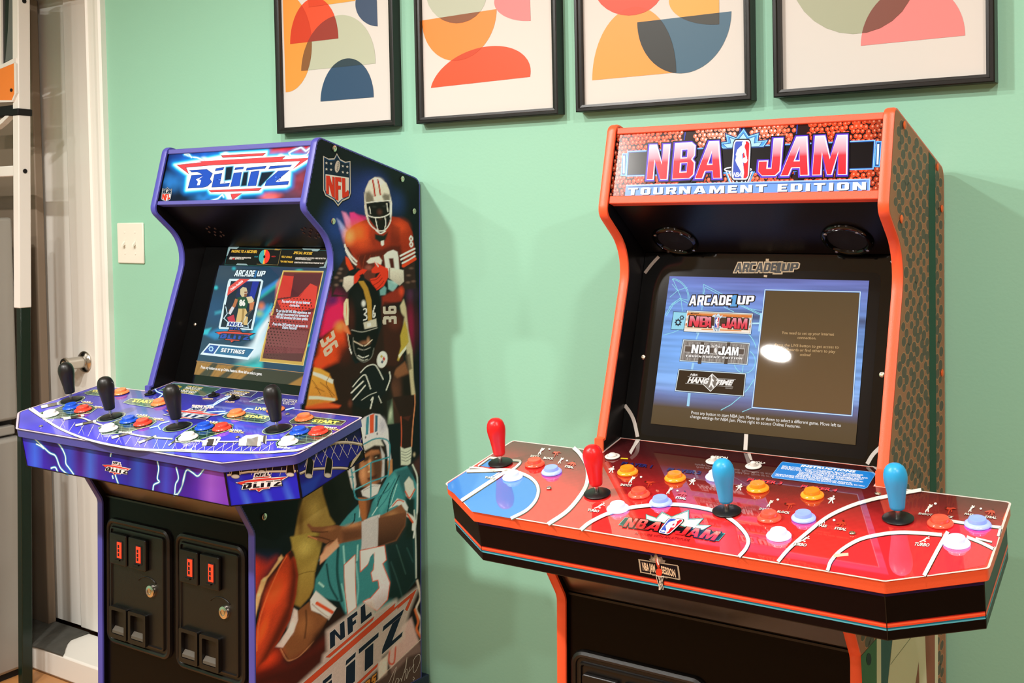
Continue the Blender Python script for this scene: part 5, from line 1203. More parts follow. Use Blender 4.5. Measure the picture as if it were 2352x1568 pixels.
def side_R(s):
    fr = ((HW, 0, 0), (0, 1, 0), (0, 0, 1), (1, 0, 0)); yb = s.c['E'][0]
    S = s.surf(fr, ab=[(-.2, -1), (yb, -1), (yb, .1), (-.2, .1)]); A = Art(S, .0002)
    P = offset_loop([p for p in s.prof], -.0018); P = [p for p in P if p[1] > -1.08]
    A.poly(P, '#A66F50', 0, ab=True)
    pin = np.array(P); rnd = random.Random(5)
    rows = 78; dz = .0118; dy = .0430
    def oval(y, z, c, k, g=1.):
        A.poly([(y + .0135 * g * math.cos(t), z + .0082 * g * math.sin(t)) for t in np.linspace(0, 5.76, 12)], c, k, ab=True)
    pts = []
    for i in range(int(1.25 / dz)):
        for j in range(int(.6 / dy)):
            pts.append((-.26 + (j + .5 * (i % 2)) * dy + rnd.uniform(-.006, .006), .13 - i * dz + rnd.uniform(-.0022, .0022)))
    q = np.array(pts); sd = poly_sd(q, pin)
    for (y, z), d in zip(pts, sd):
        if d > -.012: continue
        g = rnd.uniform(.78, 1.12); oval(y, z, '#C08C66', 1, g * 1.14); oval(y, z, '#5F564A', 2, g)
    st0, st1 = s.hit((HW, 0, 0), (1, 0, 0), 2134, 800)[1], s.hit((HW, 0, 0), (1, 0, 0), 2149, 800)[1]
    zt = lambda y: s.c['A'][1] + (s.c['E'][1] - s.c['A'][1]) * y / s.c['E'][0] - .004
    A.poly([(st0, -.62), (st1, -.62), (st1, zt(st1)), (st0, zt(st0))], '#1F4A38', 4, ab=True)
    # big two-tone lettering low on the side
    ZR = zoom(7.35, 1880, 1400)
    for p, c, k in (('705,790 975,480 975,1400 740,1400', '#3E6E44', 5), ('975,200 1045,200 1050,1500 975,1500', '#E2DCBE', 6), ('1045,200 1275,200 1200,900 1150,1400 1050,1500', '#34585A', 6), ('1275,200 1785,200 1800,700 1830,1500 1140,1500 1200,800', '#E0D8BC', 6),
                    ('1785,200 1955,200 1955,1500 1830,1500 1800,700', '#96543F', 7), ('1955,200 2008,200 2008,1500 1958,1500', '#E0D8BC', 7), ('1682,880 1700,1500 1590,1500', '#96543F', 8)):
        A.poly(ZR(p), c, k)
    A.line(ZR('1650,340 1205,920'), .8, '#8A8A6C', 9); A.ell(*ZR([(840, 832)])[0], 5.6, 14, '#0E0F0C', 9)
    A.poly(ZR('2060,232 2110,232 2085,295'), '#D86A38', 9)
    A.build('side_art', M['side_print'], s.side)
deck_R(R_); apron_R(R_); side_R(R_)
# ------------------------------------------------------------------ left machine: shared emblems
def shield(A, f, layer, P=None):
    """league shield in a unit box (y down) through f"""
    out = [(0, .085), (.19, .125), (.40, .105), (.50, 0), (.62, .105), (.82, .145), (1, .115), (1, .73), (.94, .825), (.68, .90), (.53, 1), (.38, .90), (.08, .825), (0, .73)]
    q = [f(a, b) for a, b in out]; c = np.array(f(.5, .5)); ins = lambda k: [tuple(c + (np.array(p) - c) * k) for p in q]
    A.poly(ins(1.05), '#101418', layer); A.poly(q, '#C9C3B8', layer + 1); A.poly(ins(.94), '#1F4F7E', layer + 2); A.poly(ins(.90), '#16283A', layer + 3)
    A.poly([f(.08, .425), (f(.93, .44)), f(.93, .73), f(.85, .80), f(.66, .86), f(.53, .93), f(.40, .86), f(.16, .80), f(.08, .73)], '#E4DFD6', layer + 4)
    A.poly(ellpf(f, .51, .255, .085, .125, 28), '#C8C0B4', layer + 5)
    for k in range(5): A.line([f(.485 + k * .012, .31 - k * .034), f(.53 + k * .012, .33 - k * .034)], np.linalg.norm(np.array(f(.02, 0)) - f(0, 0)), '#16283A', layer + 6)
    for a in (.115, .28, .71, .875):
        for b in (.215, .33):
            b2 = b + (.02 if a > .5 else 0); A.poly([f(a + r * math.sin(t) * .055, b2 - r * math.cos(t) * .030) for k in range(10) for r, t in [((1 if k % 2 == 0 else .42), math.pi * k / 5)]], '#D8D4CC', layer + 5)
    for pts in ([(.11, .79), (.11, .455), (.24, .455), (.33, .64), (.33, .465), (.41, .465), (.41, .86), (.31, .83), (.20, .60), (.20, .80)], [(.43, .88), (.43, .465), (.66, .46), (.66, .55), (.54, .535), (.54, .62), (.63, .615), (.63, .685), (.54, .69), (.54, .90)], [(.69, .84), (.69, .465), (.80, .465), (.80, .74), (.90, .68), (.93, .71), (.92, .79), (.78, .83)]):
        A.poly([f(a, b) for a, b in pts], '#7A1C14', layer + 5); A.poly([f(a - .012, b - .006) for a, b in pts], '#D8371F', layer + 6)
def ellpf(f, cx, cy, rx, ry, rot):
    return [f(cx + p[0], cy + p[1]) for p in ellp(0, 0, rx, ry, rot, n=20)]

# the slanted game logo, in its own units (x 0..14, y up 0..6)
BL_RED = [[(0, 3.6), (3.2, 4.3), (9.6, 4.55), (9.3, 4.2), (14, 4.35), (11.9, 2.8), (12.4, 3.6), (2.4, 3.4), (1.2, 2.5)], [(4.6, 5.35), (9.2, 5.35), (8.8, 4.95), (4.95, 4.95)], [(3.6, .1), (9.2, .1), (8.8, -.3), (4.0, -.3)], [(5.7, -.5), (7.0, -.5), (6.1, -1.5)]]
BL_LET = [[[(1.6, 3.05), (3.9, 3.05), (4.3, 2.6), (4.0, 1.95), (4.3, 1.55), (3.8, .7), (3.3, .4), (1.6, .4), (1.9, 2.4), (3.1, 2.4), (2.6, 2.75), (1.9, 2.75)], [(2.5, 1.9), (3.2, 2.25), (3.3, 2.05), (2.95, 1.75), (3.0, 1.2), (2.6, .95)]],
          [[(4.75, 3.1), (5.65, 3.1), (5.6, 2.85), (4.7, 2.85)]], [[(4.65, 2.45), (5.5, 2.45), (5.4, 1.0), (6.4, 1.0), (6.35, .45), (4.45, .45)]],
          [[(6.85, 3.1), (7.7, 3.1), (7.65, 2.85), (6.8, 2.85)]], [[(6.75, 2.45), (7.6, 2.45), (7.5, .45), (6.6, .45)]],
          [[(8.0, 3.1), (10.2, 3.1), (10.1, 2.8), (7.95, 2.8)]], [[(8.6, 2.45), (9.5, 2.45), (9.3, .45), (8.4, .45)]],
          [[(10.5, 3.1), (12.8, 3.1), (12.5, 2.75), (10.35, 2.75)]], [[(11.5, 2.3), (12.6, 2.3), (11.3, .95), (12.7, .95), (12.6, .45), (10.2, .45), (10.4, 1.1)]]]
def blitz(A, bl, br, tl, layer, nfl=True, glow=None, letc='#141A2C', red='#D83A34', back='#F0EEF0', w=1.2, k=1.0):
    bl, br, tl = [np.array(p, float) for p in (bl, br, tl)]; f = lambda x, y: tuple(bl + (br - bl) * x / 14. + (tl - bl) * y / 5.4)
    outl = [(-.7, 3.75), (3.0, 4.6), (4.2, 4.7), (4.4, 5.6), (9.6, 5.6), (9.6, 4.8), (14.8, 4.6), (12.6, 2.6), (12.9, .2), (9.5, .1), (9.3, -.6), (7.4, -.7), (6.2, -1.9), (5.2, -.6), (3.4, -.5), (3.2, .15), (1.1, .1), (1.5, 2.3)]
    A.poly([f(x, y) for x, y in outl], '#0E1014', layer, ) if glow is None else None
    c = np.array([7, 2.2])
    A.poly([f(*(c + (np.array(p) - c) * .965)) for p in outl], back, layer + 1)
    for p in BL_RED: A.poly([f(x, y) for x, y in p], red, layer + 3); A.line([f(x, y) for x, y in p], w * .5, '#16141C', layer + 2, closed=True)
    for lp in BL_LET: A.poly([f(x, y) for x, y in lp[0]], letc, layer + 3, holes=[[f(x, y) for x, y in h] for h in lp[1:]])
    if nfl:
        b2, e2, t2 = f(4.9, 5.75), f(8.8, 5.75), f(5.1, 7.2); A.glyphs('NFL', b2, e2, t2, back, layer + 1, grow=.22, gap=.2); A.glyphs('NFL', b2, e2, t2, letc, layer + 3, gap=.2)

Zm = zoom(4.48, 330, 310); Zl = zoom(4.611, 430, 560); Zg = zoom(4.9, 30, 840); Zh = zoom(5.227, 400, 860); Zo = zoom(8.4, 340, 860)
def marquee_L(s):
    xi, mh = s.xi, s.mh
    S = Surf(s.mfr, [(369, 457), (695, 456), (715, 335.7), (388.5, 352)], [(-xi, 0), (xi, 0), (xi, mh), (-xi, mh)]); A = Art(S, .0003)
    G = A.grid(230, 80, None, (-xi, -.001, xi, mh + .001)); G.fill('#0E1A30')
    z = lambda x, y: Zm([(x, y)])[0]
    def gl(x, y, rx, ry, c, op=1., rot=0): u, v = z(x, y); G.glow(u, v, rx / 4.48, ry / 4.48, c, op, rot)
    gl(520, 230, 420, 150, '#1C54C0', .9); gl(330, 460, 230, 150, '#2F86D8', .75); gl(650, 630, 230, 90, '#2E84D0', .8); gl(400, 360, 200, 120, '#123A80', .7); gl(760, 200, 300, 110, '#2A6AE0', .7)
    gl(1600, 500, 260, 260, '#A84050', .65); gl(1500, 620, 220, 120, '#5A3A50', .6); gl(1290, 630, 170, 80, '#F0686A', 1); gl(1290, 630, 120, 60, '#F0686A', 1)
    G.poly(Zm('1230,150 1725,105 1700,250 1450,235 1260,215'), '#D02430', 4, .95); gl(1330, 190, 140, 60, '#F08A80', .5)
    n_ = vnoise(G.p[:, 0] * .09, G.p[:, 1] * .09, 3); G.rgb *= (.72 + .56 * n_)[:, None]
    out = Zm('318,290 560,250 800,205 782,190 1245,168 1238,225 1440,215 1722,226 1690,262 1535,355 1492,368 1482,518 1450,536 1212,545 1190,582 985,590 930,660 868,660 828,590 682,582 655,535 440,550 452,395 342,312')
    G.poly(out, '#1478D0', 9, .95, grow=9); G.poly(out, '#28C8F0', 4, 1, grow=5); G.poly(out, '#B8F4FF', 2.5, 1, grow=2.4)
    G.poly(out, '#FFFFFF', 1.2, 1)
    for p in ('832,322 905,315 885,450 820,458', '1012,378 1060,372 1045,515 985,520', '1195,382 1330,372 1190,525 1160,520'): G.poly(Zm(p), '#18B8E8', 3.5, grow=2.2); G.poly(Zm(p), '#0C2030', 1.5)
    for x, y, r in ((605, 250, 60), (825, 192, 50), (1392, 222, 50), (1000, 290, 26)): gl(x, y, r, r * .9, '#FFFFFF', 1)
    for p, w in (('415,188 490,215 545,222 605,252', 2.6), ('415,185 455,180 485,220', 2), ('690,660 760,640 800,600 815,628', 2.6), ('1490,212 1475,185 1520,160 1600,128 1650,168 1712,125', 3)): G.line(Zm(p), w + 4, '#2AA8E0', 3, .8); G.line(Zm(p), w, '#F4FFFF', 1)
    G.line(Zm('1490,212 1580,218 1660,205 1700,150'), 2, '#F4E0E0', 1.2)
    G.done(0)
    for p in ('345,294 480,282 595,268 560,260 1432,222 1400,252 1692,240 1522,350 1585,285 1600,268 700,298 430,318 458,382', '785,204 1232,184 1205,208 800,222', '668,556 1196,545 1172,566 690,573', '888,600 995,594 905,656'):
        q = Zm(p); A.line(q, 1.6, '#2A1420', 2, closed=True); A.poly(q, '#E0484C', 3)
    for p, h in (('470,350 640,343 697,385 672,440 692,470 650,512 600,525 458,529 490,402 605,395 548,365 490,366', '535,442 592,390 606,410 562,442 587,450 572,500 545,502 556,466'), ('733,336 812,325 802,348 727,357', None), ('720,396 792,386 772,494 872,486 862,518 695,523', None), ('930,331 1011,325 1006,342 924,349', None), ('915,386 991,378 972,515 884,521', None), ('1046,336 1242,318 1231,340 1040,356', None), ('1090,376 1171,366 1141,515 1060,519', None), ('1286,321 1506,310 1491,326 1270,346', None), ('1368,372 1482,365 1335,484 1477,479 1470,511 1234,519 1250,472', None)):
        q = Zm(p); A.line(q, 1.5, '#0A1C48', 4, closed=True); A.poly(q, '#2450B4', 5, holes=[Zm(h)] if h else ())
        c = np.array(q).mean(0)
        for k in range(5): A.ell(c[0] + random.uniform(-9, 9), c[1] + random.uniform(-7, 7), random.uniform(1.5, 3), random.uniform(1, 2), random.choice(['#4A78D8', '#1A3C90']), 6, n=8) if 'L' and len(q) > 4 and not h else None
    f = lambda a, b: (374.5 + a * 21 - (b - .5) * 3.5, 425 + b * 34); shield(A, f, 7)
    A.build('marquee_art', M['marquee_lit'], s.marquee)

def runner(A, f, layer, jersey='#1D4A36', num='86'):
    """small printed football player: unit box through f"""
    p = lambda t, c, k=0: A.poly([f(x / 100., y / 100.) for x, y in pairs(t)], c, layer + k)
    p('40,55 62,55 72,74 70,100 58,100 55,78 44,100 30,100', '#D8B878'); p('52,58 60,60 56,98 50,98', '#A88850', 1)
    p('34,30 50,26 66,30 72,40 66,58 40,58', jersey, 1); p('64,28 82,26 90,36 86,46 72,44', '#D8C8A0', 1); p('76,44 92,40 88,60 76,66', '#C87850', 2); p('78,60 90,60 70,80 62,76', '#3A3A40', 2)
    p('28,32 38,34 30,52 20,62 12,70 8,62 20,50', '#B87048', 1); p('18,52 26,56 14,74 6,70', '#D8D8DC', 2)
    p('44,8 52,2 64,4 68,14 64,26 50,28 44,20', '#D0C098', 2); p('58,14 68,14 66,26 58,28', '#8A5A40', 3); A.line([f(.57, .2), f(.69, .17)], 1., '#EEE8D8', layer + 4)
    A.text(num, f(.42, .50), f(.62, .50), f(.42, .36), '#F0EEE6', layer + 4, bold=.06)
def screen_L(s):
    R = s.bfr; a0, a1 = -.1625, .1800; O = np.array(R[0]); b1_ = np.linalg.norm(np.array([s.hit(R[0], R[3], 508, 610)[1], s.hit(R[0], R[3], 508, 610)[2]]) - O[1:]); b0_ = np.linalg.norm(np.array([s.hit(R[0], R[3], 445, 860)[1], s.hit(R[0], R[3], 445, 860)[2]]) - O[1:])
    rect = [(a0, b0_), (a1, b0_), (a1, b1_), (a0, b1_)]
    S = s.surf(R, ab=rect); disp = s.part(MB().prism(rect, R, .0002, .0014), 'display', M['black_gloss'])
    A = Art(S, .0016); G = A.grid(150, 130, None, (a0, b0_, a1, b1_)); G.fill('#22405E')
    z = lambda x, y: Zl([(x, y)])[0]
    def gl(x, y, rx, ry, c, op=1., rot=0): u, v = z(x, y); G.glow(u, v, rx / 4.611, ry / 4.611, c, op, rot)
    gl(430, 300, 420, 200, '#3A4A5C', .8); gl(300, 700, 300, 300, '#1E4A78', .8)
    for p, c, sft in (('700,640 1000,420 1010,360 780,520', '#2AB8A8', 5), ('780,500 960,380 950,420 780,560', '#3C88D8', 4), ('200,960 420,860 860,640 900,720 560,960 300,1010', '#2A90C8', 6), ('600,1180 880,820 830,1060 760,1250', '#C8E8F4', 8), ('740,900 870,760 880,820 800,960 720,1090', '#F0FCFF', 7), ('640,1000 900,640 900,700 700,1000', '#40D0F0', 6),
                      ('300,720 420,690 420,720 300,750', '#3AA0B8', 4), ('180,910 260,890 220,960 170,960', '#30C8D8', 3), ('450,1300 760,1180 780,1250 480,1340', '#2E9C9C', 6), ('620,1290 800,1250 800,1320 640,1340', '#3ACAC8', 6), ('950,420 1010,340 940,600', '#E87A6A', 4), ('880,740 920,680 890,860', '#F08A70', 4)): G.poly(Zl(p), c, sft, .9)
    gl(700, 1130, 260, 120, '#E0F4FA', .7, -35); gl(790, 660, 60, 70, '#F08048', .8); gl(770, 740, 70, 60, '#B8D840', .6); gl(310, 465, 34, 34, '#38D0D8', .95); gl(500, 262, 34, 30, '#28B8C8', .95); gl(1190, 275, 60, 14, '#30C0B0', .8)
    G.poly(Zl('100,1245 760,1320 1255,1372 1215,1540 70,1390'), '#3C342C', 2)
    for p in ('105,1245 270,1265 130,1390 70,1385', '330,1275 500,1292 330,1415 250,1405', '560,1300 725,1318 560,1440 420,1425', '1235,1400 1250,1375 1220,1535 1060,1500'): G.poly(Zl(p), '#A87838', 2.5, .95)
    for k in range(9): G.line(Zl([(150 + k * 70, 1262 + k * 7), (90 + k * 60, 1395 + k * 6)]), 1.0, '#6A4A24', 1.5, .6)
    G.poly(Zl('1450,290 1515,280 1260,1370 1230,1340'), '#2E5C88', 3, .8); G.line(Zl('1265,1085 1340,1060'), 5, '#28A8B8', 2)
    G.done(0)
    A.line(Zl('100,1240 760,1312 1258,1368'), .9, '#D89A50', 1)
    # message panel with gold frame
    pan = Zl('1022,285 1448,292 1272,1105 1235,1288 775,1242 812,1070'); A.poly(pan, '#C8A450', 1); A.line(pan, 1.2, '#F0D88A', 2, closed=True)
    ip = Zl('1030,300 1438,306 1262,1095 1218,1250 802,1212 830,1075'); A.poly(ip, '#6E2A30', 3)
    for p, c in (('1022,335 1135,345 1100,560 960,580', '#D03A34'), ('1140,320 1430,320 1395,440 1310,420 1200,560 1100,560', '#5A2630'), ('1310,420 1385,455 1360,680 1200,720 1000,700 960,600 1180,560', '#D84038'), ('890,760 1340,720 1300,900 870,880', '#A03A3C'), ('860,900 1290,920 1240,1160 820,1160', '#844448'), ('830,1080 1250,1110 1220,1245 805,1210', '#5E2E34')):
        A.poly(Zl(p), c, 4)
    for r in range(22):
        for c in range(14):
            x, y = 900 + c * 34 + (r % 2) * 17 - r * 9, 560 + r * 30 + c * 3
            if x > 1395 - (y - 320) * .2 or x < 870 - (y - 800) * .12: continue
            d = abs(y - (760 + (1120 - x) * .9)) ; rr = max(.35, 1.9 - d / 260.)
            u, v = z(x, y); A.ell(u, v, rr, rr * 1.05, '#3E161C', 6, n=8)
    ic = '#DDF2FF'
    TX = lambda t, x0, y0, x1, y1, h, c=ic: A.text(t, *Zl([(x0, y0), (x1, y1), (x0 + h * .28, y0 - h)]), c, 8, bold=.025)
    TX('You need to set up your Internet', 1003, 622, 1305, 640, 30); TX('connection.', 1090, 662, 1197, 670, 28)
    TX('To get the full NFL Blitz experience, we', 945, 722, 1312, 746, 28); TX('strongly recommend you connect to', 955, 756, 1290, 778, 28); TX('WiFi and download the latest update.', 940, 788, 1285, 812, 28)
    TX('Press the LIVE button to get access to', 910, 862, 1282, 886, 28); TX('Online Features!', 1010, 898, 1165, 910, 28)
    TX('Press any button to set up Online Features. Move left to select a game.', 150, 1318, 798, 1394, 28, '#F4F2EE')
    arcade1up(A, *Zl([(500, 345), (820, 352), (522, 278)]), 3, fill='#E4F4FA', edge='#142434', one='#2F6EA8')
    # game card
    q = Zl('455,372 790,375 812,395 700,915 345,900 340,880 440,395'); A.poly(q, '#D8EEF4', 3); A.line(q, 1.4, '#2A5068', 2, closed=True)
    A.poly(Zl('470,395 790,398 680,900 360,880'), '#141C38', 4); A.poly(Zl('620,400 770,400 700,640 560,600'), '#24309C', 5); A.poly(Zl('560,420 700,400 650,620 520,560'), '#1A2050', 6); A.poly(Zl('400,640 520,760 500,860 380,870'), '#101430', 5); A.poly(Zl('430,780 500,750 520,830 460,860'), '#C02848', 6)
    A.poly(Zl('445,460 560,372 670,375 430,552'), '#E4504E', 7); A.text('Online Available', *Zl([(470, 500), (600, 402), (462, 478)]), '#FFE0E0', 8, bold=.05)
    A.line(Zl('415,665 432,740 395,790 440,830 425,880'), 1.8, '#C8E8F4', 7); A.line(Zl('690,800 650,850 655,890 600,880'), 1.8, '#C8E8F4', 7); A.line(Zl('640,740 620,790 600,830'), 1.5, '#C8E8F4', 7)
    f = lambda a, b: z(430 + a * 320 - b * 10, 450 + b * 410); runner(A, f, 7)
    blitz(A, *Zl([(308, 1005), (705, 1032), (320, 905)]), 16, letc='#2C4CB0', red='#E0483E', back='#1A2038', w=.9)
    for k, c in ((26, '#E8F4FA'),): A.glyphs('NFL', *Zl([(450, 868), (592, 878), (462, 832)]), c, 26, grow=.16); A.glyphs('NFL', *Zl([(450, 868), (592, 878), (462, 832)]), '#2A3C90', 27)
    q = Zl('242,1055 742,1102 655,1230 145,1172'); A.poly(q, '#E0F2FA', 10); A.poly(Zl('252,1070 345,1080 285,1165 178,1152'), '#2A50A0', 11); A.poly(Zl('358,1082 715,1116 648,1202 300,1165'), '#2E6C98', 11); gear(A, *z(262, 1113), 7, '#A8D8F4', '#2A50A0', 12)
    for d, c, k in ((4, '#16304C', 12), (0, '#F4FAFF', 13)): A.glyphs('SETTINGS', *Zl([(362 + d, 1145 + d), (608 + d, 1170 + d), (378 + d, 1104 + d)]), c, k, gap=.14)
    A.build('screen_picture', M['screen_lit'], disp)
    # instruction strip above the screen
    st = s.part(MB().prism([tuple(S.ab(Zl([p]))[0]) for p in ((402, 222), (1500, 268), (1545, 72), (446, 26))], R, .0002, .0010), 'instruction_strip', M['black_gloss'])
    B = Art(S, .0012); B.poly(Zl('402,222 1500,268 1545,72 446,26'), '#0A0E12', 0)
    for p in ('445,30 556,32 530,55 462,52 430,130 420,130', '1222,50 1415,55 1385,80 1330,78 1320,62 1235,62', '1500,115 1515,108 1470,262 1395,262 1410,245 1450,240', '520,225 535,208 630,212 650,228'): B.poly(Zl(p), '#7F9AA0', 2)
    B.line(Zl('402,222 440,40 1540,75'), .9, '#1E5A5C', 1); B.line(Zl('402,222 800,235 1500,268'), .9, '#1E5A5C', 1); B.line(Zl('840,60 1000,60 965,225 740,215'), .7, '#8A7A48', 2)
    T = lambda t, x0, y0, x1, y1, h, c: B.text(t, *Zl([(x0, y0), (x1, y1), (x0 + h * .3, y0 - h)]), c, 3, bold=.03, shear=.15)
    T('PASSING TO A RECEIVER:', 470, 92, 742, 98, 26, '#D8B040'); T('SPECIAL MODES', 1128, 108, 1325, 116, 26, '#D8B040'); T('FIELD GOALS:', 1000, 146, 1112, 152, 18, '#D8B040'); T('"ON FIRE" MODE:', 988, 196, 1124, 202, 18, '#D8B040')
    T('HIGHLIGHT RECEIVER BY MOVING JOYSTICK,', 452, 152, 680, 156, 14, '#D8D4CC'); T('PRESS', 447, 164, 480, 165, 12, '#D8D4CC'); T('RED', 482, 165, 506, 166, 12, '#E03030'); T('BUTTON TO PASS', 510, 166, 604, 168, 12, '#D8D4CC')
    T('KICK METER: MOVE UP ON JOYSTICK + PRESS RED BUTTON', 1150, 156, 1470, 164, 14, '#D8D4CC'); T('TO SET KICK POWER AND ACCURACY', 1145, 168, 1318, 176, 12, '#D8D4CC'); T('COMPLETE MULTIPLE CONSECUTIVE PLAYS TO BECOME "ON FIRE"', 1136, 205, 1452, 215, 14, '#D8D4CC')
    c0 = (822, 138)
    for a, b, c in ((-80, 80, '#D8342C'), (80, 100, '#E0A030'), (100, 260, '#3A9AA0'), (260, 280, '#E0A030')): B.poly(Zl([c0] + [(c0[0] + 58 * math.cos(math.radians(t)) - 8 * math.sin(math.radians(t)), c0[1] + 76 * math.sin(math.radians(t))) for t in np.linspace(a, b, 12)]), c, 3)
    B.ell(*z(*c0), 2.4, 3.4, '#0A0E12', 4); T('BLUE', 715, 142, 752, 144, 12, '#2A8090'); T('RED', 895, 140, 938, 142, 12, '#B02828'); T('SPRINT', 930, 66, 985, 70, 12, '#C8A040')
    B.build('strip_art', M['strip_print'], st)
    for u, v in ((448, 745),):
        p = s.hit(R[0], R[3], u, v); MB().lathe([(.0042, .0001), (.0042, .001), (.0028, .0019), (.0016, .0019), (.0014, .001), (0, .001)], (tuple(p), R[1], R[2], R[3]), 16, cap=False).build('screw', M['screw'], s.bezel, smooth=40)
    # drilled speaker holes
    H = s.surf(s.sof, ab=[(-.2, 0), (.2, 0), (.2, .14), (-.2, .14)])
    for x, y in pairs('652,962 677,946 737,962 677,996 735,996 796,996 737,1026 822,1028 796,1040 1628,970 1658,958 1721,972 1648,1006 1712,1006 1785,1008 1707,1042 1802,1042 1772,1055'):
        p = s.hit(s.sof[0], s.sof[3], *Zm([(x, y)])[0]); MB().lathe([(.0030, .0002), (.0034, .0009), (.0024, .0012), (.0022, .0001), (0, .0001)], (tuple(p), s.sof[1], s.sof[2], s.sof[3]), 12, cap=False).build('speaker_hole', M['hole_rim'], s.soffit, smooth=40)
M['hole_rim'] = mat('bronze_hole_rim', '#6E5446', rough=.3, metal=.6)

def deck_L(s):
    S = s.dsurf; A = Art(S, -.0010); P_ = s.dout; out = offset_loop(P_, -.0004); b0 = min(p[1] for p in P_); b1 = max(p[1] for p in P_)
    G = A.grid(260, 110, None, (-.423, b0, .423, b1)); t = (G.ab[:, 1] - b0) / (b1 - b0)
    C = np.array([lin(c)[:3] for c in ('#4A48D0', '#4644C4', '#3A3AA8', '#3A3A92', '#34347E')]); G.rgb = np.stack([np.interp(t, [0, .3, .55, .8, 1], C[:, k]) for k in range(3)], 1)
    n_ = vnoise(G.p[:, 0] * .03, G.p[:, 1] * .05, 2); G.rgb *= (.75 + .5 * n_)[:, None]
    for x, y, rx, ry, c, op in ((300, 955, 90, 26, '#5A80C0', .6), (540, 975, 120, 24, '#3C54D8', .6), (430, 900, 140, 22, '#2A2A90', .6), (600, 1010, 110, 30, '#4A48E0', .6), (120, 960, 70, 18, '#6A68D0', .5)): G.glow(x, y, rx, ry, c, op)
    G.inside = lambda ab: poly_sd(ab, np.array(out)) < 0; G.done(0)
    A.line(P_ + [P_[0]], .0042, '#C9B8C4', 1, ab=True); A.line([p for p in offset_loop(P_, -.0034)], .0016, '#2A2450', 1, ab=True, closed=True)
    W = '#EFEBE2'; D = '#24243A'
    def tr(Z, p, w, c=W, k=5, dk=True, smooth=True):
        pts = Z(crom(pairs(p)) if smooth else pairs(p))
        if dk: A.line([(a + .3, b + .6) for a, b in pts], w + 1.6, D, k - 1)
        A.line(pts, w, c, k)
    # roof trusses
    tr(Zg, '180,470 330,570 500,680 700,770 900,835 1150,890 1400,928 1700,942 2010,940', 4.6); tr(Zh, '0,902 300,918 700,928 1100,930 1350,915 1500,902 1640,850 1800,760 1900,700', 4.6)
    tr(Zg, '360,520 560,570 760,575 860,610 1000,660 1250,740 1500,790 1790,815', 3.0, k=7); tr(Zh, '0,800 280,790 560,800 760,798 1110,785 1260,780', 2.6, k=7)
    for k in range(16):
        x = 420 + k * 105
        if x < 2000:
            yb = 640 + 300 * (1 - ((2000 - x) / 1600.) ** 2); yt = yb - 110 + 20 * math.sin(k)
            A.line(Zg([(x, yb), (x + 62, yt)]), .9, '#D8D4CE', 4); 
            if k % 2: A.line(Zg([(x + 60, yb + 12), (x + 20, yt + 6)]), .7, '#B8B4C0', 4)
    for k in range(10):
        x = 40 + k * 112; A.line(Zh([(x, 912), (x + 150, 812)]), .9, '#D8D4CE', 4); A.line(Zh([(x + 90, 912), (x + 110, 810)]), 1.1, '#E4E0DA', 4)
    def lamp(Z, pts, c1='#5A564E', c2='#EFEBE2'):
        q = Z(pts); A.line(q, 1.4, '#2A2A30', 8, closed=True); A.poly(q, c1, 8); m = [np.array(p) for p in q]; A.poly([tuple(m[0]), tuple(m[0] * .65 + m[1] * .35), tuple(m[3] * .65 + m[2] * .35), tuple(m[3])], c2, 9)
        A.poly([tuple(m[0] * .15 + m[1] * .85), tuple(m[1]), tuple(m[2]), tuple(m[3] * .15 + m[2] * .85)], c2, 9)
    lamp(Zh, [(780, 770), (1050, 728), (1035, 860), (770, 850)], '#8A867E'); lamp(Zh, [(1050, 735), (1110, 732), (1105, 832), (1040, 800)], '#2A2A34', W); A.poly(Zh('800,762 860,728 1000,716 1050,730 920,768'), '#F4F2EC', 10); lamp(Zh, [(340, 790), (510, 745), (480, 845), (330, 850)], '#4A4640'); A.poly(Zh('370,775 440,745 540,742 560,760 500,850 480,840 520,768'), '#F4F2EC', 10)
    lamp(Zg, [(310, 440), (520, 400), (530, 425), (320, 470)], '#4A463C'); lamp(Zg, [(700, 650), (930, 600), (930, 625), (700, 672)], '#6A665C'); lamp(Zg, [(560, 575), (790, 540), (800, 560), (570, 600)], '#4A463C'); lamp(Zg, [(1100, 790), (1330, 730), (1330, 752), (1110, 815)], '#6A665C'); lamp(Zg, [(1400, 850), (1600, 775), (1610, 790), (1420, 868)], '#6A665C'); lamp(Zg, [(1740, 885), (1830, 820), (1840, 830), (1750, 895)], '#6A665C')
    A.poly(Zg('220,460 330,545 325,575 205,480'), '#F2EFE6', 9)
    # green pads round the controls
    def pad(Z, p, gridd=True):
        q = Z(p); A.line(q, 2.2, '#A9C8B0', 6, closed=True); A.line(q, 3.4, '#1E2A3A', 5, closed=True); A.poly(q, '#1E3A2C', 7)
        P = np.array(q); lo, hi = P.min(0), P.max(0)
        for k in range(1, 7):
            y = lo[1] + (hi[1] - lo[1]) * k / 7.; seg = clip_convex([(lo[0], y), (hi[0], y + (hi[0] - lo[0]) * .12), (hi[0], y + .6 + (hi[0] - lo[0]) * .12), (lo[0], y + .6)], hull(P))
            if len(seg) > 2: A.poly(seg, '#7FA48A', 8)
            x = lo[0] + (hi[0] - lo[0]) * k / 7.; seg = clip_convex([(x, lo[1]), (x + .6, lo[1]), (x - 5.4, hi[1]), (x - 6, hi[1])], hull(P))
            if len(seg) > 2: A.poly(seg, '#7FA48A', 8)
    pad(Zh, '1225,820 1300,760 1420,665 1560,630 1760,620 1870,640 1900,690 1840,740 1700,800 1530,830 1340,855 1240,860'); pad(Zh, '15,760 110,690 270,600 420,570 600,570 700,600 690,650 560,690 400,740 290,775 120,815 30,800')
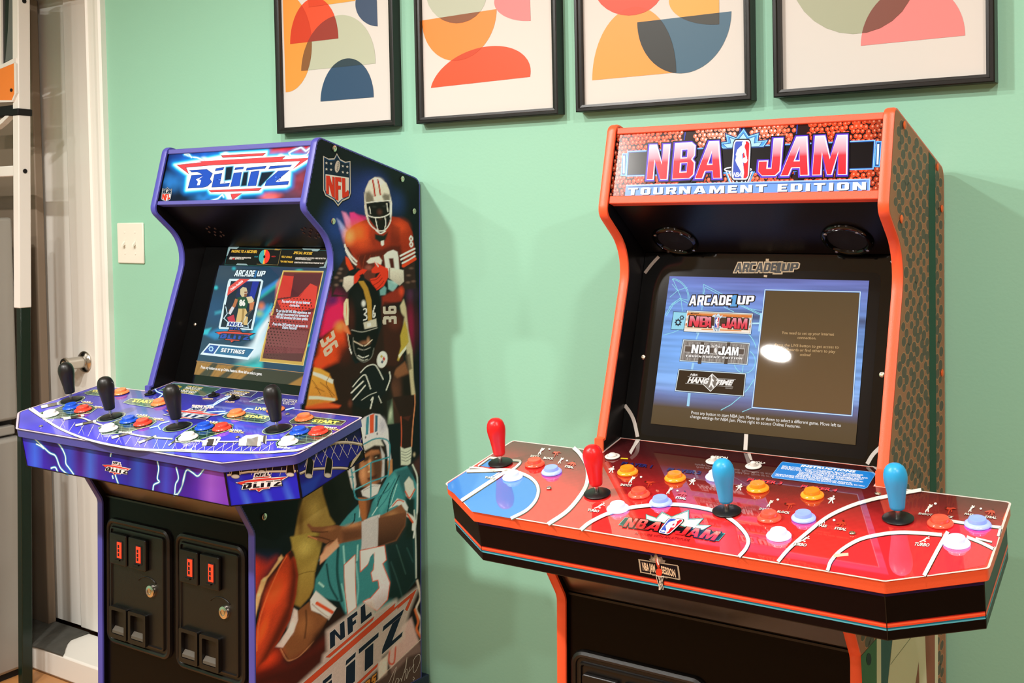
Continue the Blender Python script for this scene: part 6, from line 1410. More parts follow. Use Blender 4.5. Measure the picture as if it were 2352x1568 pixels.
    pad(Zg, '960,690 1080,640 1220,590 1420,570 1560,580 1600,620 1530,670 1330,720 1180,750 1000,760'); pad(Zg, '310,520 470,480 590,430 760,420 880,440 930,470 860,520 700,545 520,575 380,580')
    pad(Zh, '580,500 640,450 720,430 1130,500 1140,540 1060,575 900,560 620,520'); pad(Zh, '1385,560 1460,510 1520,490 2060,560 2010,605 1700,590 1400,580')
    pad(Zg, '1240,405 1320,365 1640,380 1640,440 1560,460 1300,420'); pad(Zg, '800,300 880,270 1120,260 1160,320 1000,330 830,312')
    A.text('START', *Zh([(838, 508), (1125, 535), (850, 480)]), '#E8DC6A', 10, bold=.06, shear=.2); A.text('START', *Zh([(1652, 570), (1975, 596), (1668, 540)]), '#E8DC6A', 10, bold=.06, shear=.2); A.text('START', *Zg([(1330, 400), (1560, 420), (1345, 372)]), '#E8DC6A', 10, bold=.06, shear=.2); A.text('START', *Zg([(880, 290), (1060, 300), (890, 268)]), '#D8CC6A', 10, bold=.05, shear=.2)
    for u, v in ((163, 918), (254, 956), (406.5, 979), (637, 985)): A.disc(u, v, .0295, '#2A3A38', 9); A.disc(u, v, .0292, '#A9BFA6', 10, r2=.0272); 
    # button captions
    for Z, x0, y0, x1, y1, h, a, b in ((Zh, 1445, 622, 1600, 636, 16, 'PASS', 'TACKLE'), (Zh, 1790, 640, 1990, 655, 18, 'JUMP', 'BLOCK'), (Zh, 370, 565, 545, 580, 18, 'PASS', 'TACKLE'), (Zh, 640, 665, 840, 685, 20, 'JUMP', 'BLOCK'), (Zg, 1380, 550, 1530, 560, 14, 'PASS', 'TACKLE'), (Zg, 1560, 590, 1700, 600, 14, 'JUMP', 'BLOCK'), (Zg, 760, 400, 890, 408, 12, 'PASS', 'TACKLE'), (Zg, 900, 455, 1010, 462, 12, 'JUMP', 'BLOCK')):
        for d, c, k in ((2, '#1A1A2A', 9), (0, '#F0ECE4', 10)): A.glyphs(a if all(ch in FONT for ch in a) else 'PASS', *Z([(x0 + d, y0 + d), (x0 + (x1 - x0) * .8 + d, y1 + d), (x0 + h * .6 + d, y0 - h + d)]), c, k)
        A.text(b, *Z([(x0 + 10, y0 + h * 1.1), (x1, y1 + h * 1.1), (x0 + 16, y0 + h * .2)]), '#D8BE74', 10, bold=.05, shear=.2)
    for Z, x0, y0, x1, y1, h in ((Zh, 1235, 880, 1400, 895, 24), (Zh, 240, 800, 400, 815, 24), (Zg, 1180, 745, 1330, 758, 20)): A.text('turbo', *Z([(x0, y0), (x1, y1), (x0 + 8, y0 - h)]), '#F4F0E8', 11, bold=.04, shear=.4)
    blitz(A, *Zo([(180, 770), (1180, 880), (420, 640)]), 12, letc='#24305A', red='#DC4A44', back='#C8D0D8', w=1.)
    # lightning and the printed help boxes near the screen
    def bolt(Z, p, w=1.8): A.line(Z(pairs(p)), w + 2.2, '#4A86D0', 6); A.line(Z(pairs(p)), w, '#DDF2FA', 7)
    bolt(Zo, '100,250 150,320 270,370 190,440 230,470'); bolt(Zo, '360,430 430,390 520,360'); bolt(Zo, '1610,420 1500,430 1330,510 1240,580 1110,600'); bolt(Zo, '960,735 1200,715 1480,705'); bolt(Zo, '1250,785 1400,750 1520,735'); bolt(Zo, '1830,700 1900,650 2020,665'); bolt(Zo, '20,1020 180,980 240,930 400,890'); bolt(Zo, '180,985 230,1060')
    bolt(Zh, '460,370 560,310 680,260'); bolt(Zh, '1330,425 1420,400 1490,398')
    def box(Z, p, c='#34564C'): q = Z(p); A.line(q, 1.8, '#A8C4CC', 8, closed=True); A.poly(q, c, 9)
    box(Zo, '200,300 470,165 700,180 1380,265 1230,335 1060,410 780,370 390,320'); box(Zo, '1390,362 1640,300 2090,330 1960,430 1700,400', '#3A3A5C'); box(Zo, '1950,520 2110,450 2340,400 2400,560 2160,550', '#3A4A60')
    A.text('PLAYER 1', *Zo([(292, 275), (515, 205), (285, 252)]), '#E8E4D8', 10, bold=.05); A.poly(Zo('350,285 560,200 640,235 470,300'), '#A8983C', 10)
    for k in range(7):
        y = 228 + k * 20; x = 740 - k * 30
        A.text(['RED BUTTON', 'BLUE BUTTON', 'WHITE BUTTON', 'SPIN MOVE', 'HURDLE', 'STIFF ARM', 'DIVE'][k], *Zo([(x, y), (x + 300, y + 34), (x + 6, y - 14)]), ['#D8C070', '#E8E4DC', '#E8E4DC', '#D8C070', '#E8E4DC', '#E8E4DC', '#D8C070'][k], 11, bold=.05)
    for k in range(5):
        y = 322 + k * 20; x = 1640 - k * 46; A.text(['DEFENSE', 'SWITCH PLAYER', 'TACKLE', 'PUSH', 'JUMP'][k], *Zo([(x, y), (x + 300, y + 34), (x + 6, y - 14)]), ['#D8C070', '#E8E4DC', '#E8E4DC', '#D8C070', '#E8E4DC'][k], 11, bold=.05)
    A.text('PLAYER 4', *Zo([(2110, 510), (2320, 440), (2100, 484)]), '#E8E4D8', 10, bold=.05)
    for k in range(4): A.text(['SPIN MOVE', 'HURDLE', 'STIFF ARM', 'DIVE'][k], *Zh([(1290 + k * 4, 300 + k * 18), (1470, 318 + k * 18), (1294, 290 + k * 18)]), '#D8D4CC', 11, bold=.04)
    A.text('OFF/ON', *Zo([(1030, 475), (1230, 480), (1040, 452)]), '#D8C090', 10, bold=.06); A.text('VOLUME', *Zo([(1465, 535), (1650, 540), (1475, 512)]), '#D8B890', 10, bold=.06)
    A.text('LIVE', *Zh([(960, 420), (1090, 430), (975, 392)]), '#E8DC9A', 10, bold=.06)
    A.text('SHOW PLAYS', *Zo([(825, 620), (1250, 652), (835, 580)]), '#E8D8D0', 9, bold=.1); A.text('ONLINE', *Zo([(820, 655), (1060, 680), (826, 634)]), '#D8B890', 9, bold=.06)
    A.build('deck_art', M['deck_print'], s.deck)
def hull(P):
    P = sorted(map(tuple, P))
    def half(ps):
        h = []
        for p in ps:
            while len(h) > 1 and (h[-1][0] - h[-2][0]) * (p[1] - h[-2][1]) - (h[-1][1] - h[-2][1]) * (p[0] - h[-2][0]) <= 0: h.pop()
            h.append(p)
        return h
    a, b = half(P), half(P[::-1]); return a[:-1] + b[:-1]

def apron_L(s):
    px = {'front': [(68.8, 1048), (519.6, 1138), (511.5, 1079), (56.5, 998)], 'chamfer': [(522.4, 1140), (671.7, 1125), (664, 1063), (513.5, 1080)], 'side': [(673.6, 1124), (822, 1045.6), (817, 986), (668, 1061)]}
    for nm in ('left', 'front', 'chamfer', 'side'):
        fr, L, H = s.sk[nm]; ab = [(0, 0), (L, 0), (L, H), (0, H)]
        S = Surf(fr, px[nm], ab) if nm in px else s.surf(fr, ab=ab); A = Art(S, .0003)
        G = A.grid(int(L * 360), 26, None, (.0006, .0006, L - .0006, H - .0006)); x, t = G.ab[:, 0] / L, G.ab[:, 1] / H
        if nm == 'front':
            G.fill('#2C1E8C'); C = np.array([lin(c)[:3] for c in ('#3A2AC8', '#3A1E98', '#4A2290', '#2E2EA8', '#3A1A80', '#44209A', '#7A3AB8')]); G.rgb = np.stack([np.interp(x, np.linspace(0, 1, 7), C[:, k]) for k in range(3)], 1)
            for c0, w, c, op in ((.06, .05, '#3E66E8', .9), (.25, .05, '#2C50C8', .7), (.36, .045, '#3C6AD8', .75), (.6, .05, '#2A5AC0', .6), (.73, .04, '#3A52D0', .6), (.93, .06, '#A060D0', .6)):
                a = np.clip(1 - np.abs(x - c0 - (t - .5) * .03) / w, 0, 1) * op; G._mix(np.arange(len(a)), a, lin(c)[:3])
            for c0, w in ((.16, .06), (.31, .04), (.46, .06), (.55, .04), (.68, .05), (.82, .05)):
                a = np.clip(1 - np.abs(x - c0 - (t - .5) * .03) / w, 0, 1) * .7 * t; G._mix(np.arange(len(a)), a, lin('#24104A')[:3])
            G.done(0)
            for Z, p in ((Zg, '265,800 350,865 430,925 495,955 540,1045 600,1095 630,1108'), (Zg, '285,845 340,870 370,890'), (Zg, '510,840 560,890 600,960 605,1020 640,1060 690,1115'), (Zg, '440,1050 490,1045 515,1085'), (Zg, '1105,945 1090,990'), (Zg, '1130,1120 1150,1170 1170,1215'), (Zg, '1105,1140 1115,1170'), (Zg, '1605,1040 1620,1110 1600,1190 1620,1220 1560,1240 1545,1285'), (Zg, '1815,1110 1835,1200 1800,1250 1785,1330'), (Zh, '0,1320 60,1250 85,1180 130,1110 200,1140 260,1170 340,1110'), (Zg, '1770,1335 1830,1320 1880,1250 1920,1150')):
                q = Z(crom(pairs(p), 4)); A.line(q, 4.6, '#3A8AC8', 1); A.line(q, 2.0, '#DDF4FA', 2)
            blitz(A, *Zg([(1000, 1095), (1300, 1150), (1010, 1030)]), 4, letc='#16141E', w=.8)
        elif nm == 'chamfer':
            G.fill('#2A28C8')
            for c0, w in ((.2, .08), (.5, .07), (.8, .08)): a = np.clip(1 - np.abs(x - c0 + (t - .5) * .1) / w, 0, 1) * .7 * (1 - t); G._mix(np.arange(len(a)), a, lin('#4A7AE8')[:3])
            G.poly(Zh('600,1130 1400,1010 1410,1120 640,1190'), '#14102A', 4); G.done(0)
            for a_, b_ in ((640, 1130), (760, 1100), (880, 1090), (1090, 1085), (1190, 1070)): A.line(Zh([(a_, 1180), (a_ + 30, 1100)]), .9, '#C8C0B4', 2)
            q = Zh('620,1185 850,1150 1120,1140 1395,1130'); A.line(q, 4.6, '#4A4038', 2); A.line(q, 3.4, '#B8A890', 3); A.line([(a, b - .6) for a, b in q], 1.2, '#F0E4D4', 4)
            for cx, cy in ((710, 1190), (1000, 1145), (1310, 1160)):
                A.poly(Zh([(cx - 55, cy), (cx - 30, cy - 90), (cx + 40, cy - 95), (cx + 45, cy - 10)]), '#1A1210', 5); A.line(Zh([(cx - 50, cy), (cx - 30, cy - 90)]), 1.2, '#D8C0A8', 6); A.line(Zh([(cx + 45, cy - 10), (cx + 40, cy - 95)]), 1.2, '#D8C0A8', 6); A.ell(*Zh([(cx - 2, cy + 4)])[0], 8.6, 3.8, '#A8A098', 7); A.ell(*Zh([(cx - 2, cy + 4)])[0], 7, 2.8, '#D0CAC0', 8)
            blitz(A, *Zh([(715, 1318), (1262, 1268), (725, 1215)]), 9, letc='#16141E', w=1.2)
        elif nm == 'side':
            G.fill('#221E84'); G.glow(740, 1075, 60, 50, '#2A2AA8', .8); G.poly(Zh('1430,1250 1700,1120 1560,1330 1440,1370'), '#2A4AC0', 6, .7); G.poly(Zh('1420,1040 2190,640 2200,760 1800,880 1430,1090'), '#16123C', 5, .9); G.done(0)
            for p, w in (('1760,862 1900,830 2050,822 2195,835', 5.4), ('1430,1145 1560,1100 1750,1080 1900,1070 2010,1072', 4.6)):
                q = Zh(crom(pairs(p))); A.line(q, w + 1.6, '#1A1414', 2); A.line(q, w, '#9A8A74', 3); A.line([(a, b - w * .15) for a, b in q], w * .4, '#EADFCB', 4)
            for k in range(7):
                x0 = 1480 + k * 104; y0 = 1010 - k * 28; A.line(Zh([(x0, y0 - 90), (x0 + 110, y0 + 70)]), .9, '#D8D0C4', 3); A.line(Zh([(x0 + 100, y0 - 110), (x0 + 10, y0 + 70)]), .9, '#D8D0C4', 3)
            A.poly(Zh('2195,880 2200,960 1990,1075 2020,1010'), '#17120E', 5); A.poly(Zh('2175,885 2150,930 2040,1050 2020,1055 2060,985'), '#C8B898', 6)
            for cx, cy in ((1530, 1155), (1750, 1140)):
                A.poly(Zh([(cx - 45, cy), (cx - 5, cy - 140), (cx + 15, cy - 170), (cx + 65, cy - 150), (cx + 75, cy - 110), (cx + 40, cy)]), '#15100E', 6); A.line(Zh([(cx - 42, cy), (cx, cy - 150), (cx + 15, cy - 172)]), 1.3, '#C8B49C', 7); A.line(Zh([(cx + 40, cy), (cx + 70, cy - 120), (cx + 62, cy - 150)]), 1.3, '#E0CDB4', 7)
                A.ell(*Zh([(cx, cy + 6)])[0], 8.6, 4.6, '#8E877C', 8); A.ell(*Zh([(cx, cy + 8)])[0], 7, 3.5, '#CFC9BE', 9)
        else: G.fill('#2A2890'); G.done(0)
        for e in ([(0, .0), (L, .0)], [(0, 0), (0, H)], [(L, 0), (L, H)]): A.line([(min(max(a, .0008), L - .0008), min(max(b, .0008), H - .0008)) for a, b in e], .0022, '#1C1214', 12, ab=True)
        A.build('apron_art', M['skirt_print'], s.skirt)
marquee_L(L_); screen_L(L_); deck_L(L_); apron_L(L_)
# ------------------------------------------------------------------ left machine: printed football players on its side
Qa = zoom(4.019, 690, 310); Qb = zoom(4.356, 680, 640); Qc = zoom(4.9, 660, 940); Qd = zoom(4.261, 560, 1200)
def side_L(s):
    fr = ((HW, 0, 0), (0, 1, 0), (0, 0, 1), (1, 0, 0)); yb = s.c['E'][0]
    c = s.c; kp = [('A', (732, 315)), ('B', (702, 482)), ('E', (964, 412)), ('K2', (581, 1222)), ('D', (694, 939))]
    px = [p for _, p in kp] + [(967.5, 1550), (582, 1568)]; ab = [c[k] for k, _ in kp] + [(c['E'][0], -1.07), (-.176, -1.066)]
    S = Surf(fr, px, ab); A = Art(S, .0002)
    prof = np.array([p for p in offset_loop(s.prof, -.0016)])
    G = A.grid(230, 880, lambda q: poly_sd(q, prof) < .0006, (-.255, -1.078, yb, .145))
    p = lambda Z, t, col, soft=1.2, op=1., c2=None, d=(0, 1), grow=0: G.poly(Z(pairs(t)) if isinstance(t, str) else t, col, soft, op, c2, d, grow)
    l = lambda Z, t, w, col, soft=.8, op=1., cr=True: G.line(Z(crom(pairs(t), 4)) if cr else Z(pairs(t)), w, col, soft, op)
    def g(Z, x, y, rx, ry, col, op=1., rot=0, pw=1.):
        u, v = Z([(x, y)])[0]; k = {Qa: 4.019, Qb: 4.356, Qc: 4.9, Qd: 4.261}[Z]; G.glow(u, v, rx / k, ry / k, col, op, rot, pw)
    # ---- backdrop
    G.fill('#10191B')
    g(Qa, 560, 620, 420, 420, '#24356E', 1); g(Qa, 330, 900, 260, 330, '#24407E', .9); g(Qa, 920, 650, 170, 220, '#22386A', .8); g(Qa, 700, 500, 230, 240, '#2A3C80', .7)
    g(Qa, 350, 1180, 130, 220, '#20365E', .9)
    for t, col, o in (('360,760 400,770 480,880 440,930 400,900', '#D88AB0', .8), ('440,770 480,765 590,850 540,860 450,920', '#E83A80', .95), ('310,830 340,850 420,950 400,1000 370,1010', '#9CA8D8', .75), ('500,780 600,800 620,830 540,850', '#C83070', .7), ('330,920 360,940 400,1010 380,1060', '#7A6AA8', .7)): p(Qa, t, col, 4, o)
    g(Qb, 330, 420, 260, 330, '#A01858', 1); p(Qb, '270,420 400,270 460,420 400,520 240,640 200,640', '#E02058', 10, .9); g(Qb, 330, 300, 130, 90, '#4A2060', .8); g(Qb, 1190, 600, 110, 420, '#8A1840', .85); g(Qb, 1200, 260, 110, 130, '#5A3050', .7)
    p(Qb, '1210,200 1260,200 1260,1568 1215,1568', '#14181A', 8, .7)
    # back player's legs and arms on the right
    p(Qb, '840,1040 1160,980 1190,1250 1190,1500 1150,1568 860,1568', '#3A241C', 3); p(Qb, '950,1060 1100,960 1150,1090 1010,1120', '#7E5238', 4); g(Qb, 980, 1250, 120, 210, '#5C3A2C', .9); p(Qb, '1060,1120 1160,1080 1190,1300 1190,1480 1110,1500 1060,1300', '#16130F', 8, .9)
    p(Qb, '1060,380 1105,310 1130,400 1150,640 1190,850 1195,1150 1210,1300 1185,1480 1165,1300 1150,1100 1130,900 1100,640', '#B4A88A', 2.5); p(Qb, '1110,900 1160,880 1180,1040 1130,1060', '#57483A', 3, .8)
    p(Qb, '890,1340 950,1320 960,1568 890,1568', '#6E7E6A', 2.5); g(Qb, 920, 1460, 40, 110, '#C0C8B0', .8)
    p(Qc, '1170,0 1450,0 1450,160 1420,330 1395,600 1265,580 1265,240', '#2A1914', 2); l(Qc, '1268,230 1272,400 1262,570', 2.4, '#B8553C', 1); l(Qc, '1452,0 1450,120 1428,260 1405,450 1392,580', 2.6, '#C8825C', 1); p(Qc, '1280,240 1400,230 1360,290', '#4A241C', 2)
    p(Qc, '1255,560 1300,590 1390,580 1392,640 1375,760 1340,775 1255,760', '#BDBFB0', 1.6); [l(Qc, '1265,%d 1320,%d 1385,%d' % (y, y + 22, y), 1.1, '#4E5248') for y in (610, 640, 672, 705)]
    g(Qc, 1425, 670, 26, 40, '#C8B89A', .7); p(Qc, '1390,780 1505,690 1505,900 1440,900', '#5A3430', 8, .6)
    # ---- upper player
    p(Qa, '300,1340 390,1190 440,1300 380,1400 300,1470 270,1545 380,1560 420,1568 250,1568 262,1440', '#2C1F1F', 2); [g(Qa, x, y, 34, 22, '#8A7468', .6) for x, y in ((330, 1350), (300, 1390), (350, 1420), (300, 1460), (345, 1310))]
    p(Qa, '985,1270 1110,1240 1115,1510 960,1520', '#33231F', 2); [g(Qa, x, y, 40, 20, '#85685A', .55) for x, y in ((1070, 1310), (1040, 1380), (1090, 1440), (1030, 1450))]
    p(Qa, '385,1040 400,960 470,892 560,845 640,822 690,900 740,965 800,945 868,790 950,800 1045,850 1092,940 1112,1100 1112,1180 990,1240 965,1200 935,1330 800,1345 760,1235 620,1240 560,1330 500,1290 400,1140', '#8E2E18', 2)
    g(Qa, 520, 960, 190, 170, '#F06A2E', 1); g(Qa, 430, 1000, 90, 130, '#F8A060', .8); g(Qa, 650, 950, 120, 130, '#C8441E', .9); g(Qa, 960, 900, 150, 130, '#C84A24', .9); g(Qa, 1010, 1000, 110, 110, '#9A3418', .8); g(Qa, 560, 1080, 160, 80, '#C04A24', .7)
    p(Qa, '500,1180 620,1150 760,1120 860,1080 960,1080 985,1190 940,1345 600,1345 540,1300', '#3C1610', 7, .8); p(Qa, '860,860 850,1060 900,1080 950,1070 960,900', '#5A1E12', 6, .55); p(Qa, '640,830 720,930 680,1080 630,1000', '#6A2414', 6, .55)
    for x in (530, 590, 640, 700, 770): l(Qa, '%d,1180 %d,1240 %d,1310' % (x, x - 20, x - 30), 1.6, '#8A3A22', 1.2, .8)
    p(Qa, '690,970 780,985 830,950 800,1030 740,1050 690,1020', '#15201A', 3)
    p(Qa, '750,1040 785,1030 785,1075 765,1090 750,1070', '#D8CCC0', 1)
    for t in ('392,1105 420,1100 510,1270 480,1300', ): p(Qa, t, '#4A1A14', 1)
    for t in ('395,1130 420,1180 460,1240 495,1270', '385,1080 395,1110 440,1180 500,1240'): l(Qa, t, 4.2, '#D8D0C4', .9)
    p(Qa, '390,1190 420,1210 470,1310 430,1325 395,1260', '#D8431F', 1.5)
    for t in ('957,1185 1030,1150 1114,1112', '962,1222 1040,1185 1114,1150', '975,1258 1050,1225 1114,1188'): l(Qa, t, 4.4, '#E0D8CE', .8); 
    l(Qa, '985,1285 1050,1250 1114,1215', 8, '#D8431F', 1)
    for cx, cy in ((1076, 1010), (1076, 1068)): l(Qa, '%d,%d %d,%d %d,%d %d,%d %d,%d' % (cx, cy - 26, cx + 18, cy, cx, cy + 26, cx - 14, cy, cx, cy - 26), 3.6, '#DED4C8', .8)
    p(Qa, '600,1240 640,1205 730,1190 760,1230 750,1270 620,1260', '#C9C2B8', 1.5); p(Qa, '780,1180 820,1145 880,1125 925,1145 935,1200 940,1320 800,1330 790,1260', '#CFC8C0', 1.5); p(Qa, '832,1210 880,1208 890,1310 850,1312', '#4A1C16', 2)
    p(Qa, '815,1420 900,1440 925,1470 870,1540 820,1510', '#7FA4A4', 2); p(Qa, '730,1520 780,1480 800,1500 790,1568 735,1568', '#6A9494', 2); g(Qa, 900, 1440, 60, 40, '#B8CCC8', .6)
    p(Qa, '560,1330 600,1270 680,1250 720,1290 690,1360 680,1420 640,1440 580,1400', '#5E2C24', 1.6); g(Qa, 620, 1300, 60, 40, '#9A5A4C', .7)
    p(Qa, '468,1382 520,1330 565,1312 605,1322 560,1370 530,1390 500,1440 470,1455', '#D8351E', 1.4); p(Qa, '525,1375 560,1355 575,1380 545,1400', '#1A1412', 1.4)
    p(Qa, '648,1322 690,1280 672,1212 700,1250 760,1285 822,1310 820,1395 770,1480 700,1520 650,1460 632,1410 700,1395 740,1345 690,1355 655,1350', '#DA3820', 1.4); l(Qa, '640,1425 700,1412 745,1370', 1.6, '#6A1410'); l(Qa, '665,1470 720,1440 760,1400', 1.6, '#6A1410'); l(Qa, '690,1510 740,1470 775,1430', 1.4, '#6A1410'); l(Qa, '672,1215 700,1260 720,1290', 2.2, '#EEDCD0')
    for t in ('372,1390 420,1375 470,1378 468,1460 400,1530 362,1470', '826,1302 880,1306 985,1328 988,1440 940,1480 826,1402'): p(Qa, t, '#CDC5BA', 1.3, 1, '#A8A094')
    l(Qa, '838,1305 836,1400', 1., '#6A5A50')
    # helmet
    p(Qa, '590,650 588,590 602,520 640,440 700,398 760,405 822,452 852,520 864,600 858,655 840,640 700,655 605,680', '#C9C2B6', 1.4); p(Qa, '592,640 600,560 640,545 690,600 690,650 605,680', '#5A5242', 6, .85); p(Qa, '770,590 800,560 858,570 860,640 800,640', '#4E463A', 5, .8); g(Qa, 740, 440, 80, 60, '#F0EAE0', .8)
    l(Qa, '678,432 690,500 700,590', 4.2, '#9E2E22'); l(Qa, '732,424 745,490 756,572', 4., '#9E2E22'); p(Qa, '680,600 770,580 780,620 690,635', '#CFC8BC', 1.2)
    p(Qa, '605,672 700,650 842,635 860,700 850,790 820,880 770,930 700,910 640,830', '#15100E', 1.6); g(Qa, 745, 750, 46, 50, '#5A342A', .8); g(Qa, 750, 820, 30, 16, '#4A2A24', .8); g(Qa, 690, 700, 40, 16, '#3A3A34', .7); g(Qa, 800, 690, 40, 16, '#3A3A34', .7)
    W = '#DAD4C8'
    for t, w in (('602,664 700,648 860,628', 2.4), ('592,690 610,775 680,805 770,800 840,770 872,735', 2.6), ('600,680 605,780 640,870 690,920 740,940 800,925 850,860 866,780 864,650', 2.6), ('700,815 712,880 722,930', 2.2), ('800,795 808,860 796,915', 2.2), ('640,705 650,770', 2), ('822,660 832,740', 2.4), ('705,935 750,965 800,940', 3.2)): l(Qa, t, w, W)
    p(Qa, '862,570 880,660 872,770 856,800 850,740 860,640', W, 1.2); p(Qa, '586,560 600,640 640,880 620,850 592,760', '#C0B8AC', 1.2)
    # ---- black helmet player
    p(Qb, '180,760 240,640 330,580 430,500 470,560 500,850 560,940 720,900 860,560 830,380 1040,420 1105,500 1070,680 1085,950 1000,1010 900,1300 640,1568 0,1568 60,1300 120,960', '#2A1610', 2.5)
    p(Qb, '200,720 330,585 430,500 450,600 470,760 380,900 200,960 150,940', '#D0481E', 8, .95); g(Qb, 400, 560, 90, 90, '#F09050', .8); g(Qb, 190, 900, 90, 90, '#F04A24', .9); g(Qb, 440, 820, 130, 180, '#4A1C12', .8)
    p(Qb, '860,560 840,380 1040,420 1105,500 1060,700 1080,940 990,1000 880,980', '#3C1C14', 5, .9); g(Qb, 1000, 560, 120, 120, '#5E2C1E', .8)
    p(Qb, '860,280 1090,170 1115,220 1080,330 860,370', '#8A2C1C', 4, .9); g(Qb, 1080, 230, 50, 80, '#D04A2C', .8); p(Qb, '880,330 1060,350 1040,400 860,380', '#2A120E', 4, .8)
    p(Qb, '520,1100 900,1000 960,1300 880,1568 520,1568', '#161412', 5, .9)
    p(Qb, '138,938 200,955 290,1010 330,1110 372,1270 250,1300 60,1310 100,1100', '#D79A40', 2, 1, '#B87A30'); p(Qb, '130,980 210,1010 330,1075 325,1115 200,1045 128,1010', '#E8D4BC', 1.4); p(Qb, '90,1205 180,1215 350,1255 345,1280 180,1245 85,1235', '#DCC8B0', 1.4)
    for t in ('300,1020 260,1110 340,1230', '200,1090 270,1150 320,1240', '150,1130 240,1180', '120,1060 160,1120 200,1200'): l(Qb, t, 1.4, '#7A4A1C')
    p(Qb, '60,1300 250,1280 400,1330 380,1345 60,1320', '#F05A2C', 4)
    p(Qb, '1112,530 1140,640 1150,760 1100,830 1030,950 1015,940 1060,800 1055,690', '#A8923E', 2); p(Qb, '1030,890 1120,800 1122,830 1035,925', '#D8D0B4', 1.4)
    p(Qb, '862,515 890,515 892,550 862,552', '#D8C8B4', 1)
    p(Qb, '470,620 472,430 492,240 560,140 640,100 735,122 800,200 838,330 845,480 815,600 800,720 740,880 650,945 560,900 505,760', '#0C0B0B', 1.4); g(Qb, 520, 480, 70, 260, '#4A1E16', .8); g(Qb, 600, 300, 90, 200, '#1A1A1A', .6); g(Qb, 655, 340, 34, 50, '#F0F0EC', 1)
    p(Qb, '600,110 660,108 705,180 742,310 744,520 700,520 690,340 655,200', '#A07C30', 1.2); l(Qb, '655,400 680,395 684,430 660,450 686,470 684,500 652,510', 2.8, '#E0DCD4', .7); l(Qb, '778,370 758,430 756,480 772,480 778,450 760,445', 2.8, '#E0DCD4', .7)
    p(Qb, '650,535 790,500 797,582 662,602', '#B4AEA0', 1.2); p(Qb, '690,545 730,540 735,575 695,582', '#E0DAD0', 1.2)
    p(Qb, '470,285 490,290 496,400 490,550 465,560 440,440 445,330', '#E4C4A4', 1.4); l(Qb, '468,320 470,400 466,500', 1.4, '#C05030'); p(Qb, '430,520 480,560 510,640 480,640 440,600', '#E87A4C', 3, .9)
    g(Qb, 660, 740, 90, 40, '#8A5A40', .9); g(Qb, 700, 720, 30, 60, '#B08060', .7); p(Qb, '520,600 640,620 800,600 800,650 640,668 525,640', '#0A0A0A', 1.4)
    for t, w, col in (('525,602 640,628 800,596', 1.8, '#9A9890'), ('545,715 600,745 660,770 740,715', 2.2, '#C8B8A4'), ('540,680 545,790 580,880 650,930 730,890 760,800', 2.2, '#6A6862'), ('590,790 650,810 720,790', 2, '#8E8C84'), ('590,860 640,885 700,870', 2.2, '#C8C8C0'), ('580,880 640,912 690,905', 2, '#A8A8A0'), ('650,760 655,920', 1.6, '#2A2A28'), ('480,640 500,760 520,840', 1.8, '#D8C0A8'), ('500,780 520,835', 2.4, '#E8E0D4')): l(Qb, t, w, col)
    G.poly(Qb(ellp(848, 920, 58, 84, 8)), '#D4CEC6', 1.1); p(Qb, '866,890 884,915 866,940 850,915', '#A8352C', .8); p(Qb, '840,870 856,890 842,905 826,890', '#A8923E', .8); p(Qb, '848,925 862,945 846,962 832,945', '#38405E', .8)
    p(Qb, '520,1330 525,1200 600,1060 660,1000 760,960 830,1020 870,1090 935,1050 935,1130 880,1250 760,1360 640,1400', '#121618', 1.6)
    for t, w in (('612,1030 680,975 760,965 800,1010 855,1120', 2.4), ('530,1160 600,1090 658,1055 690,1120 716,1200', 2.4), ('515,1218 580,1165 638,1120', 3.4), ('530,1285 600,1220 660,1162', 3.0), ('925,1052 932,1120 886,1228', 2.8), ('620,1300 700,1260 780,1240', 1.4), ('720,1310 740,1290 712,1390', 3.2), ('800,1280 830,1350', 2)): l(Qb, t, w, '#C4C4BC')
    g(Qb, 500, 1320, 40, 60, '#6A3A2C', .8)
    # ---- aqua player
    p(Qc, '320,780 480,720 640,580 700,760 720,1000 600,1200 420,1240 300,1000', '#14160F', 5, .95)
    p(Qc, '150,860 330,770 345,900 420,1150 480,1240 330,1300 200,1320 60,1440 20,1400 80,1100', '#9A8146', 3); g(Qc, 250, 1050, 120, 160, '#C2AC68', .8); g(Qc, 110, 1150, 50, 280, '#6A4E26', .8)
    p(Qd, '430,0 740,0 700,180 650,350 640,470 600,540 520,600 460,560 500,330 470,180', '#A2914A', 3, 1, '#8A6E34'); g(Qd, 560, 120, 110, 110, '#C8B868', .7); g(Qd, 700, 60, 50, 120, '#5A3A1E', .8); l(Qd, '500,330 580,325 660,335', 1.6, '#6E5A28')
    p(Qc, '500,1290 620,1180 745,1090 780,1270 840,1260 900,1100 1080,870 1180,800 1330,780 1400,900 1455,1020 1430,1300 1400,1568 300,1568 400,1420', '#3F8288', 2)
    p(Qd, '880,150 760,260 660,400 640,520 780,600 880,640 930,760 1160,860 1500,760 1650,640 1630,0 1000,120', '#3A7C80', 2.5)
    p(Qd, '1320,250 1640,60 1660,640 1500,800 1330,740 1370,600', '#12201E', 8, .95); p(Qc, '1300,1100 1420,1150 1400,1560 1290,1560', '#14241F', 6, .95); p(Qc, '940,1090 1100,900 1200,820 1240,900 1120,1100 1000,1250', '#58A0A2', 5, .6); p(Qc, '1180,820 1400,790 1400,1000 1280,1080', '#284A50', 5, .7)
    for t, w, col in (('700,1180 690,1250 640,1290', 3, '#10282C'), ('760,1130 750,1220', 2.6, '#A8D0CC'), ('960,1150 990,1080 1100,930', 2.6, '#12343A'), ('1080,1230 1130,1050 1230,870', 2.8, '#163C42'), ('1120,1160 1200,960', 2, '#9CCCC8'), ('900,1230 960,1160', 2.2, '#B0D4D0')): l(Qc, t, w, col)
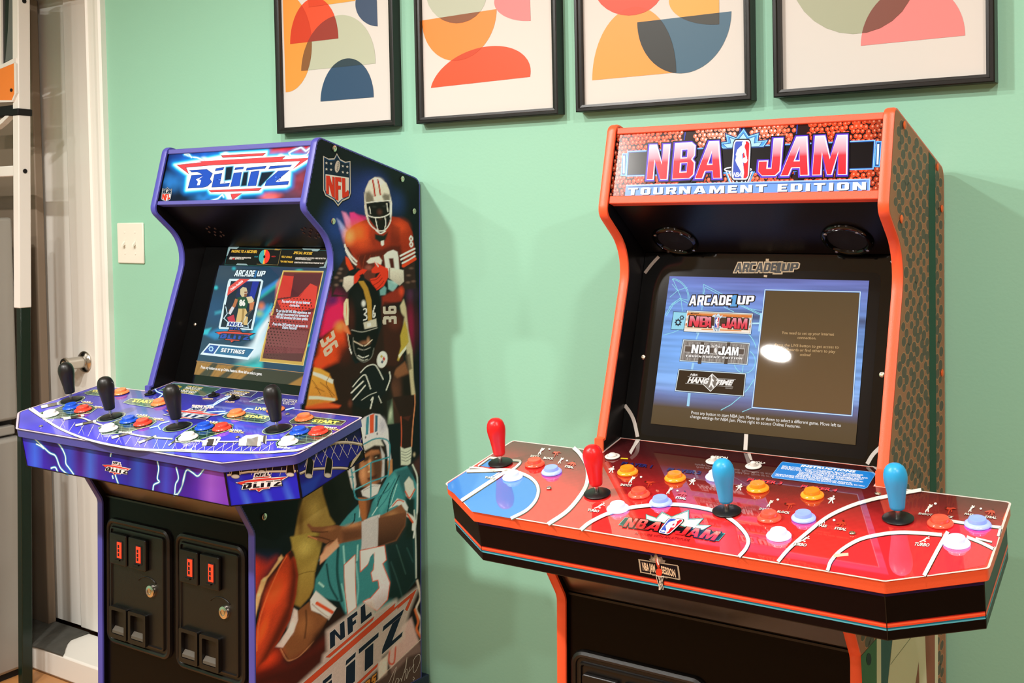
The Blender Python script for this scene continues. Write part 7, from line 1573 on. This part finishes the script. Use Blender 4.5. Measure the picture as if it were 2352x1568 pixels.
    for t, w, col in (('870,180 860,400 900,640', 6, '#14383A'), ('920,180 930,330', 4, '#8CC0BC'), ('1060,200 1050,330', 3, '#9CCCC8'), ('760,300 790,480 860,620', 4, '#143236'), ('1040,360 1060,560 1040,700', 4, '#6EACAC'), ('900,500 930,640 940,740', 3, '#7CB8B4'), ('1390,420 1460,620 1500,760', 3, '#2E4A48'), ('1450,280 1540,560', 2.6, '#3A5652'), ('730,480 690,440', 4, '#A0CCC4'), ('1560,330 1620,470', 3, '#2A4A48')): l(Qd, t, w, col, 1.4, .85)
    p(Qc, '740,1020 880,1050 860,1160 830,1260 790,1280 760,1200', '#9C6038', 2); p(Qc, '830,1060 900,1050 880,1180 835,1250', '#4A2A1C', 5, .8)
    p(Qc, '700,560 790,500 1000,450 1065,540 1060,880 960,1020 860,1050 740,1000 700,780', '#2A1A14', 1.6)
    p(Qc, '765,640 820,580 900,545 985,555 1030,620 1030,800 990,900 900,930 790,920 752,800', '#9C6644', 3); p(Qc, '900,600 1020,590 1030,820 980,900 920,860', '#3E261C', 7, .85); g(Qc, 800, 780, 60, 150, '#D0946A', .8); p(Qc, '800,620 880,600 890,640 815,660', '#2C1A14', 2.5, .9); p(Qc, '930,610 1000,600 1000,640 940,640', '#1C120E', 2.5, .9); g(Qc, 955, 632, 22, 12, '#C8B8A4', .7); g(Qc, 880, 690, 30, 90, '#E0A478', .8); g(Qc, 870, 770, 26, 18, '#F0C098', .8); p(Qc, '850,835 960,815 950,850 860,865', '#4A2018', 2.5, .9)
    p(Qc, '768,215 830,178 920,152 1010,172 1068,240 1108,350 1115,480 1140,700 1100,720 1080,520 1040,450 860,455 800,520', '#C6C0C6', 1.6); g(Qc, 1040, 300, 70, 130, '#A49EAC', .8); g(Qc, 810, 340, 40, 120, '#DAD4D4', .7)
    p(Qc, '800,500 880,440 1010,440 1050,520 940,500 830,540', '#BDB8B0', 2.5)
    p(Qc, '848,186 882,174 868,372 835,376', '#3E7C8C', .9); p(Qc, '890,168 942,158 932,362 886,366', '#C8502E', .9); p(Qc, '955,172 986,184 976,352 946,360', '#345E74', .9); G.poly(Qc(ellp(835, 400, 8, 14)), '#26201E', 1); G.poly(Qc(ellp(974, 380, 8, 14)), '#26201E', 1)
    p(Qc, '620,700 650,600 715,585 700,700 720,880 700,960 665,900 640,790', '#BEB8B4', 1.6); p(Qc, '1010,520 1060,620 1050,860 1010,900 1030,700', '#B4AEB0', 2); p(Qc, '1090,690 1150,680 1150,820 1100,860', '#B07A50', 2)
    p(Qc, '775,955 900,905 1005,930 965,1020 870,1050 790,1010', '#C9C3C4', 1.6); l(Qc, '800,960 900,930 980,940', 1.2, '#8A8486')
    T = '#3D8490'
    for t, w in (('682,750 790,720 890,680 1000,665 1112,652', 3.2), ('690,935 790,910 890,880 990,865 1100,845', 3.2), ('892,685 890,860 884,1042', 3.2), ('640,600 672,760 692,930 725,1030 860,1058 1000,1010 1092,850 1118,650 1108,480 960,430 800,475', 3.2), ('650,790 690,800', 2.4)): l(Qc, t, w, T); 
    l(Qc, '690,748 790,716 890,677', 1.0, '#8CC4C8'); l(Qc, '700,930 790,905 890,876', 1.0, '#8CC4C8')
    l(Qc, '965,1100 990,1050 1100,1000 1180,900', 2.4, '#2F6E78'); l(Qc, '970,1180 1060,1100 1120,1010', 2, '#2F6E78')
    # sleeves, arm, hand
    p(Qc, '1290,960 1350,900 1400,960 1420,1060 1360,1150 1310,1100', '#C6C4BC', 2); l(Qc, '1300,1050 1350,1130 1420,1050', 3, '#C0553C'); l(Qc, '1455,1000 1440,1300 1390,1560', 4, '#C8D0C8', 1.4); l(Qc, '1400,780 1450,900 1455,1010', 3.4, '#C8D0C4', 1.4)
    p(Qc, '1100,1200 1200,1110 1290,1150 1330,1230 1320,1270 1200,1180', '#D8D4CE', 1.6); l(Qc, '1140,1180 1210,1130 1280,1160', 2.6, '#C0553C'); l(Qc, '1300,1290 1390,1370 1390,1470', 8, '#D0CCC4', 1.4); l(Qc, '1320,1300 1385,1400', 4, '#C0502E')
    p(Qc, '175,1190 195,1180 240,1222 335,1240 480,1250 600,1292 800,1262 1000,1252 1100,1230 1250,1180 1312,1285 1290,1420 1180,1552 960,1565 780,1450 560,1445 470,1460 400,1520 330,1568 320,1520 390,1420 300,1370 190,1315 300,1328 320,1300 230,1270', '#83553A', 1.6)
    p(Qc, '990,1400 1200,1330 1300,1300 1290,1420 1180,1552 960,1565', '#4A2C1E', 8, .85); g(Qc, 680, 1290, 180, 40, '#B8845C', .8); g(Qc, 1130, 1270, 110, 70, '#A87850', .8); g(Qc, 420, 1280, 110, 36, '#A8744C', .8); p(Qc, '560,1330 780,1350 780,1440 560,1440', '#5A3624', 6, .8); g(Qc, 400, 1480, 70, 70, '#E0AC90', .9)
    for t, w in (('190,1310 260,1320 340,1350 420,1390', 2), ('230,1265 320,1290 400,1300', 1.6), ('380,1420 440,1400 520,1420', 1.6)): l(Qc, t, w, '#3A2016', 1, .9)
    l(Qc, '190,1300 280,1352', 2.2, '#D89068', 1.2, .8)
    p(Qc, '800,1265 900,1245 992,1240 960,1420 942,1568 765,1555 785,1400', '#BCB6B8', 1.4); g(Qc, 850, 1400, 60, 150, '#D0CACA', .6); l(Qc, '960,1260 930,1400 905,1560', 2.4, '#8E888C', 1.6, .7)
    p(Qd, '1100,0 1280,0 1260,250 1100,240', '#B4AEB0', 1.6); p(Qd, '1270,0 1560,0 1530,120 1440,230 1260,255', '#6E4630', 2, 1, '#3A2218'); p(Qd, '700,220 780,150 860,100 880,170 760,250 700,285', '#D09A7C', 2.5)
    # number 13
    for t in ('930,345 1030,282 1028,480 1035,730 960,765 935,560 930,440', ): p(Qd, t, '#C2512E', 1.2, grow=1.6); p(Qd, t, '#D6CFCB', 1.)
    t3 = '1085,255 1325,262 1340,390 1300,415 1372,600 1345,740 1240,810 1110,700 1180,690 1270,622 1258,545 1205,545 1190,470 1215,450 1222,380 1225,300 1150,390 1085,432'
    p(Qd, t3, '#C2512E', 1.2, grow=1.8); p(Qd, t3, '#D8D0D0', 1., 1, '#C4B4BA'); p(Qd, '1180,330 1215,300 1222,380 1195,440 1160,390', '#3A7C80', 1.4)
    # left sleeve, forearm, football
    p(Qd, '610,560 660,500 850,690 780,775 700,700 610,650', '#D2CBC6', 1.4); l(Qd, '670,605 740,660 810,715', 6.4, '#C4512E', 1.); l(Qd, '625,600 700,680 770,745', 1.4, '#8A7A74')
    p(Qd, '470,640 600,575 620,650 770,760 700,860 600,960 430,1012 360,890', '#7A4E30', 2); g(Qd, 560, 760, 130, 130, '#9A6840', .7); l(Qd, '570,640 575,740 560,860', 3, '#3A2214', 2, .8); l(Qd, '350,890 400,985 440,1005 520,990 640,910', 1.6, '#E0A878', 1.4, .8); p(Qd, '650,860 780,760 870,700 930,760 740,960 560,1000', '#2A120E', 8, .9)
    p(Qd, '300,860 340,830 420,740 460,590 495,620 500,700 460,790 370,885', '#C6BAB6', 1.6); g(Qd, 440, 740, 50, 90, '#DED4CE', .7)
    # the red glow and maroon ground
    g(Qd, 170, 330, 220, 300, '#C83A22', .0)
    p(Qd, '120,820 300,900 420,1020 640,960 760,900 750,1060 480,1260 200,1420 100,1420', '#5E1C14', 14, .95); g(Qd, 210, 930, 220, 120, '#E04A24', .8); p(Qd, '100,1050 450,1050 760,960 1000,900 900,1100 480,1280 100,1420', '#381410', 12, .8); g(Qd, 250, 1250, 220, 160, '#7A2A1C', .6)
    p(Qd, '80,1420 440,1300 440,1568 80,1568', '#2A1410', 12, .9)
    p(Qd, '80,40 330,100 330,180 210,270 100,480', '#18243C', 10, .95); p(Qd, '90,90 230,170 300,150 200,280 150,380 90,520', '#B23828', 14, .9); g(Qd, 110, 200, 90, 140, '#D83C30', .7)
    p(Qd, '430,118 480,200 500,330 485,490 430,680 340,820 230,940 135,992 105,900 120,760 170,560 240,400 330,230 390,140', '#A83E22', 1.8); g(Qd, 300, 420, 130, 240, '#E4582C', 1, 24); g(Qd, 200, 700, 60, 200, '#E8602C', .8, 20); p(Qd, '440,130 500,330 485,490 430,680 340,820 230,940 150,985 260,800 400,560 440,330', '#3A1810', 9, .85); p(Qd, '405,130 440,118 462,160 430,190', '#2A1210', 3, .9)
    p(Qd, '330,160 350,130 370,160 230,300 180,420 130,600 120,800 135,985 105,900 100,600 140,420 180,300 240,270', '#D8A878', 2.2); [g(Qd, x, y, 26, 26, '#E8BE90', .9) for x, y in ((340, 160), (205, 300), (160, 410))]; l(Qd, '150,850 165,640 225,460 330,250 400,150', 1.4, '#E87A48', 1.2, .9)
    # lower right: trousers, lining glow, pale band
    p(Qd, '1500,780 1660,640 1680,900 1600,960 1480,1060', '#241410', 6, .9); p(Qd, '1500,1000 1590,960 1640,1130 1700,1290 1560,1290 1380,1400 1330,1230', '#C8A8A4', 4, .95); l(Qd, '1360,1180 1350,1280 1400,1300 1420,1170', 3.4, '#B84A34', 1.4); p(Qd, '1240,1260 1340,1210 1330,1380 1240,1410', '#D0C0B8', 3)
    l(Qd, '1660,650 1690,800 1640,900 1690,1010 1680,1120 1720,1250', 5, '#D8C8BC', 2, .9); l(Qd, '1630,900 1660,1010 1640,1080 1700,1180', 5, '#E0703C', 2, .9)
    p(Qd, '900,1568 1310,1365 1745,1148 1760,1480 1735,1568', '#57423C', 3, .8); l(Qd, '890,1568 1310,1360 1745,1145', 1.2, '#C8B8AC', .8, cr=False)
    p(Qd, '1665,40 1745,40 1745,1140 1700,1140 1690,640', '#17120F', 5, .7); l(Qd, '1648,0 1655,300 1650,620', 3, '#CDD4CC', 1.4, .8)
    lg = '470,1245 720,1110 735,1050 770,1030 765,860 1150,710 1190,720 1215,830 1430,770 1450,800 1665,715 1560,900 1500,1050 1500,1110 1280,1210 1250,1290 900,1470 700,1560 680,1530 700,1480 620,1568 420,1568 415,1450 180,1425'
    p(Qd, lg, '#C9BCB4', 5, .55, grow=4); p(Qd, lg, '#BBA9A4', 1.6, .55)
    n_ = vnoise(G.p[:, 0] * .9, G.p[:, 1] * .9, 11); G.rgb *= (.90 + .20 * n_)[:, None]
    G.rgb = np.clip(1.75 * G.rgb ** 1.10, 0, .92)
    G.done(0)
    A.glyphs('36', *Qb([(195, 690), (248, 855), (335, 592)]), '#EAD2B8', 2, gap=.12); A.glyphs('36', *Qb([(1018, 566), (1018, 376), (866, 566)]), '#DCCFBE', 2, gap=.14)
    # ---- crisp printed marks
    o = np.array([690 + 178 / 4.019, 310 + 178 / 4.019]); f = lambda a, b: (o[0] + a * 272 / 4.019, o[1] + (b * 524 + a * 14) / 4.019); shield(A, f, 2)
    def V(t, c, k=4, w=1.5): q = Qd(pairs(t)); A.line(q, w * 2 + 1.2, '#DAD2CC', k, closed=True); A.line(q, w * .5, '#16161C', k + 1, closed=True); A.poly(q, c, k + 2)
    for t in ('745,1068 1188,862 1210,852 1196,882 782,1080', '200,1415 492,1275 476,1250 1425,792 1410,832 1650,722 1545,892 1525,872 1582,782 1440,852 1452,832 520,1282 272,1405 392,1458', '692,1535 1242,1256 1230,1286 762,1532'): V(t, '#D9512F', 3, 1.2)
    for t in ('788,1012 786,882 830,862 882,930 880,832 920,815 925,950 886,966 832,902 832,994', '955,942 950,800 1042,765 1046,795 996,816 998,846 1030,832 1032,860 1000,876 1000,922', '1080,882 1080,742 1120,722 1126,830 1180,806 1186,836',
              '430,1600 432,1440 392,1402 642,1290 692,1312 662,1372 692,1402 682,1482 602,1552 500,1600', '720,1252 800,1216 796,1250 716,1286', '720,1302 800,1266 800,1420 900,1376 896,1412 716,1492', '936,1150 1026,1106 1020,1140 930,1186', '936,1202 1020,1162 1015,1340 930,1382',
              '1056,1090 1250,1000 1246,1036 1056,1126', '1116,1112 1196,1076 1190,1250 1110,1288', '1300,962 1512,866 1490,910 1290,1002', '1390,962 1482,920 1382,1110 1492,1062 1480,1096 1280,1192 1286,1150'): V(t, '#182438', 5, 1.3)
    A.poly(Qd('530,1432 590,1402 582,1436 548,1456'), '#C0B0AC', 9); A.poly(Qd('520,1490 585,1462 560,1540 525,1550'), '#C0B0AC', 9)
    A.glyphs('LEGENDS', *Qd([(800, 1585), (1210, 1408), (812, 1510)]), '#5A2A10', 8, grow=.08, gap=.2); A.glyphs('LEGENDS', *Qd([(800, 1585), (1210, 1408), (812, 1510)]), '#D8903A', 9, gap=.2)
    for t in ('1320,1475 1340,1500 1352,1550 1345,1560', '1330,1470 1380,1390 1420,1340 1400,1400 1352,1540', '1400,1480 1420,1440 1440,1450 1425,1490 1460,1450 1470,1480', '1470,1470 1510,1370 1530,1290 1500,1480', '1490,1420 1530,1390 1520,1470 1560,1380 1545,1420 1590,1380 1600,1330 1640,1300 1665,1310 1660,1370 1610,1440 1590,1420 1600,1370', '1060,1568 1100,1530 1160,1505 1205,1515 1215,1550', '1590,1475 1600,1490 1590,1505 1585,1490'):
        A.line(Qd(crom(pairs(t), 4)), .9, '#E4DAD0', 10)
    A.build('side_art', M['side_print'], s.side)
side_L(L_)
# ------------------------------------------------------------------ lights: ceiling cans of the room, plus two added fill lamps
def can_or_fill(x, y, pw, size=.13, col=(1, .965, .915)):
    l = bpy.data.lights.new('ceiling_can_or_fill', 'AREA'); l.shape = 'DISK'; l.size = size; l.energy = pw; l.color = col
    o = bpy.data.objects.new('ceiling_can_or_fill', l); COL.objects.link(o); o.location = (x, y, ZC - .004); o.rotation_euler = (0, 0, 0); return o
can_or_fill(-.67, -1.71, 46, .10)
can_or_fill(-.1, -1.15, 15, .09)
can_or_fill(1.05, -1.15, 14, .09)
can_or_fill(-1.34, -1.70, 15, .10)
can_or_fill(1.95, -1.72, 28, .10)
can_or_fill(-.32, -2.57, 18, .11)
can_or_fill(1.05, -3.2, 22)  # added fill lamp, no known fixture there
can_or_fill(-1.5, -2.9, 17)  # added fill for the left side, not a known fixture
w = bpy.data.worlds.new('world'); bpy.context.scene.world = w; w.use_nodes = True
w.node_tree.nodes['Background'].inputs['Color'].default_value = (1, .96, .9, 1); w.node_tree.nodes['Background'].inputs['Strength'].default_value = .0
vs = bpy.context.scene.view_settings
vs.view_transform = 'Standard'; vs.look = 'None'; vs.exposure = 0.0; vs.gamma = 1.0; vs.use_curve_mapping = False
